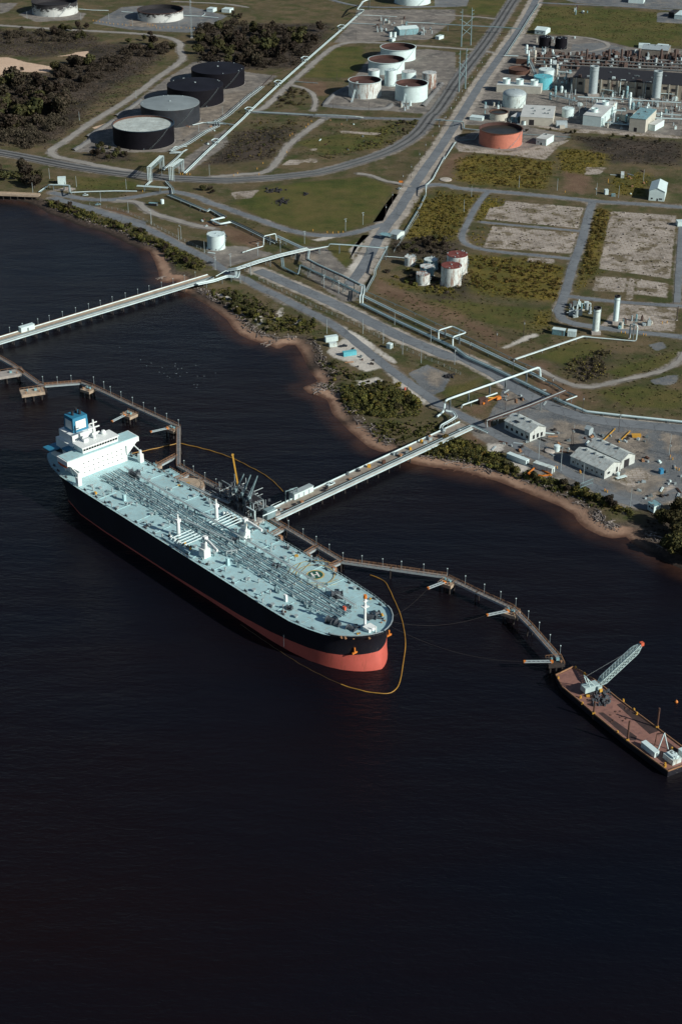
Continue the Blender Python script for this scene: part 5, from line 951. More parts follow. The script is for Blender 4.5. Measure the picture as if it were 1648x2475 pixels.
shed('small brown flat roofed building beside the pipe rack','C',(515,405),(612,412),(632,380),6,'rust','brown_roof',vents=2); shed('white gabled house at the far left of the plant','C',(632,215),(700,222),(705,200),5,'white','white',gable=2.5,name='house',wins=((.3,1.5,1.4,1.4,'f'),(.7,1.5,1.4,1.4,'f')))
shed('small white hut with a steep front right of the red tank','C',(640,915),(705,925),(722,890),6,'white','roof_pale',doors=((.5,1.6,2.4,'f'),),wins=((.2,2.2,1.4,1,'f'),),vents=1); shed('low white trailer shed left of the big pale building','C',(480,770),(522,776),(527,745),5,'teal_dull','roof_pale'); shed('long low white trailer above the red tank','C',(220,760),(300,768),(305,752),2.8,'white','white')
shed('small tan house with pipes right of the pale teal roofed block','C',(1350,825),(1392,832),(1398,790),6,'white','roof_pale'); shed('low pale building beside the switchyard','C',(1180,765),(1232,772),(1236,735),6,'beige','brown_roof')
for i,(x,y) in enumerate(((565,785),(662,785),(698,788))): stack('small white vessel in front of the big pale building, number %s from the left' % ('one','two','three')[i],'C',x,y-22,y+8,24,'white',name='process_vessel',cat='vessel',gear=False)
a = at('C',770,810); o = thing('quonset_hut','round roofed pale hut in front of the small cone tank','hut',a); mb = MB(); n = 12
for x in (0,11):
    mb.v += [(x,5.5-5.5*math.cos(math.pi*i/n),5.8*math.sin(math.pi*i/n)) for i in range(n+1)]
for i in range(n): mb.f.append((i+1,i,n+1+i,n+2+i))
mb.f += [tuple(range(n+1)),tuple(range(2*n+1,n,-1))]; mb.build('vault','galv',o,smooth=False); MB().box((5.5,-1.6,0),(5,3,3)).build('porch','beige',o)
shed('white trailer row beyond the plant, left one','C',(1290,305),(1360,308),(1363,292),3,'white','white'); shed('white trailer row beyond the plant, right one','C',(1395,312),(1462,318),(1466,298),3,'white','white')
shed('long pale hall with a grey roof at the right edge of the plant','C',(1305,360),(1472,372),(1474,338),9,'brown_roof','galv',gable=2); shed('white building at the top right field edge','C',(1225,18),(1320,24),(1322,8),6,'white','white'); shed('low white sheds beside the far field tank','C',(1515,120),(1600,128),(1600,95),5,'white','white'); shed('dark shed at the far right field','C',(1478,108),(1512,112),(1514,92),6,'dark','dark')
# pump station beyond the white tanks
shed('pale gabled pump house among pipework beyond the white tanks','B',(1182,205),(1215,225),(1250,165),7,'teal_dull','white',gable=2,axis='y',wins=((.5,2,2,1.5,'f'),)); 
for i,(x,y) in enumerate(((1158,240),(1186,240))): stack('white vertical vessel by the pump house, '+('left','right')[i],'B',x,y-42,y-4,20,'white',name='process_vessel',cat='vessel',gear=False)
shed('tiny white hut on the grass right of the far pump station','B',(1440,248),(1465,252),(1470,238),3.5,'white','white'); shed('small white block at the roadside beyond the white tanks','B',(1150,262),(1170,265),(1172,255),3,'white','white')
shed('left white cabin near the top edge beyond the scrub','B',(0,74),(40,78),(42,66),4,'white','white'); shed('right white cabin near the top edge beyond the scrub','B',(95,78),(145,82),(148,68),4,'white','white')
# right field
shed('white gabled house beside the field road','F',(1353,352),(1452,360),(1462,300),8.5,'white','white',gable=3,axis='y',name='house',doors=((.55,1.2,2.2,'f'),),wins=((.2,1.4,1.6,1.2,'f'),(.8,1.4,1.6,1.2,'f'),(.7,1.4,1.2,1.2,'f')))
container('long white trailer with a red patch parked in the weeds','F',1188,200,LZ,(11,2.8,2.8),math.radians(80),'white_dirty'); container('pale cabin by the roadside left of the gabled house','F',1085,312,LZ,(3,4,4),.1,'white'); container('low pale bin beside the roadside cabin','F',1130,326,LZ,(3.5,2.2,2),.1,'teal_dull'); container('white shed half out of the right edge near the concrete pad','F',1560,510,LZ,(8,6,4),.1,'white')
# lower yard
shed('long workshop with patched tin roof and dark windows beside the shore road','I',(440,885),(600,965),(678,915),6,'tin_wall','tin_roof',gable=3,name='workshop',cat='workshop',wins=tuple((.1+.2*i,1.5,1.9,1.9,'f') for i in range(5))+((.25,1,1.8,2.6,'r'),(.5,1,1.8,2.8,'r'),(.75,1,1.8,2.6,'r')))
shed('front gable of the double warehouse with pale tin roof','L',(857,320),(1072,415),(1172,360),5.5,'tin_wall','tin_roof',gable=3.2,name='warehouse',cat='warehouse',wins=tuple((.08+.14*i,1.8,1.0,1.2,'f') for i in range(7))+((.25,2.2,2.4,1.4,'r'),(.75,1,1.6,3,'r')))
shed('rear gable of the double warehouse with a big doorway','L',(962,252),(1176,352),(1276,318),5.5,'tin_wall','tin_roof',gable=3.2,name='warehouse',cat='warehouse',doors=((.4,4.5,5,'r'),))
shed('small grey hut alone on the lower yard','L',(948,130),(975,140),(995,122),4,'galv','galv',gable=1.4,name='hut'); shed('white booth at the lower right by the dark trees','L',(1345,605),(1385,632),(1412,610),4.5,'white','teal_dull',wins=((.3,2,1.4,1.2,'f'),(.7,2,1.4,1.2,'f')),name='booth')
container('white container on pale gravel beside the shore road','L',525,300,LZ,(14.5,3.2,3.2),math.radians(-43),'white'); container('weathered container next to an orange frame by the shore','L',690,355,LZ,(13,3.6,3.4),math.radians(-38),'white_dirty')
container('white trailer at the gravel lot by the shore','H',785,585,LZ,(9,3.4,3.6),.35,'white'); container('small white box beside the shore trailer','H',795,618,LZ,(5.5,3,2.6),.3,'white_dirty'); container('turquoise container on the white gravel lot','H',900,675,LZ,(9.5,3,3),.35,'teal_tank'); container('white cubic shed at the shore road fence','H',1153,630,LZ,(3.4,3.2,3.4),-.6,'white')
container('pale blue cabin left of the stack pair','I',785,282,LZ,(9,4.5,4),-.35,'teal_dull',roof='white'); container('white cabin right of the pale blue one by the stacks','I',868,292,LZ,(6,4.5,4),-.25,'white'); container('reddish crate stack beside the orange boom lift','I',302,720,LZ,(6,3.5,3.4),.5,'rust'); container('dark flat trailer on the grass near the rail gantries','D',1058,418,LZ,(7.5,3,2.2),-.3,'dark',roof='teal_dull')
container('blue portable toilet in the lower yard','L',1432,378,LZ,(2.2,2.2,3),.4,'blue',door=False,cat='toilet',name='portable_toilet'); car('black pickup parked on the white gravel lot',at('H',862,622),.25,'car_dark',True); car('dark car parked on the gravel by the upper jetty landing',at('D',1450,818),.1,'car_dark'); car('pale boat trailer or car left of the enclosed lawn by the quay road',at('D',592,350),.1,'white'); car('grey car at the roadside gate under the pipe bridge',at('E',1215,280),1.0,'galv'); car('teal van by the road edge near the wide apron',at('D',678,415),.4,'teal_dull')
for c,x,y,rr,hh,mt,lab in (('L',772,234,1.9,3.6,'white','white plastic tank on the yard between the two sheds'),('D',1120,405,1.6,3.6,'white','small white upright tank on the grass by the gravel loop'),('L',728,240,3.2,.8,'conc_pale','round pale concrete lid in the yard verge'),('F',70,222,5.5,.6,'conc_pale','round concrete pad beside the road junction')):
    p = at(c,x,y); o = thing('small_tank' if hh > 1 else 'concrete_lid',lab,'tank' if hh > 1 else 'lid',p); MB().lathe([(rr,0),(rr,hh),(rr*.95,hh+.1)],20).build('shell',mt,o,smooth=True); MB().lathe([(rr*.95,hh+.1),(rr*.3,hh+.35),(.01,hh+.4)],20).build('lid',mt,o)
a = at('L',1180,408); o = thing('trailer_boat','white trailer with small tank in front of the warehouse','trailer',a,.5); MB().box((0,0,.6),(7,2.2,.4)).build('bed','white',o); MB().lathe([(.1,-1.2),(.9,-.9),(1,.9),(.1,1.2)],12,(0,3,1.4)).build('vessel','white',o)
for q in (-2.5,-1.5,2.5): MB().cyl((q,-1.1,.4),(q,1.1,.4),.4,n=10).build('axle','dark',o)
# orange boom lift
p = at('I',370,708); o = thing('boom_lift','orange boom lift parked beneath the elevated white pipe','boom lift',p,.55); MB().box((4,0,.6),(3.6,2.4,2.0),top=.85).build('chassis','orange',o); MB().beam((3.5,0,2.8),(-7,0,1.0),.6,.7).build('boom','orange',o); MB().beam((2,0,2.2),(-4,.3,3.4),.5,.6).build('upper_boom','yellow',o); MB().box((-8,0,.3),(1.6,2.2,1.2)).build('basket','orange',o)
for i,(a,b) in enumerate(((2.8,1.2),(5.2,1.2),(2.8,-1.2),(5.2,-1.2))): MB().cyl((a,b-.2,.5),(a,b+.2,.5),.5,n=12).build('wheel','dark',o)
# orange frame, yellow kerbs and bollards in the yard
p = at('L',670,375); o = thing('orange_frame','orange steel frame lying beside the weathered container','frame',p)
for a,b in (((590,380),(640,335)),((640,335),(740,388)),((590,380),(680,392)),((680,392),(740,388))): MB().beam(at('L',*a,LZ+.5),at('L',*b,LZ+.5),.6,.8).build('bar','orange',o,world=True)
for i,(a,b) in enumerate((((1068,168),(1140,98)),((1165,180),(1235,112)))): o = thing('parking_bar',('left','right')[i]+' yellow steel parking bar on the yard','bar',at('L',*a)); MB().beam(at('L',*a,LZ+.5),at('L',*b,LZ+.5),.5,.5).build('bar','yellow',o,world=True); MB().box(at('L',*a),(.6,.6,.7)).box(at('L',*b),(.6,.6,.7)).build('foot','yellow',o,world=True)
o = thing('yellow_skip','yellow skip on the upper right of the yard','skip',at('L',1275,148)); MB().box((0,0,.2),(5,2.4,1.5),top=1.12).build('bin','yellow',o); MB().box((0,0,1.7),(5.8,2.9,.2)).build('lip','yellow',o)
BOL = None
for c,l,lab in (('L',[(918,372),(924,378),(1075,490),(1082,497),(1092,500),(1490,275),(1505,292),(1520,350),(1530,355),(1545,360),(762,345),(774,348)],'lower yard'),('I',[(1320,290),(1335,292),(1180,275),(1205,278),(1440,215),(1470,212)],'stack compound'),('E',[(760,557),(795,560),(830,558),(860,556),(670,545),(505,50),(355,120),(330,190),(318,155),(195,185),(170,198)],'curved lawn road and track'),('B',[(625,805),(640,790),(660,770),(525,860),(540,850),(505,965)],'gravel track beside the long pipeline'),('D',[(1245,205),(1260,206),(1290,207),(1310,208),(985,325)],'rail gantries'),('F',[(1098,228),(1098,240),(825,302)],'field road')):
    for x,y in l:
        if BOL is None: BOL = thing('bollard','x','bollard',(0,0,0)); MB().cyl((0,0,0),(0,0,1.5),.3,n=8).build('post','yellow',BOL); MB().lathe([(.3,1.5),(.2,1.65),(.01,1.7)],8).build('cap','orange',BOL); o = BOL
        else: o = copy_tree(BOL)
        o.location = at(c,x,y); tag(o,'yellow safety bollard near the '+lab,'bollard','bollards near the '+lab)
# roadside sign and gatehouse by the main road
o = thing('road_sign','orange sign board beside the main road','sign',at('E',1225,255)); MB().cyl((-1,0,0),(-1,0,2.5),.12,n=6).cyl((1,0,0),(1,0,2.5),.12,n=6).build('post','timber_pole',o); MB().box((0,0,2.3),(3.6,.2,1.8)).build('board','orange',o)
o, L, D, rz = shed('gatehouse with teal roof at the road below the pipe bridge','E',(1155,590),(1200,600),(1225,570),4,'white_dirty','galv',gable=1.6,name='gatehouse',cat='gatehouse'); MB().box((-2,-3,3.6),(10,7,.3)).build('canopy','teal_dull',o); MB().box((-6,-5,0),(.4,.4,3.6)).build('canopy_post','galv',o)
# billboard frame at the shore
a,b = at('L',920,495),at('L',998,465); o = thing('pipe_barrier','teal lattice barrier frame leaning over the bank vegetation','frame',a); u = (b-a); MB().beam(a+Vector((0,0,3)),b+Vector((0,0,3)),.3,.3).beam(a+Vector((0,0,5.5)),b+Vector((0,0,5.5)),.3,.3).build('rail','pipe_teal',o,world=True)
mb = MB()
for i in range(9): q = a+u*(i/8); mb.beam(q+Vector((0,0,0 if i in (0,8) else 3)),q+Vector((0,0,5.5)),.2,.2)
mb.build('bars','pipe_teal',o,world=True)
# ------------------------------------------------------------------ pipelines
def pipeline(label, c, l, r=.45, offs=(0,), mats=('pipe_white',), z=LZ+1.2, sup=14, name='pipeline', frame=None, supm='steel', cat='pipeline', legs=True):
    """l: survey points (x,y[,z]); each pipe and each support is a part"""
    r = [q*.76 for q in r] if isinstance(r,(list,tuple)) else r*(.80 if r < .7 else .9)
    P = pts(c, l, z); o = thing(name, label, cat, (P[0].x,P[0].y,LZ)); m_ = len(P); N = []
    for i in range(m_):
        d0 = (P[i]-P[i-1]) if i else (P[1]-P[0]); d1 = (P[i+1]-P[i]) if i < m_-1 else d0
        d0 = Vector((d0.x,d0.y,0)); d1 = Vector((d1.x,d1.y,0))
        if d0.length < .5: d0 = d1
        if d1.length < .5: d1 = d0
        d = d0.normalized()+d1.normalized(); N.append(Vector((-d.y,d.x,0)).normalized() if d.length > 1e-3 else Vector((0,0,0)))
    for k, of in enumerate(offs):
        rr = r if not isinstance(r,(list,tuple)) else r[k]
        Q = [p+n*of for p,n in zip(P,N)]; R = [Q[0]]
        for i in range(1,len(Q)-1):                       # rounded elbows
            a,b,d = Q[i-1],Q[i],Q[i+1]; e = min(rr*3,(a-b).length*.4,(d-b).length*.4); R += [b+(a-b).normalized()*e, b+((a-b).normalized()+(d-b).normalized())*e*.3, b+(d-b).normalized()*e]
        R.append(Q[-1]); MB().tube(R, rr, 8).build('pipe', mats[k % len(mats)], o, world=True, smooth=True)
    if sup:
        wd = max(offs)-min(offs)+1.2; proto = {}
        for i in range(m_-1):
            a,b = P[i],P[i+1]; L = (Vector((b.x,b.y,0))-Vector((a.x,a.y,0))).length
            if L < 5: continue
            k = max(1,int(L/sup)); u = (b-a).normalized(); n = Vector((-u.y,u.x,0)).normalized(); mid = (max(offs)+min(offs))/2
            for j in range(k):
                q = a.lerp(b,(j+.5)/k)+n*mid; h = q.z-LZ-(r if not isinstance(r,(list,tuple)) else max(r)); key = round(h*2)
                if h < .3: continue
                if key not in proto:
                    mb = MB().beam((0,-wd/2,h-.15),(0,wd/2,h-.15),.4,.3)
                    if wd < 1.6 and h < 3: mb.box((0,0,0),(.35,.35,h-.2))
                    else:
                        mb.box((0,-wd/2+.15,0),(.35,.35,h-.2)).box((0,wd/2-.15,0),(.35,.35,h-.2))
                        if h > 3.5: mb.beam((0,-wd/2+.15,.6),(0,wd/2-.15,h-.8),.18,.18).beam((0,wd/2-.15,.6),(0,-wd/2+.15,h-.8),.18,.18)
                    s_ = mb.build('support',supm,o); proto[key] = s_
                else: s_ = link('support',proto[key].data,o)
                s_.location = Vector((q.x,q.y,LZ))-o.location; s_.rotation_euler = (0,0,math.atan2(n.y,n.x)-math.pi/2)
    return o
Z5, Z8 = LZ+5, LZ+8
# long diagonal line and its loops
pipeline('long white pipeline running diagonally past the black tanks to the far pump station','B',[('D',1275,195),('B',0,958),(75,890),(235,742),(285,690),(470,520),(640,370),(860,178),(985,66)],.55,(-.9,.9),('pipe_white','pipe_white'),LZ+1.6,18)
for i,(x,y) in enumerate(((75,890),(285,690),(470,520),(640,370),(870,170))):
    pipeline(('first','second','third','fourth','fifth')[i]+' expansion loop on the long diagonal pipeline counted from the railway','B',[(x,y,LZ+1.8),(x,y-12,LZ+4.5),(x-28,y-14,LZ+4.5),(x-48,y-2,LZ+4.5),(x-26,y+6,LZ+4.5),(x-4,y+8,LZ+4.5),(x-4,y+12,LZ+1.8)],.5,(0,),('pipe_white',),LZ+4.5,9,name='expansion_loop')
pipeline('pipe rising over the far road at the top of the diagonal line','B',[(985,66,LZ+1.6),(990,62,LZ+6),(950,58,LZ+6),(950,58,LZ+13),(985,10,LZ+13),(1060,-20,LZ+13)],.55,(-.9,.9),('pipe_white',),LZ+3,20)
pipeline('bundle of grey pipes alongside the black tanks, left of the diagonal line','A',[(1180,1040),(1300,985),(1420,905),(1500,868),('B',60,770),(130,728),(260,612),(350,545)],[.4,.4,.35,.35,.3],(-2.4,-1.2,0,1.2,2.4),('pipe_grey','dark','pipe_white','dark','galv'),LZ+1.4,16)
for i,(l,lab) in enumerate(((((1180,1040),(1210,1010),(1290,1010)),'near the front black tank'),(((1170,1055),(1250,1052),(1290,1030)),'at the corner of the front black tank'),(((1330,862),(1400,845),(1560,855)),'below the grey roofed tank'))): pipeline('small pipe branch '+lab,'A',list(l),.35,(-.6,.6),('pipe_grey','pipe_white'),LZ+1.2,10)
pipeline('thin grey cross line joining bundle and diagonal pipe beyond the grey roofed tank','B',[(0,772),(60,770),(180,790)],.4,(-.7,.7),('pipe_teal','pipe_grey'),LZ+1.6,10); pipeline('brown buried edge line following the diagonal pipeline','B',[(100,740),(330,560),(420,470),(560,420),(770,230)],.3,(0,),('pipe_rust',),LZ+.6,30)
# rail gantries
def gantry(label, P0, P1, zt, za, zb, offs):
    a,b = P0,P1; o = thing('pipe_gantry',label,'pipe gantry',(a.x,a.y,LZ)); u = (b-a).normalized(); n = Vector((-u.y,u.x,0))
    for of in offs: MB().tube([a+n*of+Vector((0,0,za-LZ)),a+n*of+Vector((0,0,zt-LZ-.8)),a+n*of+u*.8+Vector((0,0,zt-LZ)),b+n*of-u*.8+Vector((0,0,zt-LZ)),b+n*of+Vector((0,0,zt-LZ-.8)),b+n*of+Vector((0,0,zb-LZ))],.36,8).build('pipe','pipe_white',o,world=True,smooth=True)
    w_ = max(offs)+.9
    for q in (a+u*1.2,b-u*1.2):
        for s_ in (1,-1): MB().beam(q+n*s_*w_,q+n*s_*w_+Vector((0,0,zt-LZ)),.4,.4).build('column','galv',o,world=True)
    mb = MB(); k = 6
    for i in range(k):
        for s_ in (1,-1):
            c0,c1 = a.lerp(b,i/k)+n*s_*w_,a.lerp(b,(i+1)/k)+n*s_*w_; h0,h1 = (zt-LZ-.6,zt-LZ-2.2)
            mb.beam(c0+Vector((0,0,h0)),c1+Vector((0,0,h0)),.25,.25).beam(c0+Vector((0,0,h1)),c1+Vector((0,0,h1)),.25,.25).beam(c0+Vector((0,0,h0 if i % 2 else h1)),c1+Vector((0,0,h1 if i % 2 else h0)),.2,.2)
    mb.build('truss','pipe_teal',o,world=True); return o
gantry('left tall pipe gantry bridging the railway',at('D',1033,255),at('D',1122,172),LZ+13.5,LZ+1,LZ+1.5,(-1.4,0,1.4)); gantry('right tall pipe gantry bridging the railway',at('D',1182,252),at('D',1258,196),LZ+13.5,LZ+1,LZ+1.5,(-1.6,0,1.6))
pipeline('low pipes linking the left gantry to the near pipe bridge','D',[(1040,250),(1010,278)],.45,(-.8,.8),('pipe_white',),LZ+1.4,8); pipeline('pipes linking the black tank bundle to the left gantry','D',[(1125,172),(1215,95),(1260,50),(1180,45)],.45,(-.8,.8),('pipe_white','pipe_grey'),LZ+1.4,12); pipeline('low pipes from the right gantry foot to the main rack','D',[(1145,250),(1190,300),(1195,335)],.5,(-.8,.8),('pipe_white','pipe_teal'),LZ+1.4,10)
o = pipeline('white pipe bridge carrying lines above the quay road','D',[(945,282,Z5),(1050,288,Z5),(1160,296,Z5)],.4,(-1.2,0,1.2),('pipe_white','pipe_teal','pipe_white'),Z5,16)
pipeline('single pipe running along the back of the lawn to the quay','D',[(945,320),(800,318),(640,322),(540,326),(490,328)],.45,(-.5,.5),('pipe_white','pipe_grey'),LZ+.9,14); pipeline('raised pipe bridge at the quay entrance','D',[(490,328,LZ+1),(485,328,LZ+5),(478,280,LZ+5),(405,276,LZ+5),(335,275,LZ+5),(335,278,LZ+1),(275,325,LZ+1)],.45,(-.8,.8),('pipe_white','pipe_teal'),Z5,12)
container('white pump cabin behind the raised quay pipe bridge','D',430,268,LZ,(7,5,6),.1,'white',cat='cabin',name='pump_cabin')
# main rack from the gantries to the jetties
pipeline('main pipe rack from the rail gantries to the upper jetty junction','E',[('D',1165,342),(1430,455),('E',20,405),(110,455)],[.45,.4,.45,.35,.35],(-2,-1,0,1,2),('pipe_white','dark','pipe_teal','dark','pipe_teal'),LZ+1.8,14)
pipeline('zigzag loop in the main rack near the solitary white tank','E',[(110,458,LZ+2),(30,476,LZ+2),(85,500,LZ+2.4),(150,488,LZ+2.4)],.5,(-1,0,1),('pipe_white',),LZ+2.2,10)
pipeline('main rack between the zigzag loop and the raised crossing','E',[(150,480),(250,525),(360,580),(440,618)],[.45,.4,.4,.35],(-1.8,-.6,.6,1.8),('pipe_white','dark','pipe_teal','dark'),LZ+2,14)
pipeline('white riser pipe looping over the rack near the solitary white tank','E',[(225,680,LZ+1),(300,655,LZ+1),(358,640,LZ+1),(360,577,LZ+8.5),(435,560,LZ+8.5),(440,605,LZ+3)],.5,(0,),('pipe_white',),LZ+1,20)
pipeline('pale elevated rack from the raised crossing to the jetty junction','E',[(440,575,LZ+5),(540,622,LZ+5),(640,668,LZ+5)],[.45,.5,.45],(-1.3,0,1.3),('pipe_white','pipe_grey','pipe_white'),Z5,13)
pipeline('broad white pipe bundle bringing the upper jetty lines ashore','E',[(130,790,LZ+4),(190,782,LZ+6),(320,738,LZ+6),(450,700,LZ+6),(640,655,LZ+6)],.42,(-2.6,-1.6,-.6,.4,1.4,2.4),('pipe_white','dark','pipe_white','dark','pipe_white','pipe_teal'),LZ+6,15)
pipeline('low pipe cluster on the upper jetty head','E',[(-60,880,DZ+1),(40,860,DZ+1),(130,830,DZ+1),(190,835,DZ+1),(195,800,LZ+6)],.42,(-1.8,-.6,.6,1.8),('pipe_white','pipe_teal','pipe_white','pipe_white'),DZ+1,10); pipeline('thin white pipe portal at the upper jetty head','E',[(58,830,LZ+2),(58,830,LZ+8),(120,795,LZ+8),(135,800,LZ+4)],.35,(0,),('pipe_white',),LZ+5,0)
pipeline('twin pipes over the road from the jetty junction to the gatehouse','E',[(650,662,LZ+5),(770,640,LZ+5),(775,625,LZ+7.5),(900,632,LZ+7.5),(1120,652,LZ+7.5)],.4,(-.7,.7),('pipe_white','pipe_teal'),LZ+6,22)
pipeline('tall pipe drop from the gatehouse bridge to the roadside','E',[(1120,652,LZ+7.5),(1142,640,LZ+7.5),(1062,790,LZ+4),(1060,820,LZ+1.5),(1000,930,LZ+1.5)],.4,(-.6,.6),('pipe_grey','pipe_teal'),LZ+3,16)
pipeline('two big dark pipes running down from the jetty junction to the tall crossover','E',[(640,668,LZ+5),(632,722,LZ+6),('H',700,105,LZ+6),(850,172,LZ+6),(970,232,LZ+6)],[.5,.5,.4],(-1.1,.1,1.2),('dark','pipe_teal','pipe_white'),LZ+2.2,12)
pipeline('white crossover risers where the racks meet below the main road','H',[(968,232,LZ+6),(988,236,LZ+6),(982,290,LZ+6),(975,300,LZ+6),(975,347,LZ+1.6)],.55,(-1,1),('pipe_white',),LZ+4,12)
pipeline('elevated teal pipe on portal frames beside the shore road','H',[('E',475,715,LZ+5),(482,775,LZ+1.5),(575,818,LZ+1.5),(590,758,LZ+7),(700,810,LZ+6),('H',830,215,LZ+6),(975,290,LZ+5)],.55,(-.7,.7),('pipe_teal','pipe_teal'),LZ+5,11)
pipeline('upper rack of pale pipes from the crossover toward the lower jetty','H',[(985,300),(1200,405),(1460,525),('I',200,330),(400,425),(560,500),(700,575)],[.5,.4,.4],(-1.1,0,1.1),('pipe_white','pipe_teal','pipe_white'),LZ+2,13)
pipeline('lower teal rack beside the shore service road','H',[(975,350),(1200,460),(1400,552),(1568,632),('I',200,425),(400,512),(560,590),(740,678),(840,725)],[.45,.45,.45,.4],(-1.4,-.4,.6,1.6),('pipe_teal','pipe_teal','pipe_white','pipe_teal'),LZ+1.5,13)
pipeline('thin outer line along the mown bank above the racks','H',[(1000,270),(1250,380),(1510,505),('I',230,310),(420,400),(520,450),(640,500)],.3,(0,),('pipe_teal',),LZ+1.6,16)
pipeline('square white pipe portal crossing above the racks','I',[(25,312,LZ+1.6),(24,258,LZ+7),(110,232,LZ+7),(200,272,LZ+7),(115,300,LZ+7),(115,356,LZ+1.6)],.6,(0,),('pipe_white',),LZ+7,9)
pipeline('rack continuing past the elevated white pipe to the tank corner','I',[(700,578),(760,600),(830,645),(895,672)],[.4,.4],(-.6,.6),('pipe_teal','pipe_rust'),LZ+2,12); pipeline('white stub pipe at the end of the rust rack','I',[(832,700,LZ+3),(900,675,LZ+3)],.5,(0,),('pipe_white',),LZ+3,10)
pipeline('rusty pipes in the trench beside the yard road','I',[(560,590),(640,625),(740,668)],[.35,.35,.35],(-1,0,1),('pipe_rust','galv','pipe_rust'),LZ+1,10)
pipeline('pale pipe bundle following the yard road to the right edge','I',[(840,722),(960,772),(1180,797),(1400,820),(1568,838),(1750,856)],[.45,.45,.4],(-1,0,1),('pipe_teal','pipe_white','pipe_white'),LZ+1.5,14)
pipeline('insulated white pipe from the racks up to the stack compound','I',[(510,440),(940,295),(990,300)],[.5,.4],(-.6,.6),('pipe_white','pipe_grey'),LZ+1.6,14); pipeline('white pipe running right from the stack compound and rising in a frame','I',[(990,302,LZ+1.2),(1275,326,LZ+1.2),(1286,228,LZ+12),(1240,216,LZ+12),(1236,305,LZ+2)],.5,(0,),('pipe_white',),LZ+1.2,14)
for i,(x,y) in enumerate(((1230,310),(1532,195))): o = thing('vent_mast',('left','right')[i]+' dark slim mast in the stack compound','mast',at('I',x,y)); MB().cyl((0,0,0),(0,0,11),.4,.3,8).build('pole','timber_pole',o); MB().box((0,0,0),(1.4,1.4,.5)).build('foot','concrete',o)
# elevated white line of the lower jetty
o = pipeline('large elevated white pipe on trestle legs crossing the yard to the lower jetty','I',[(15,805,LZ+1.2),(58,772,LZ+1.2),(66,702,LZ+8),(130,678,LZ+8),(300,618,LZ+8),(500,549,LZ+8),(665,490,LZ+8),(670,556,LZ+1)],.75,(0,.0001)[:1],('pipe_white',),LZ+8,12)
pipeline('low white pipe parallel to the elevated one beside the boom lift','I',[(168,748,LZ+1),(175,732,LZ+3),(395,655,LZ+3)],.6,(0,),('pipe_white',),LZ+3,14); pipeline('curled white pipes at the shore end of the lower jetty','I',[(70,765,LZ+5),(120,775,LZ+4),(138,805,LZ+4),(100,830,LZ+3),(45,860,LZ+2),(40,880,LZ+2)],.5,(-.7,.7),('pipe_white','pipe_grey'),LZ+3,8)
pipeline('rust brown raised rack between the lower jetty and the workshop','I',[(338,872,LZ+1.5),(335,830,LZ+5.5),(440,792,LZ+5.5),(600,735,LZ+5.5),(830,640,LZ+5.5)],[.35,.4,.35,.3],(-1.4,-.5,.5,1.4),('pipe_rust','pipe_rust','pipe_grey','pipe_rust'),LZ+5.5,14); pipeline('grey pipe bend dropping to the lower jetty head','I',[(338,905,LZ+1.5),(240,862,LZ+2.5),(200,868,LZ+2.5),(150,890,LZ+3)],.4,(-.7,.7),('pipe_teal','pipe_white'),LZ+2,9)
# roadside pipe on the right of the main road
pipeline('thin grey pipe along the right edge of the main road by the terracotta tank','C',[(660,22),(600,110),(545,200),(450,345)],.45,(-.7,.7),('pipe_grey','pipe_teal'),LZ+1,20); pipeline('roadside pipe between the terracotta tank and the field road','C',[(130,900),(60,1010),('E',1500,70),(1425,215),(1388,250)],.4,(-.5,.5),('pipe_grey','pipe_white'),LZ+1,18); pipeline('raised roadside pipe at the field road crossing','E',[(1388,250,LZ+1),(1384,248,LZ+5),(1382,300,LZ+5),(1380,318,LZ+1)],.4,(-.5,.5),('pipe_white',),LZ+5,0); pipeline('roadside pipe from the field road down to the gatehouse','E',[(1378,320),(1340,400),(1280,500),(1222,595)],.4,(-.5,.5),('pipe_teal','pipe_grey'),LZ+1,16)
pipeline('pipe bridge over the main road beside the terracotta tank','C',[(0,758,LZ+6),(60,762,LZ+6),(175,770,LZ+6),(180,775,LZ+1.5),(185,815,LZ+1.5),(285,825,LZ+1.5)],.5,(-.5,.5),('pipe_teal','pipe_grey'),LZ+6,18); pipeline('low pipes feeding the terracotta tank','C',[(150,888,LZ+1),(250,885,LZ+1),(275,850,LZ+1)],.45,(0,),('pipe_teal',),LZ+1,12)
pipeline('pipe bridge along the road below the white tank cluster','B',[(290,705,LZ+1.5),(590,722,LZ+1.5),(680,728,LZ+1.5),(682,722,LZ+5),(830,728,LZ+5),(940,735,LZ+5),(985,742,LZ+1.5)],.4,(-.7,.7),('pipe_grey','pipe_teal'),LZ+4,20)
pipeline('long dark pipe bridge across both tracks beyond the pylons','C',[(0,150,LZ+8),(170,160,LZ+8),(420,172,LZ+8),(545,182,LZ+8)],[.5,.4,.5],(-1.2,0,1.2),('pipe_teal','pipe_teal','steel'),LZ+8,22); pipeline('white pipe from the far pump station to the pylons','B',[(1260,140),(1400,145),(1568,158)],.4,(-.5,.5),('pipe_white','pipe_teal'),LZ+2,20); pipeline('white pipes from the diagonal line to the far pump station, upper','B',[(985,95),(1100,100),(1200,105)],.4,(0,),('pipe_white',),LZ+1.2,18); pipeline('white pipes from the diagonal line to the far pump station, lower','B',[(900,145),(1000,150),(1080,155)],.35,(-.5,.5),('pipe_teal','pipe_white'),LZ+1.2,18)
pipeline('small pipe from the roadside riser to the overgrown tanks','E',[(1120,705),(1180,708),(1250,715)],.35,(0,),('pipe_white',),LZ+1,14); pipeline('thin green line across the grass left of the white cluster','B',[(560,515),(700,525)],.4,(0,),('pipe_teal',),LZ+.8,14); pipeline('pipe along the back of the yard from the red tank to the right','C',[(550,850),(700,858),(860,870)],.4,(0,),('pipe_teal',),LZ+.8,14)
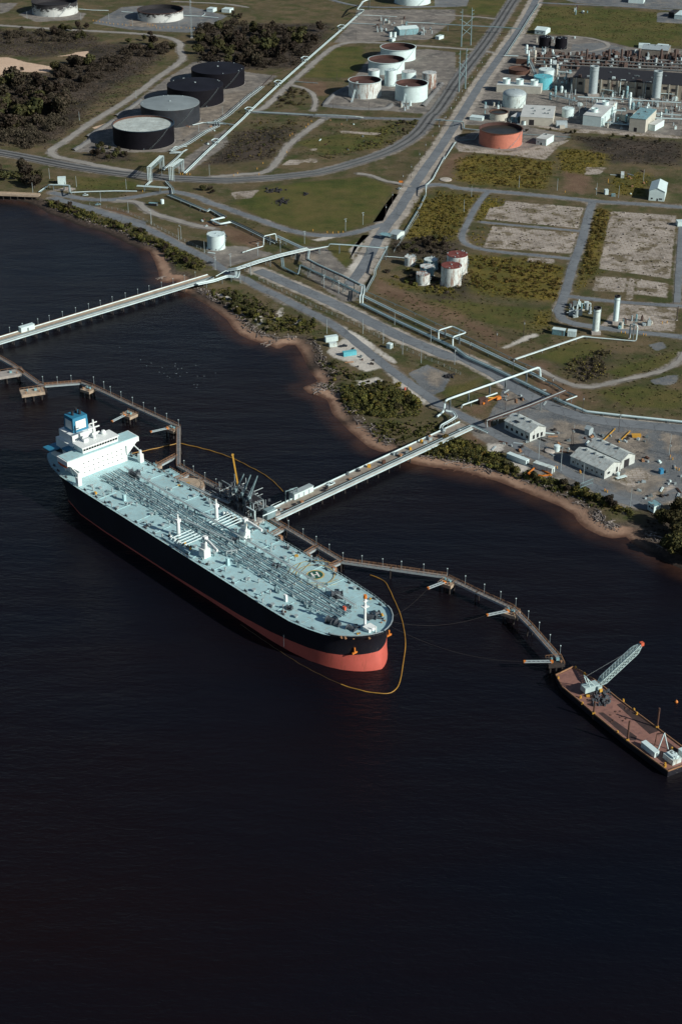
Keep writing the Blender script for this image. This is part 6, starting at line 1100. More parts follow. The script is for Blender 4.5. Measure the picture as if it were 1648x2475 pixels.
pipeline('pipe across the peeling tank yard at the top left','A',[(545,62),(640,70),(750,72)],.5,(0,),('pipe_white',),LZ+1,14); pipeline('white pipe left of the lone peeling tank','A',[(840,80),(955,88)],.5,(0,),('pipe_white',),LZ+1,14); pipeline('white pipe right of the lone peeling tank','A',[(1265,105),(1390,112),(1505,122)],.5,(0,),('pipe_white',),LZ+1,14); pipeline('small zigzag branch pipe beside the tall lattice mast','A',[(1390,112),(1410,100),(1415,88)],.4,(0,),('pipe_white',),LZ+1,14)
# dense process rack behind the turbine hall
for k,(y,lab,mt) in enumerate(((352,'rear','pipe_rust'),(372,'middle','dark'),(392,'front','pipe_rust'),(412,'lowest','dark'))):
    pipeline('dark process pipe rack behind the turbine hall, %s row' % lab,'C',[(640,y-6),(900,y+6),(1250,y+22),(1640,y+40)],[.5,.4,.5,.4],(-2,-.7,.7,2),(mt,'pipe_teal','rust','pipe_grey'),LZ+4+2*(k % 2),24,name='process_rack',cat='pipe rack')
pm = thing('process_unit','dark brown tangle of process equipment behind the turbine hall','process unit',at('C',1250,400)); mb = MB(); mb2 = MB()
for i in range(260):
    q = at('C',random.uniform(640,1620),random.uniform(350,440)); (mb if random.random() < .8 else mb2).box(q,(random.uniform(1,5),random.uniform(1,4),random.uniform(1.5,8)),random.random())
kind(mb.build('equipment','pipe_rust',pm,world=True),'stuff'); kind(mb2.build('pale_equipment','galv',pm,world=True),'stuff')
for x in (960,1100,1180,1290,1430,1520): q = at('C',x,395); MB().lathe([(1.4,0),(1.4,14),(.8,15),(.4,15.2)],14,q).build('column','pipe_rust',pm,world=True,smooth=True)
for i,(x,y,lab) in enumerate(((755,352,'larger'),(765,384,'smaller'))): o = thing('horizontal_drum',lab+' white horizontal drum in the process rack','drum',at('C',x,y)); MB().cyl((-6+2*i,0,2.4),(6-2*i,0,2.4),1.8-.4*i,n=16).build('shell','white',o); MB().box((-3,0,0),(.8,3,1.4)).box((3,0,0),(.8,3,1.4)).build('saddle','concrete',o)
# plant clutter: small equipment between the halls
for c,x0,x1,y0,y1,n_,lab in (('C',900,1568,625,700,60,'switchyard behind the plant front row'),('C',1060,1568,700,820,46,'plant front yard'),('C',1050,1568,585,625,34,'foot of the turbine hall'),('C',440,660,760,800,14,'foot of the big pale building'),('C',300,460,640,760,16,'clarifier yard'),('C',720,900,460,640,30,'yard beside the turquoise tank'),('B',1060,1270,120,215,26,'far pump station'),('B',1330,1430,180,225,12,'second far pump station'),('I',850,1000,100,180,22,'stack compound left pad'),('I',1150,1380,190,250,14,'stack compound right pad'),('B',1220,1310,660,700,8,'foot of the clean front open tank'),('C',560,900,240,330,12,'yard beside the short black tanks'),('C',880,1010,50,95,8,'far field compound')):
    for i in range(n_):
        q = at(c,random.uniform(x0,x1),random.uniform(y0,y1)); h = random.uniform(1,4.5); a,b = random.uniform(.8,3.4),random.uniform(.8,2.6); mb = MB().box((0,0,0),(a,b,h))
        if i % 3 == 0: mb = MB().cyl((0,0,0),(0,0,h+1),a*.4,n=10).box((0,0,0),(a,b,.5))
        elif i % 3 == 1: mb.box((a*.3,0,h),(a*.3,b*.3,h*.4)).cyl((-a*.4,0,h),(-a*.4,0,h+1.2),.2,n=6)
        else: mb.cyl((-a,0,h*.6),(a,0,h*.6),.3,n=8).box((a,0,0),(.5,.5,h*.6))
        mt = random.choice(('galv','white','pipe_grey','steel','teal_dull','pipe_rust','white','galv','beige')); o = mb.build('plant_equipment',mt,None,loc=q); o.rotation_euler = (0,0,random.choice((.1,.1+math.pi/2))); tag(o,dict(galv='silver',white='white',pipe_grey='grey',steel='dark grey',teal_dull='teal',pipe_rust='rusty',beige='beige')[mt]+(' round',' boxy',' piped')[i % 3]+' equipment unit in the '+lab,'equipment','equipment in the '+lab)
# pipe racks and slim columns standing between the plant buildings
for i,(x0,y0,x1,y1) in enumerate(((905,612,1560,650),(1060,690,1560,730),(740,600,900,640),(1080,775,1230,790),(1360,745,1600,755),(590,350,640,470),(440,350,640,360),(740,450,870,460),(1040,560,1130,575),(1430,590,1600,600))):
    pipeline('low pipe rack '+('along the foot of the turbine hall','through the switchyard','right of the domed tank','before the squat cooling unit','leaving the plant at the right edge','behind the brown flat roofed building','left of the process unit','beside the turquoise tank','between left silver stack and boiler house','at the foot of the right silver stack')[i],'C',[(x0,y0),(x1,y1)],[.5,.4,.5],(-1.2,0,1.2),('pipe_white','pipe_teal','galv'),LZ+random.uniform(2,6),12,name='process_rack',cat='pipe rack')
for i in range(34):
    c_ = random.choice((((1040,1560),(560,640)),((1060,1600),(660,800)),((700,870),(450,640)),((560,900),(330,440)))); q = at('C',random.uniform(*c_[0]),random.uniform(*c_[1])); h = random.uniform(5,14); r_ = random.uniform(.7,1.7)
    o = thing('process_vessel','slim upright process vessel among the plant buildings','vessel',q,0,'slim process vessels'); MB().lathe([(r_,0),(r_,h),(r_*.6,h+r_*.5),(.05,h+r_*.6)],12).build('shell',random.choice(('white','galv','white','beige','teal_dull')),o,smooth=True); MB().lathe([(r_,h*.7),(r_+.7,h*.7),(r_+.7,h*.7+.15),(r_,h*.7+.15)],12).build('platform','steel',o)
# switchyard masts
for i in range(26):
    q = at('C',random.uniform(905,1560),random.uniform(640,760)); o = thing('switchyard_mast','thin pale steel mast in the switchyard','mast',q,.1,'switchyard masts'); h = random.uniform(8,15); MB().cyl((0,0,0),(0,0,h),.22,.12,6).build('pole','galv',o); MB().beam((-2,0,h*.85),(2,0,h*.85),.2,.2).build('cross_arm','galv',o)
p = at('C',858,665); o = thing('lattice_tripod','slim white lattice tripod mast behind the small cone tank','mast',p)
for a in (0,2.1,4.2): MB().beam((3*math.cos(a),3*math.sin(a),0),(0,0,22),.35,.35).build('leg','galv',o)
MB().beam((1.5,0,11),(-.8,1.3,11),.2,.2).beam((-.8,1.3,11),(-.8,-1.3,11),.2,.2).beam((1.5,0,11),(-.8,-1.3,11),.2,.2).build('brace','galv',o)
# ------------------------------------------------------------------ pylons, poles, fences
def hframe(label, c, b0, b1, t0, t1):
    a,b = at(c,*b0),at(c,*b1); h = fit_h(a,c,t0); o = thing('transmission_tower',label,'pylon',a); u = b-a
    for q in (a,b): MB().cyl(q,q+Vector((0,0,h)),.8,.35,8).build('pole','pipe_teal',o,world=True)
    mb = MB()
    for z0,z1 in ((.28,.5),(.5,.7)): mb.beam(a+Vector((0,0,h*z0)),b+Vector((0,0,h*z1)),.4,.4).beam(b+Vector((0,0,h*z0)),a+Vector((0,0,h*z1)),.4,.4)
    mb.build('brace','pipe_teal',o,world=True); e = u.normalized()*5
    for z in (.72,.82,.92):
        for q,s_ in ((a,-1),(b,1)): MB().beam(q+Vector((0,0,h*z)),q+e*s_*.7+Vector((0,0,h*z+.5)),.4,.4).build('cross_arm','pipe_teal',o,world=True)
def fit_h(a, c, t):
    A_,B_,k = CROP[c]; y = B_+t[1]*k; lo,hi = 1,90
    for _ in range(30):
        m_ = (lo+hi)/2
        if proj(a+Vector((0,0,m_)))[1] > y: lo = m_
        else: hi = m_
    return lo
hframe('twin pole transmission tower beyond the railway, farther one','C',(168,296),(228,286),(176,58),(236,50)); hframe('twin pole transmission tower by the railway, nearer one','C',(153,580),(193,562),(162,320),(202,330))
a = at('A',1322,262); h = 58; o = thing('lattice_mast','tall thin lattice mast at the top beyond the black tanks','mast',a); mb = MB()
for i in range(20):
    z0,z1 = h*i/20,h*(i+1)/20; w0 = .9
    for j in range(3):
        t0,t1 = j*2.094,(j+1)*2.094; p0,p1 = Vector((w0*math.cos(t0),w0*math.sin(t0),0)),Vector((w0*math.cos(t1),w0*math.sin(t1),0)); mb.beam(p0+Vector((0,0,z0)),p0+Vector((0,0,z1)),.22,.22).beam(p0+Vector((0,0,z0)),p1+Vector((0,0,z1)),.14,.14)
mb.build('lattice','galv',o); MB().box((0,0,0),(3,3,.6)).build('base','concrete',o)
for z in (42,50): MB().box((.8,0,z),(1.2,2.4,1.2)).build('antenna','galv',o)
PROT = {}
def upole(c, x, y, h, arms, label, group, mat='timber_pole', rz=.6, lampy=False):
    key = (round(h),arms,mat,lampy)
    if key not in PROT:
        o = thing('lamp_pole' if lampy else 'utility_pole',label,'lamp post' if lampy else 'pole',at(c,x,y),rz,group); MB().cyl((0,0,-.2),(0,0,h),.2,.12,7).build('pole',mat,o)
        for k in range(arms): MB().beam((-1.3,0,h-.6-1.2*k),(1.3,0,h-.6-1.2*k),.2,.25).build('cross_arm',mat,o)
        if lampy: MB().beam((0,0,h-.3),(1.5,0,h),.14,.14).box((1.6,0,h-.1),(.9,.45,.25)).build('lamp_head','white',o)
        elif arms: MB().cyl((.5,.35,h-3.2),(.5,.35,h-2),.35,n=8).build('transformer','galv',o)
        PROT[key] = o; return o
    return copy_tree(PROT[key],at(c,x,y),rz,label,group)
for c,l,h,ar,lab,mt in (
 ('C',[(25,860),(60,805),(100,745),(147,675),(170,635),(206,585),(232,545),(265,500),(297,450),(326,400),(355,350),(385,310),(410,270)],12,1,'along the track side of the main road','timber_pole'),
 ('E',[(1378,70),(1340,130),(1288,210),(1235,270),(1170,390),(1128,470),(1338,470)],13,1,'beside the lower stretch of the main road','timber_pole'),
 ('B',[(1505,800),(1462,860),(1422,920),(1492,815),(1538,740),(1570,690)],12,1,'at the railway crossing','timber_pole'),
 ('B',[(455,690),(318,775),(615,520),(797,690),(1022,705),(423,505),(545,640),(820,515),(1200,840),(288,640),(940,250)],10,0,'around the white tank cluster','timber_pole'),
 ('F',[(185,425),(533,270),(1023,318),(1163,335),(1320,230),(775,290),(232,335)],11,0,'in the weedy field','galv'),
 ('I',[(390,365),(563,295),(738,210),(127,470),(220,430),(495,535),(742,660),(935,780),(1165,900),(448,760),(875,990),(865,985),(1485,1080)],12,1,'along the pipe racks and yard','timber_pole'),
 ('L',[(657,290),(797,360),(938,442),(1235,608),(1483,262),(875,200)],14,0,'beside the lower shore road','galv'),
 ('H',[(985,540),(1113,605),(1235,670),(1352,725),(1185,485),(758,540),(1413,590),(1563,735),(212,220)],11,0,'along the shore road fence','galv'),
 ('D',[(345,235),(530,290),(873,310),(697,395),(887,470),(1045,555),(1233,655),(1410,745),(230,335),(1118,215),(1445,210)],10,0,'along the upper shore road','galv'),
 ('E',[(617,625),(465,680),(323,700),(985,505),(875,545),(150,770),(55,790),(280,825),(740,905),(832,940)],11,1,'near the upper jetty landing','galv'),
 ('A',[(550,830),(940,680),(1535,790),(1372,910),(1390,190),(1237,200),(915,180),(753,140),(190,130),(375,130),(560,140)],9,0,'around the black tanks and old tanks','galv')):
    for x,y in l: upole(c,x,y,h,ar,'thin pole '+lab,'poles '+lab,mt,random.choice((.5,.6,.7)))
for x,y in ((1045,540),(1250,650)): upole('D',x,y,11,0,'lamp pole along the upper shore road fence','lamp poles on the upper shore road','galv',2.6,True)
def fence(label, c, l, h=2.2, step=6, mat='galv'):
    P = resample(pts(c,l),step,0); o = thing('fence',label,'fence',P[0]); first = None
    for p in P:
        if first is None: q = MB().cyl((0,0,0),(0,0,h),.1,n=5).build('post',mat,o); first = q
        else: q = link('post',first.data,o)
        q.location = p-P[0]
    mb = MB()
    for a,b in zip(P[:-1],P[1:]):
        for z in (h-.05,h*.5,.15): mb.beam(a+Vector((0,0,z)),b+Vector((0,0,z)),.05,.06)
    mb.build('rail',mat,o,world=True)
fence('chain fence between the shore road and the rack service road','H',[(330,200),(480,275),(640,355),(800,425),(950,490),(1130,590),(1300,665),(1480,740),(1600,800)]); fence('chain fence along the upper shore road','D',[(620,415),(850,460),(1010,530),(1150,605),(1300,680),(1480,770)]); fence('fence on the right side of the main road beside the weeds','E',[(1340,440),(1250,580),(1180,680)],2,5); fence('fence between red tank yard and main road','C',[(135,905),(60,1020),(0,1110)],2,5)
# rows of small white posts round the old tank yard
for i,(x,y) in enumerate([(645,145),(665,148),(690,152),(712,156),(735,160),(760,165),(785,168),(815,170),(845,172),(870,175),(905,178),(1020,172),(1035,176),(1055,178),(1075,182),(1080,195),(1105,198),(1130,192),(1160,192),(1190,192),(1220,195),(1250,195),(1285,195),(1310,198),(1340,198),(1362,198),(1410,195)]):
    o = copy_tree(BOL,at('A',x,y),0,'pale marker post in the row edging the old tank yard','marker posts of the old tank yard')
# ------------------------------------------------------------------ vegetation
def leafmesh(name, n, lobes, size, tints, mat, trunk=None):
    """crown of leaf clumps: n small quads spread through several lobes (cx,cy,cz,rx,ry,rz)"""
    V = []; T = []; wts = np.array([l[3]*l[4]*l[5] for l in lobes])**.7; wts /= wts.sum(); ch = RNG.choice(len(lobes), n, p=wts)
    d = RNG.normal(size=(n,3)); d /= np.linalg.norm(d,axis=1)[:,None]; rad = RNG.uniform(.55,1.08,n)**.6
    L = np.array(lobes)[ch]; C_ = L[:,:3]+d*L[:,3:]*rad[:,None]; nrm = d+RNG.normal(size=(n,3))*.55; nrm /= np.linalg.norm(nrm,axis=1)[:,None]
    a = np.cross(nrm,RNG.normal(size=(n,3))); a /= np.linalg.norm(a,axis=1)[:,None]; b = np.cross(nrm,a); s = size*RNG.uniform(.5,1.35,n)[:,None]
    Q = np.stack([C_-a*s-b*s*.7, C_+a*s*.9-b*s*.5, C_+a*s*.6+b*s*.9, C_-a*s*.8+b*s*.6],1).reshape(-1,3)
    tt = np.array(tints)[RNG.integers(0,len(tints),n)]*RNG.uniform(.85,1.15,n)[:,None]
    me = bpy.data.meshes.new(name); me.from_pydata(Q.tolist(),[],np.arange(n*4).reshape(-1,4).tolist()); ca = me.color_attributes.new('tint','FLOAT_COLOR','POINT'); ca.data.foreach_set('color',np.concatenate([np.repeat(tt,4,0),np.ones((n*4,1))],1).ravel().astype(np.float32)); me.materials.append(M[mat]); return me
GREEN = [(.050,.052,.020),(.066,.064,.024),(.038,.042,.018)]; DUSK = [(.042,.034,.023),(.056,.044,.031),(.031,.028,.018)]; OLIVE = [(.100,.102,.026),(.075,.085,.024),(.125,.114,.030)]; GOLD = [(.19,.15,.032),(.145,.125,.032),(.11,.11,.03)]; GREY = [(.105,.090,.062),(.085,.075,.05),(.12,.105,.075)]
def lobes_tree(k, R, H):
    L = [(0,0,H*.62,R*.75,R*.75,H*.34)]
    for i in range(k):
        a = random.uniform(0,6.28); q = R*random.uniform(.35,.75); L.append((q*math.cos(a),q*math.sin(a),H*random.uniform(.4,.85),R*random.uniform(.3,.55),R*random.uniform(.3,.55),H*random.uniform(.14,.26)))
    return L
CROWN = {k:[leafmesh('crown',420,lobes_tree(7,3.4,7),.55,tn_,mt) for _ in range(4)] for k,(tn_,mt) in dict(dusk=(DUSK,'leaf'),green=(GREEN,'leaf'),olive=(OLIVE,'leaf'),gold=(GOLD,'leaf')).items()}
CROWN['big'] = [leafmesh('crown',2200,lobes_tree(12,5,9),.42,GREEN+[(.07,.062,.02)],'leaf') for _ in range(3)]
mb = MB().cyl((0,0,-.3),(0,0,3.2),.28,.2,7); 
for a in (0.3,2.2,4.3): mb.cyl((0,0,2.6),(1.5*math.cos(a),1.5*math.sin(a),5),.15,.07,5)
TRUNK = MB.build(mb,'trunk','timber_pole'); TRUNK_ME = TRUNK.data; bpy.data.objects.remove(TRUNK)
def shrub_lobes(): return [(random.uniform(-1,1)*.7,random.uniform(-1,1)*.7,.7,random.uniform(.6,1.1),random.uniform(.6,1.1),random.uniform(.5,.9)) for _ in range(4)]
SHRUB = {k:[leafmesh('shrub',150,shrub_lobes(),.36,tn_,'leaf') for _ in range(4)] for k,tn_ in dict(dusk=DUSK,green=GREEN,olive=OLIVE,gold=GOLD,grey=GREY).items()}
def inpoly(poly, n):
    xs_ = [p[0] for p in poly]; ys_ = [p[1] for p in poly]; out = []
    while len(out) < n:
        X_ = RNG.uniform(min(xs_),max(xs_),n*4); Y_ = RNG.uniform(min(ys_),max(ys_),n*4); m_ = sdf_poly(X_,Y_,poly,500) > 0; out += list(zip(X_[m_],Y_[m_]))
    return out[:n]
def area(poly): return abs(sum(poly[i][0]*poly[(i+1) % len(poly)][1]-poly[(i+1) % len(poly)][0]*poly[i][1] for i in range(len(poly))))/2
def blocked(xy):
    X_ = np.array([q[0] for q in xy]); Y_ = np.array([q[1] for q in xy]); b = np.zeros(len(xy),bool)
    for P,wd,sh in road_lines: b |= sdf_line(X_,Y_,P[::2]+[P[-1]],wd/2+1.5) > 0
    b |= sdf_line(X_,Y_,RP,8) > 0; b |= sdf_poly(X_,Y_,LAND) < 9
    return b
def tree(x, y, kindn, sc, label, group):
    o = thing('tree',label,'tree',(x,y,float(ground_z(x,y)[0])-.1),random.uniform(0,6.28),group); o.scale = (sc*random.uniform(.85,1.2),sc*random.uniform(.85,1.2),sc*random.uniform(.8,1.15)); link('trunk',TRUNK_ME,o); link('crown',random.choice(CROWN[kindn]),o); return o
STANDS = [
 ('A',[(-60,600),(240,540),(420,640),(480,760),(330,900),(120,930),(-60,900)],52,['dusk','dusk','green'],(1.3,2.7),'dark tree in the dense thicket at the left edge'),
 ('A',[(300,520),(500,430),(700,420),(640,560),(480,640)],16,['dusk','green','dusk'],(1.0,2.0),'dark tree in the thicket between sand patch and gravel road'),
 ('A',[(380,190),(620,190),(620,270),(330,290)],10,['dusk','green'],(1.0,1.7),'dark tree in the clump below the top left tank'),
 ('A',[(830,330),(1040,230),(1190,270),(1200,350),(900,390)],12,['dusk','green','dusk'],(.9,1.7),'dark tree in the clump at the bend of the gravel road'),
 ('B',[(-50,200),(120,150),(420,180),(640,240),(700,290),(560,400),(260,430),(-60,370)],58,['dusk','green','dusk'],(1.2,2.5),'dark tree in the wood beyond the black tanks'),
 ('B',[(160,95),(270,90),(260,120),(140,120)],5,['dusk'],(.6,.9),'dark tree by the cabins near the top edge'),
 ('D',[(-60,150),(200,170),(290,240),(280,320),(100,330),(-60,320)],14,['dusk','green'],(1.2,2.2),'dark tree by the quay at the left edge'),
 ('A',[(620,1070),(700,1010),(860,1035),(900,1085),(760,1110)],14,['green','green','dusk'],(.55,.95),'dark round tree in front of the nearest black tank'),
 ('E',[(1180,640),(1330,600),(1500,600),(1568,680),(1400,690),(1230,690)],10,['dusk','green'],(.5,.85),'dark low tree behind the overgrown tanks'),
 ('H',[(880,930),(960,900),(1240,880),(1340,960),(1330,1045),(960,1045)],22,['olive','gold','green','olive'],(.45,.75),'yellow green tree in the thicket left of the lower jetty'),
 ('H',[(100,340),(200,310),(300,380),(420,480),(470,540),(370,520),(250,430)],12,['green','olive'],(.45,.8),'low tree on the bank below the upper jetty'),
 ('H',[(500,430),(640,450),(720,480),(640,520),(540,540)],12,['green','olive'],(.4,.65),'low tree on the bank beside the sandy inlet'),
 ('H',[(600,600),(690,570),(720,700),(650,700)],9,['green','olive'],(.4,.65),'low tree on the bank left of the white gravel lot'),
 ('D',[(310,380),(480,420),(700,500),(900,560),(1120,660),(1390,800),(1330,860),(1200,800),(1000,680),(760,560),(500,480),(340,440)],34,['green','olive','dusk'],(.4,.75),'low tree on the overgrown bank of the upper shore road'),
 ('L',[(-100,200),(100,160),(240,200),(360,270),(520,360),(500,390),(360,330),(200,280),(-60,250)],24,['olive','green','gold'],(.38,.68),'low tree on the bank right of the lower jetty'),
 ('L',[(580,390),(780,430),(950,480),(1200,600),(1240,650),(1050,570),(820,480),(640,420)],18,['olive','green','dusk'],(.4,.7),'low tree on the lower bank by the warehouse road'),
 ('C',[(540,815),(860,835),(1200,860),(1480,885),(1480,910),(1100,885),(700,860),(560,840)],14,['dusk','green'],(.35,.55),'dark hedge tree in front of the plant'),
 ('B',[(560,800),(700,760),(600,830),(380,1000),(100,1030),(240,900)],9,['dusk','grey' if False else 'green'],(.3,.5),'low dark tree between the diagonal pipeline and the track'),
 ('B',[(1200,770),(1320,760),(1300,850),(1150,900)],9,['dusk','green'],(.4,.65),'low dark tree inside the railway curve'),
 ('B',[(400,590),(520,560),(640,570),(640,650),(460,670)],12,['green','dusk'],(.35,.6),'low tree on the round scrub patch inside the gravel loop'),
]
for c,l,n_,kinds,(s0_,s1_),lab in STANDS:
    poly = [(p.x,p.y) for p in pts(c,l)]; xy = inpoly(poly,n_); bl_ = blocked(xy)
    for (x,y),bb in zip(xy,bl_):
        if not bb: kk = random.choice(kinds); sc_ = random.uniform(s0_,s1_); tree(x,y,kk,sc_,('large ' if sc_ > (s0_+s1_)/2 else 'smaller ')+dict(dusk='brownish ',green='green ',olive='olive ',gold='golden ')[kk]+lab.replace('dark ','').replace('yellow green ',''),lab.replace('tree','trees',1))
for c,x,y,k,s_,lab in (('B',715,200,'dusk',1.6,'single large dark tree standing apart at the top of the wood'),('D',1400,312,'green',.9,'round dark bush tree alone beside the road curve below the railway'),('D',1470,335,'dusk',.6,'low dark bush right of the round bush tree'),('B',190,385,'gold',.8,'orange brown tree at the edge of the wood behind the black tanks'),('A',155,490,'dusk',.7,'lone dark tree on the pale sand patch'),('E',20,290,'dusk',.8,'dark bush at the left of the oval lawn'),('I',720,260,'gold',.4,'small golden bush by the pale blue cabin')):
    q = at(c,x,y); tree(q.x,q.y,k,s_,lab,None)
for c,x,y,s_,lab in (('L',1560,640,1.35,'upper'),('L',1520,740,1.3,'middle'),('L',1590,800,1.55,'outer right'),('L',1430,700,.95,'left'),('L',1500,870,1.3,'lowest'),('L',1620,920,1.4,'lower right')):
    q = at(c,x,y); o = tree(q.x,q.y,'big',s_*.95,'big dark leafy tree at the lower right yard corner, %s one' % lab,'big trees at the lower right'); 
# closed canopy of the far woods and bank thickets: masses of small crowns
BR = [(.040,.033,.024),(.052,.043,.030),(.032,.029,.018),(.060,.050,.036)]; MX = [(.060,.068,.022),(.085,.088,.026),(.045,.052,.02),(.13,.11,.03),(.10,.095,.026)]; YL = [(.15,.12,.03),(.11,.10,.026),(.08,.08,.022),(.19,.145,.03),(.10,.085,.03)]
for c,l,n_,r0_,r1_,q_,tt_,lab in (('A',[(-80,560),(240,520),(440,600),(520,720),(470,840),(330,930),(120,960),(-80,940)],150,2.2,6,150,BR,'dark closed thicket at the left edge'),('B',[(-60,170),(160,140),(440,170),(660,230),(700,290),(560,410),(250,440),(-60,400)],190,2.2,6,150,BR,'dark closed wood beyond the black tanks'),('A',[(360,500),(560,410),(760,400),(900,330),(1200,290),(1190,360),(900,420),(700,560),(500,650)],90,2.2,5,150,BR,'dark patchy thicket beside the gravel road'),('A',[(-80,190),(300,200),(640,190),(620,260),(330,310),(-80,300)],50,2.2,5,150,BR,'dark patchy scrub wood below the old tanks'),('A',[(-80,960),(330,950),(260,1040),(60,1000),(-80,1010)],26,2,5,150,BR,'low scrub wood above the railway at left'),
   ('H',[(860,920),(960,890),(1120,870),(1260,900),(1340,960),(1330,1060),(1180,1080),(940,1050)],120,1.2,3.4,120,MX,'closed yellow green thicket left of the lower jetty'),('D',[(310,385),(480,425),(700,505),(900,565),(1120,665),(1390,805),(1330,850),(1200,790),(1000,670),(760,560),(500,480),(340,430)],150,.9,2.4,70,MX,'closed bushes on the bank of the upper shore road'),('L',[(-80,200),(100,165),(240,200),(360,270),(540,360),(500,388),(360,325),(200,280),(-60,250)],110,.9,2.6,80,MX,'closed bushes on the bank right of the lower jetty'),('L',[(580,390),(780,430),(950,480),(1240,620),(1240,650),(1050,570),(820,480),(640,420)],80,.8,2.2,80,MX,'closed bushes on the bank by the warehouse road'),('E',[(1160,640),(1330,590),(1500,590),(1568,690),(1400,700),(1230,690)],60,1.0,2.8,90,BR,'dark bushes behind the overgrown tanks'),
   ('F',[(0,300),(270,325),(220,450),(165,550),(0,620)],130,.6,1.7,45,YL,'bushy weeds left of the field loop road'),('F',[(200,710),(560,725),(830,785),(780,980),(400,950),(240,930)],200,.6,1.8,45,YL,'bushy weeds right of the overgrown tanks'),('F',[(120,100),(300,60),(760,110),(700,280),(350,260),(150,230)],190,.6,1.9,45,YL,'bushy weeds below the terracotta tank'),('F',[(1015,400),(1105,425),(1060,640),(1035,790),(910,920),(960,600)],150,.6,1.8,45,YL,'bushy weeds between the concrete pads'),('F',[(780,30),(1090,60),(1080,130),(800,170)],60,.6,1.6,45,YL,'bushy weeds in the field centre'),('E',[(1330,370),(1560,300),(1560,560),(1260,590)],110,.6,1.8,45,YL,'bushy weeds beside the main road'),('E',[(1130,820),(1310,880),(1568,940),(1568,910),(1420,880),(1300,850)],60,.5,1.4,45,YL,'bushy weeds in front of the overgrown tanks'),('B',[(280,770),(560,760),(620,800),(400,980),(120,1020)],90,.6,1.7,45,BR+YL[:1],'brown bushes beside the diagonal pipeline'),('B',[(1150,760),(1330,760),(1300,860),(1150,930),(760,1010),(720,990),(1000,900)],110,.6,1.9,45,BR+YL[:2],'brown bushes inside the railway curve'),('B',[(390,610),(500,560),(640,570),(650,660),(440,680)],60,.8,2.2,60,BR+YL[1:3],'bushes on the round patch inside the gravel loop'),('I',[(800,480),(1000,380),(1120,390),(1060,560),(940,590)],90,.7,2.0,45,BR+YL[:1],'scrub in the hollow below the stacks'),('F',[(0,640),(170,660),(230,940),(0,960)],60,.6,1.6,45,BR+YL[1:3],'scrub round the tall red roofed tanks')):
    poly = [(p.x,p.y) for p in pts(c,l)]; xy = inpoly(poly,n_); lb = []; ox,oy = poly[0]; zz = ground_z([v[0] for v in xy],[v[1] for v in xy])
    for (x,y),bb,z in zip(xy,blocked(xy),zz):
        if not bb: r_ = random.uniform(r0_,r1_); h_ = r_*random.uniform(.5,.85); lb.append((x-ox,y-oy,float(z)-LZ+h_*.7,r_,r_,h_))
    me = leafmesh('woodland',len(lb)*q_,lb,.6 if r1_ > 4 else .36,tt_,'leaf'); nm_ = 'woodland' if r1_ > 4 else 'thicket'; o = link(nm_,me,None,(ox,oy,LZ)); kind(o,'stuff'); o['label'] = lab; o['category'] = nm_
# shrubs: individuals along the bank and round the tanks
SHR = [('D',[(300,390),(520,430),(760,520),(1000,640),(1230,740),(1390,810),(1340,850),(1100,740),(860,620),(600,530),(330,430)],70,['green','olive','dusk'],'green shrub on the bank of the upper shore road'),('H',[(20,270),(160,260),(420,400),(700,490),(640,540),(400,520),(200,420),(60,320)],50,['green','olive','grey'],'shrub on the sandy bank below the upper jetty'),
 ('H',[(720,700),(900,780),(1180,860),(1330,950),(1330,1040),(880,1040),(800,900),(720,780)],60,['olive','gold','green'],'shrub on the bank between gravel lot and lower jetty'),('L',[(-100,190),(200,180),(540,360),(780,430),(1240,640),(1180,640),(800,490),(500,400),(200,290),(-80,260)],64,['olive','green','gold'],'shrub along the bank right of the lower jetty'),('E',[(1140,800),(1300,720),(1568,700),(1568,960),(1400,930),(1150,850)],46,['dusk','olive','grey'],'shrub among the overgrown tanks')]
for c,l,n_,kinds,lab in SHR:
    poly = [(p.x,p.y) for p in pts(c,l)]; xy = inpoly(poly,n_); bl_ = blocked(xy); zz = ground_z([q[0] for q in xy],[q[1] for q in xy])
    for (x,y),bb,z in zip(xy,bl_,zz):
        if bb: continue
        o = link('shrub',random.choice(SHRUB[random.choice(kinds)]),None,(x,y,float(z)-.15)); s_ = random.uniform(.7,1.7); o.scale = (s_*random.uniform(.8,1.3),s_*random.uniform(.8,1.3),s_); o.rotation_euler = (0,0,random.uniform(0,6.28)); tag(o,lab,'shrub',lab.replace('shrub','shrubs',1))
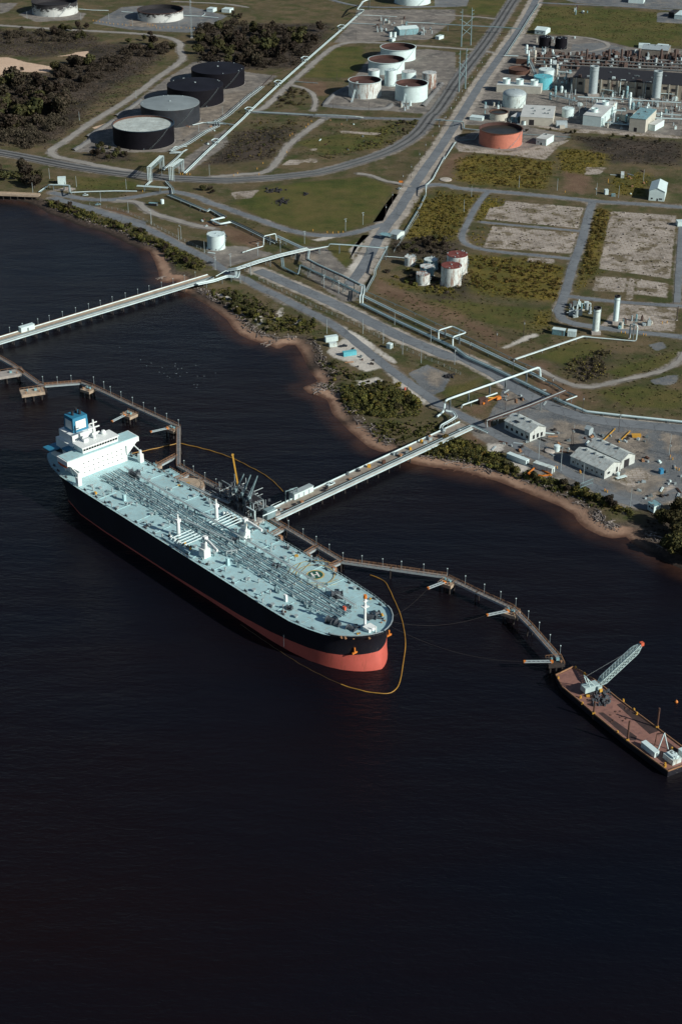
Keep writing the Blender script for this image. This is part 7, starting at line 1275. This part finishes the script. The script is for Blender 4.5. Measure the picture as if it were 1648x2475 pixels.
# rough growth: uncountable tufts of weeds and grass
def tufts(name, label, zones, dens, size, h, tints, thin=None, edge=3.0):
    PX = []
    for poly in zones:
        n_ = int(area(poly)*dens); PX += inpoly(poly,max(4,n_))
    XY = np.array(PX)+RNG.normal(size=(len(PX),2))*edge; PX = [tuple(q) for q in XY]; b = blocked(PX)
    for zn in ('conc','asph','white','sand'):
        for poly in ZPOLY[zn]: b |= sdf_poly(XY[:,0],XY[:,1],poly) > (.5 if thin is None else thin)
    # clumpy: keep by a smooth pattern
    pat = np.sin(XY[:,0]*.11+np.sin(XY[:,1]*.07)*2)+np.sin(XY[:,1]*.13+np.sin(XY[:,0]*.05)*2)+RNG.normal(size=len(XY))*.9
    XY = XY[(~b) & (pat > -1.0)]; n_ = len(XY); Zs = ground_z(XY[:,0],XY[:,1])
    k = 5; N_ = n_*k; cx = np.repeat(XY,k,0)+RNG.normal(size=(N_,2))*size*.45; cz = np.repeat(Zs,k); a = RNG.uniform(0,6.283,N_); s = size*RNG.uniform(.4,1.1,N_); hh = h*RNG.uniform(.4,1.3,N_)*np.repeat(RNG.uniform(.5,1.4,n_),k)
    dx,dy = np.cos(a)*s,np.sin(a)*s; lx,ly = RNG.normal(size=(2,N_))*.5*s
    V = np.stack([np.stack([cx[:,0]-dx,cx[:,1]-dy,cz-.05],1),np.stack([cx[:,0]+dx,cx[:,1]+dy,cz-.05],1),np.stack([cx[:,0]+lx+dx*.5,cx[:,1]+ly+dy*.5,cz+hh],1),np.stack([cx[:,0]+lx-dx*.4,cx[:,1]+ly-dy*.4,cz+hh*.8],1)],1).reshape(-1,3)
    lf = (np.sin(XY[:,0]*.045+np.sin(XY[:,1]*.031)*2.2)+np.sin(XY[:,1]*.052+np.sin(XY[:,0]*.027)*2.5)+np.sin((XY[:,0]+XY[:,1])*.12)*.5)/2.5*.5+.5+RNG.normal(size=n_)*.12
    ti = np.clip(lf*(len(tints)-1),0,len(tints)-1.001); i0 = ti.astype(int); fr = (ti-i0)[:,None]; TA = np.array(tints); tt = np.repeat((TA[i0]*(1-fr)+TA[np.minimum(i0+1,len(tints)-1)]*fr)*RNG.uniform(.85,1.15,n_)[:,None],k*4,0)
    me = bpy.data.meshes.new(name); nv = len(V); me.vertices.add(nv); me.vertices.foreach_set('co',V.astype(np.float32).ravel()); me.loops.add(nv); me.loops.foreach_set('vertex_index',np.arange(nv,dtype=np.int32)); me.polygons.add(nv//4); me.polygons.foreach_set('loop_start',np.arange(0,nv,4,dtype=np.int32)); me.update(calc_edges=True)
    ca = me.color_attributes.new('tint','FLOAT_COLOR','POINT'); ca.data.foreach_set('color',np.concatenate([tt,np.ones((nv,1))],1).ravel().astype(np.float32)); me.materials.append(M['tuft'])
    o = link(name,me); kind(o,'stuff'); o['label'] = label; o['category'] = 'vegetation'
def polys(*q): return [[(p.x,p.y) for p in pts(c,l)] for c,l in q]
tufts('tall_weeds','tall yellow green weeds covering the abandoned field blocks',ZPOLY['yellow']+polys(('F',[(200,420),(330,320),(450,340),(420,380),(330,400),(310,480),(260,480)]),('F',[(240,520),(360,500),(300,660),(230,640)])),.15,.9,.55,[(.20,.155,.03),(.14,.12,.026),(.095,.095,.022),(.17,.13,.028),(.08,.082,.022),(.14,.11,.045)])
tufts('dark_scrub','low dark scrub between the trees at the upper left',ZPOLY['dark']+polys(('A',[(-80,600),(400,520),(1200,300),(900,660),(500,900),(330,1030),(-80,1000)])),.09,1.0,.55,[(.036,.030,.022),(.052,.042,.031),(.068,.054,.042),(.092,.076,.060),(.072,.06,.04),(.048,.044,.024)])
tufts('rough_grass','rough brown grass around the tanks and pipelines',polys(('B',[(280,760),(620,740),(740,760),(400,1000),(100,1030)]),('B',[(760,760),(1250,770),(1330,800),(1150,940),(760,1000),(520,990)]),('E',[(0,420),(420,590),(600,580),(350,490)]),('H',[(1000,280),(1568,500),('I',640,480),(1000,300),(800,190),(560,20),(0,20)]),('I',[(760,480),(1000,340),(1568,330),(1568,800),(1000,760),(720,500)]),('D',[(300,230),(900,240),(900,360),(500,350)]),('H',[(450,300),(1200,700),(1500,850),(1568,760),(1000,520),(600,320)]),('H',[(0,270),(300,280),(720,480),(760,640),(640,700),(560,590),(400,590),(200,520),(60,380)]),('A',[(0,200),(700,230),(600,400),(0,380)]),('C',[(560,200),(640,40),(1568,90),(1568,290),(1000,230)])),.05,.8,.5,[(.13,.105,.065),(.10,.086,.045),(.085,.08,.035),(.06,.066,.026),(.095,.085,.04),(.15,.125,.08)])
tufts('pad_weeds','weeds sprouting through the broken concrete pads',ZPOLY['conc'][:6],.02,.7,.5,GOLD+DUSK+OLIVE,thin=99,edge=.5)
tufts('bank_scrub','continuous low green growth along the river bank',polys(*[(c,l) for c,l,n_,k_,lab in SHR[:4]],('D',[(250,370),(520,430),(900,570),(1390,800),(1400,850),(1330,860),(860,640),(500,490),(300,440)]),('Q',[(790,0),(1140,0),(1250,30),(900,150),(800,60)]),('Q',[(1060,180),(1250,80),(1568,200),(1568,290),(1340,240),(1100,200)])),.30,.9,1.1,[(.05,.058,.02),(.075,.08,.024),(.042,.046,.018),(.095,.09,.026),(.06,.07,.022),(.13,.11,.03)])
# driftwood and rubble along the bank
def along_shore(i0, i1, n_, off): 
    L = SHORE[i0:i1]; out = []
    for _ in range(n_):
        i = random.randrange(len(L)-1); a,b = L[i],L[i+1]; q = a.lerp(b,random.random()); d = (b-a).normalized(); nrm_ = Vector((-d.y,d.x,0)); out.append((q+nrm_*random.uniform(*off),math.atan2(d.y,d.x)))
    return out
LOGS = []
for k in range(5):
    L_ = random.uniform(4,8); mb = MB().tube([(-L_/2,0,.2),(-L_*.1,random.uniform(-.4,.4),.3),(L_/2,random.uniform(-.4,.4),.25)],.24,6).cyl((L_*.1,0,.3),(L_*.3,1.3,.7),.1,.05,5).cyl((-L_*.2,0,.3),(-L_*.3,-1.0,.6),.09,.04,5); q = mb.build('log','driftwood'); LOGS.append(q.data); bpy.data.objects.remove(q)
sn = len(SHORE); segs = [(5,17,70,(9,14),'upper shore bank'),(20,34,64,(7,14),'bank below the upper jetty'),(34,52,80,(8,15),'bank beside the gravel lot and thicket'),(52,sn-3,90,(8,15),'bank right of the lower jetty')]
for i0,i1,n_,off,lab in segs:
    for (q,a) in along_shore(i0,i1,n_,off):
        o = link('driftwood_log',random.choice(LOGS),None,(q.x,q.y,float(ground_z(q.x,q.y)[0]))); o.rotation_euler = (0,0,a+random.gauss(0,.6)); tag(o,'grey driftwood log washed up on the '+lab,'log','driftwood on the '+lab)
def rubble(name, label, xy, mat, s0_, s1_):
    mb = MB(); zz = ground_z([q[0] for q in xy],[q[1] for q in xy])
    for (x,y),z in zip(xy,zz): a = random.uniform(s0_,s1_); mb.box((x,y,float(z)-.1),(a,a*random.uniform(.5,1.1),a*random.uniform(.3,.7)),random.uniform(0,3),random.uniform(.5,.9))
    o = mb.build(name,mat); kind(o,'stuff'); o['label'] = label; o['category'] = 'rubble'
rubble('shore_rocks','broken rocks lining the river bank',[(q.x,q.y) for i0,i1,n_,off,lab in segs for q,a in along_shore(i0,i1,n_*5,(6.5,13))],'rock',.3,1.0); rubble('shore_rubble','pale rubble scattered along the bank',[(q.x,q.y) for i0,i1,n_,off,lab in segs for q,a in along_shore(i0,i1,n_*2,(9.5,15))],'rubble_pale',.3,1.1)
rubble('pad_rubble','broken concrete lumps on the abandoned pads',[q for poly in ZPOLY['conc'][:5] for q in inpoly(poly,int(area(poly)*.012))],'rubble_pale',.4,1.3); rubble('pad_debris','dark debris on the abandoned pads',[q for poly in ZPOLY['conc'][:5] for q in inpoly(poly,int(area(poly)*.0025))],'timber',.5,1.6)
# burnt scrap heaps on the oval lawn
for i,(x,y,sx_,sy_) in enumerate(((440,290,50,14),(470,360,38,26),(625,312,14,8))):
    p = at('E',x,y); o = thing('scrap_heap',('upper','lower','small right')[i]+' dark scrap heap on the oval lawn','scrap heap',p); mb = MB()
    for k in range(60 if i < 2 else 16): q = at('E',x+random.gauss(0,sx_*.5),y+random.gauss(0,sy_*.4)); mb.box(q,(random.uniform(.6,2.6),random.uniform(.5,1.6),random.uniform(.3,1.6)),random.uniform(0,3),.8)
    kind(mb.build('debris','dark',o,world=True),'stuff')
o = thing('brush_pile','dark brush pile on the paved apron by the shore road','brush pile',at('H',1525,812)); mb = MB()
for k in range(40): mb.box(at('H',1525+random.gauss(0,14),812+random.gauss(0,6)),(random.uniform(.5,1.8),random.uniform(.4,1),random.uniform(.3,1.6)),random.uniform(0,3),.7)
kind(mb.build('debris','dark',o,world=True),'stuff'); o = thing('red_barrels','pair of red barrels beside the shore road','barrel',at('H',1250,895)); MB().cyl((0,0,0),(0,0,1.8),.6,n=10).build('barrel','boat_red',o); MB().cyl((1.4,.2,0),(1.4,.2,1.6),.6,n=10).build('barrel','rust',o)
# gulls resting on the water
bm_ = MB().lathe([(.02,-.35),(.2,-.2),(.26,.05),(.16,.3),(.03,.42)],8); bm_.v = [(z,y,.18+x*.6) for x,y,z in bm_.v]; bm_.lathe([(.02,0),(.12,.1),(.02,.22)],6,(.32,0,.3)); GULL = None
for x,y in ((825,540),(1210,652),(1207,670),(1228,690),(1252,686),(1120,680),(1100,712),(1132,720),(1155,740),(1172,750),(1210,722),(1218,722),(1242,740),(1290,716),(1362,740),(1352,666),(1408,740),(1486,718),(1338,798),(1362,800),(1356,818),(970,627),(1012,668),(1044,650)):
    q = at('G',x,y,0)
    if GULL is None: GULL = o = bm_.build('gull','galv',None,loc=q,smooth=True)
    else: o = link('gull',GULL.data,None,q)
    o.scale = (.7,)*3; o.rotation_euler = (0,0,random.uniform(0,6)); tag(o,'white gull floating on the water between the two jetties','gull','gulls between the jetties')
# clutter on the lower yard: pallets, pipe lengths, drums
CL = [MB().box((0,0,0),(1.4,1.2,.25)).box((0,0,.25),(1.2,1.0,.7)),MB().cyl((-3,0,.3),(3,0,.3),.28,n=8).cyl((-2.6,.7,.3),(3.2,.7,.3),.28,n=8),MB().cyl((0,0,0),(0,0,1.1),.42,n=10).cyl((.9,.2,0),(.9,.2,1.1),.42,n=10),MB().box((0,0,0),(2.6,1.6,.9)).box((.4,0,.9),(1,1.2,.5))]
CN = ('loaded pallet','pair of pipe lengths','pair of drums','low crate')
for c,x0,x1,y0,y1,n_,lab in (('L',880,1350,120,190,16,'upper lower-yard edge'),('L',1290,1560,280,540,22,'right side of the yard'),('L',680,860,100,260,16,'ground between workshop and warehouse'),('L',320,640,180,330,16,'shore strip by the white container'),('I',380,700,640,760,14,'ground beneath the elevated white pipe'),('D',1380,1568,500,760,14,'ground by the solitary white tank'),('H',780,1080,640,760,8,'white gravel lot'),('B',640,1000,760,960,8,'grass inside the railway curve'),('A',1240,1500,700,1000,14,'ground right of the black tanks'),('F',980,1480,140,330,10,'weeds by the gabled house')):
    for i in range(n_):
        k = random.randrange(4); mt = random.choice(('white','rust','steel','rail_orange','pipe_grey','timber','galv')); q = at(c,random.uniform(x0,x1),random.uniform(y0,y1)); o = CL[k].build('yard_item',mt,None,loc=q); o.rotation_euler = (0,0,random.uniform(0,3.1)); tag(o,dict(white='white',rust='rusty',steel='dark grey',rail_orange='tan',pipe_grey='grey',timber='black',blue='blue',galv='silver')[mt]+' '+CN[k]+' on the '+lab,'yard item','yard items on the '+lab)
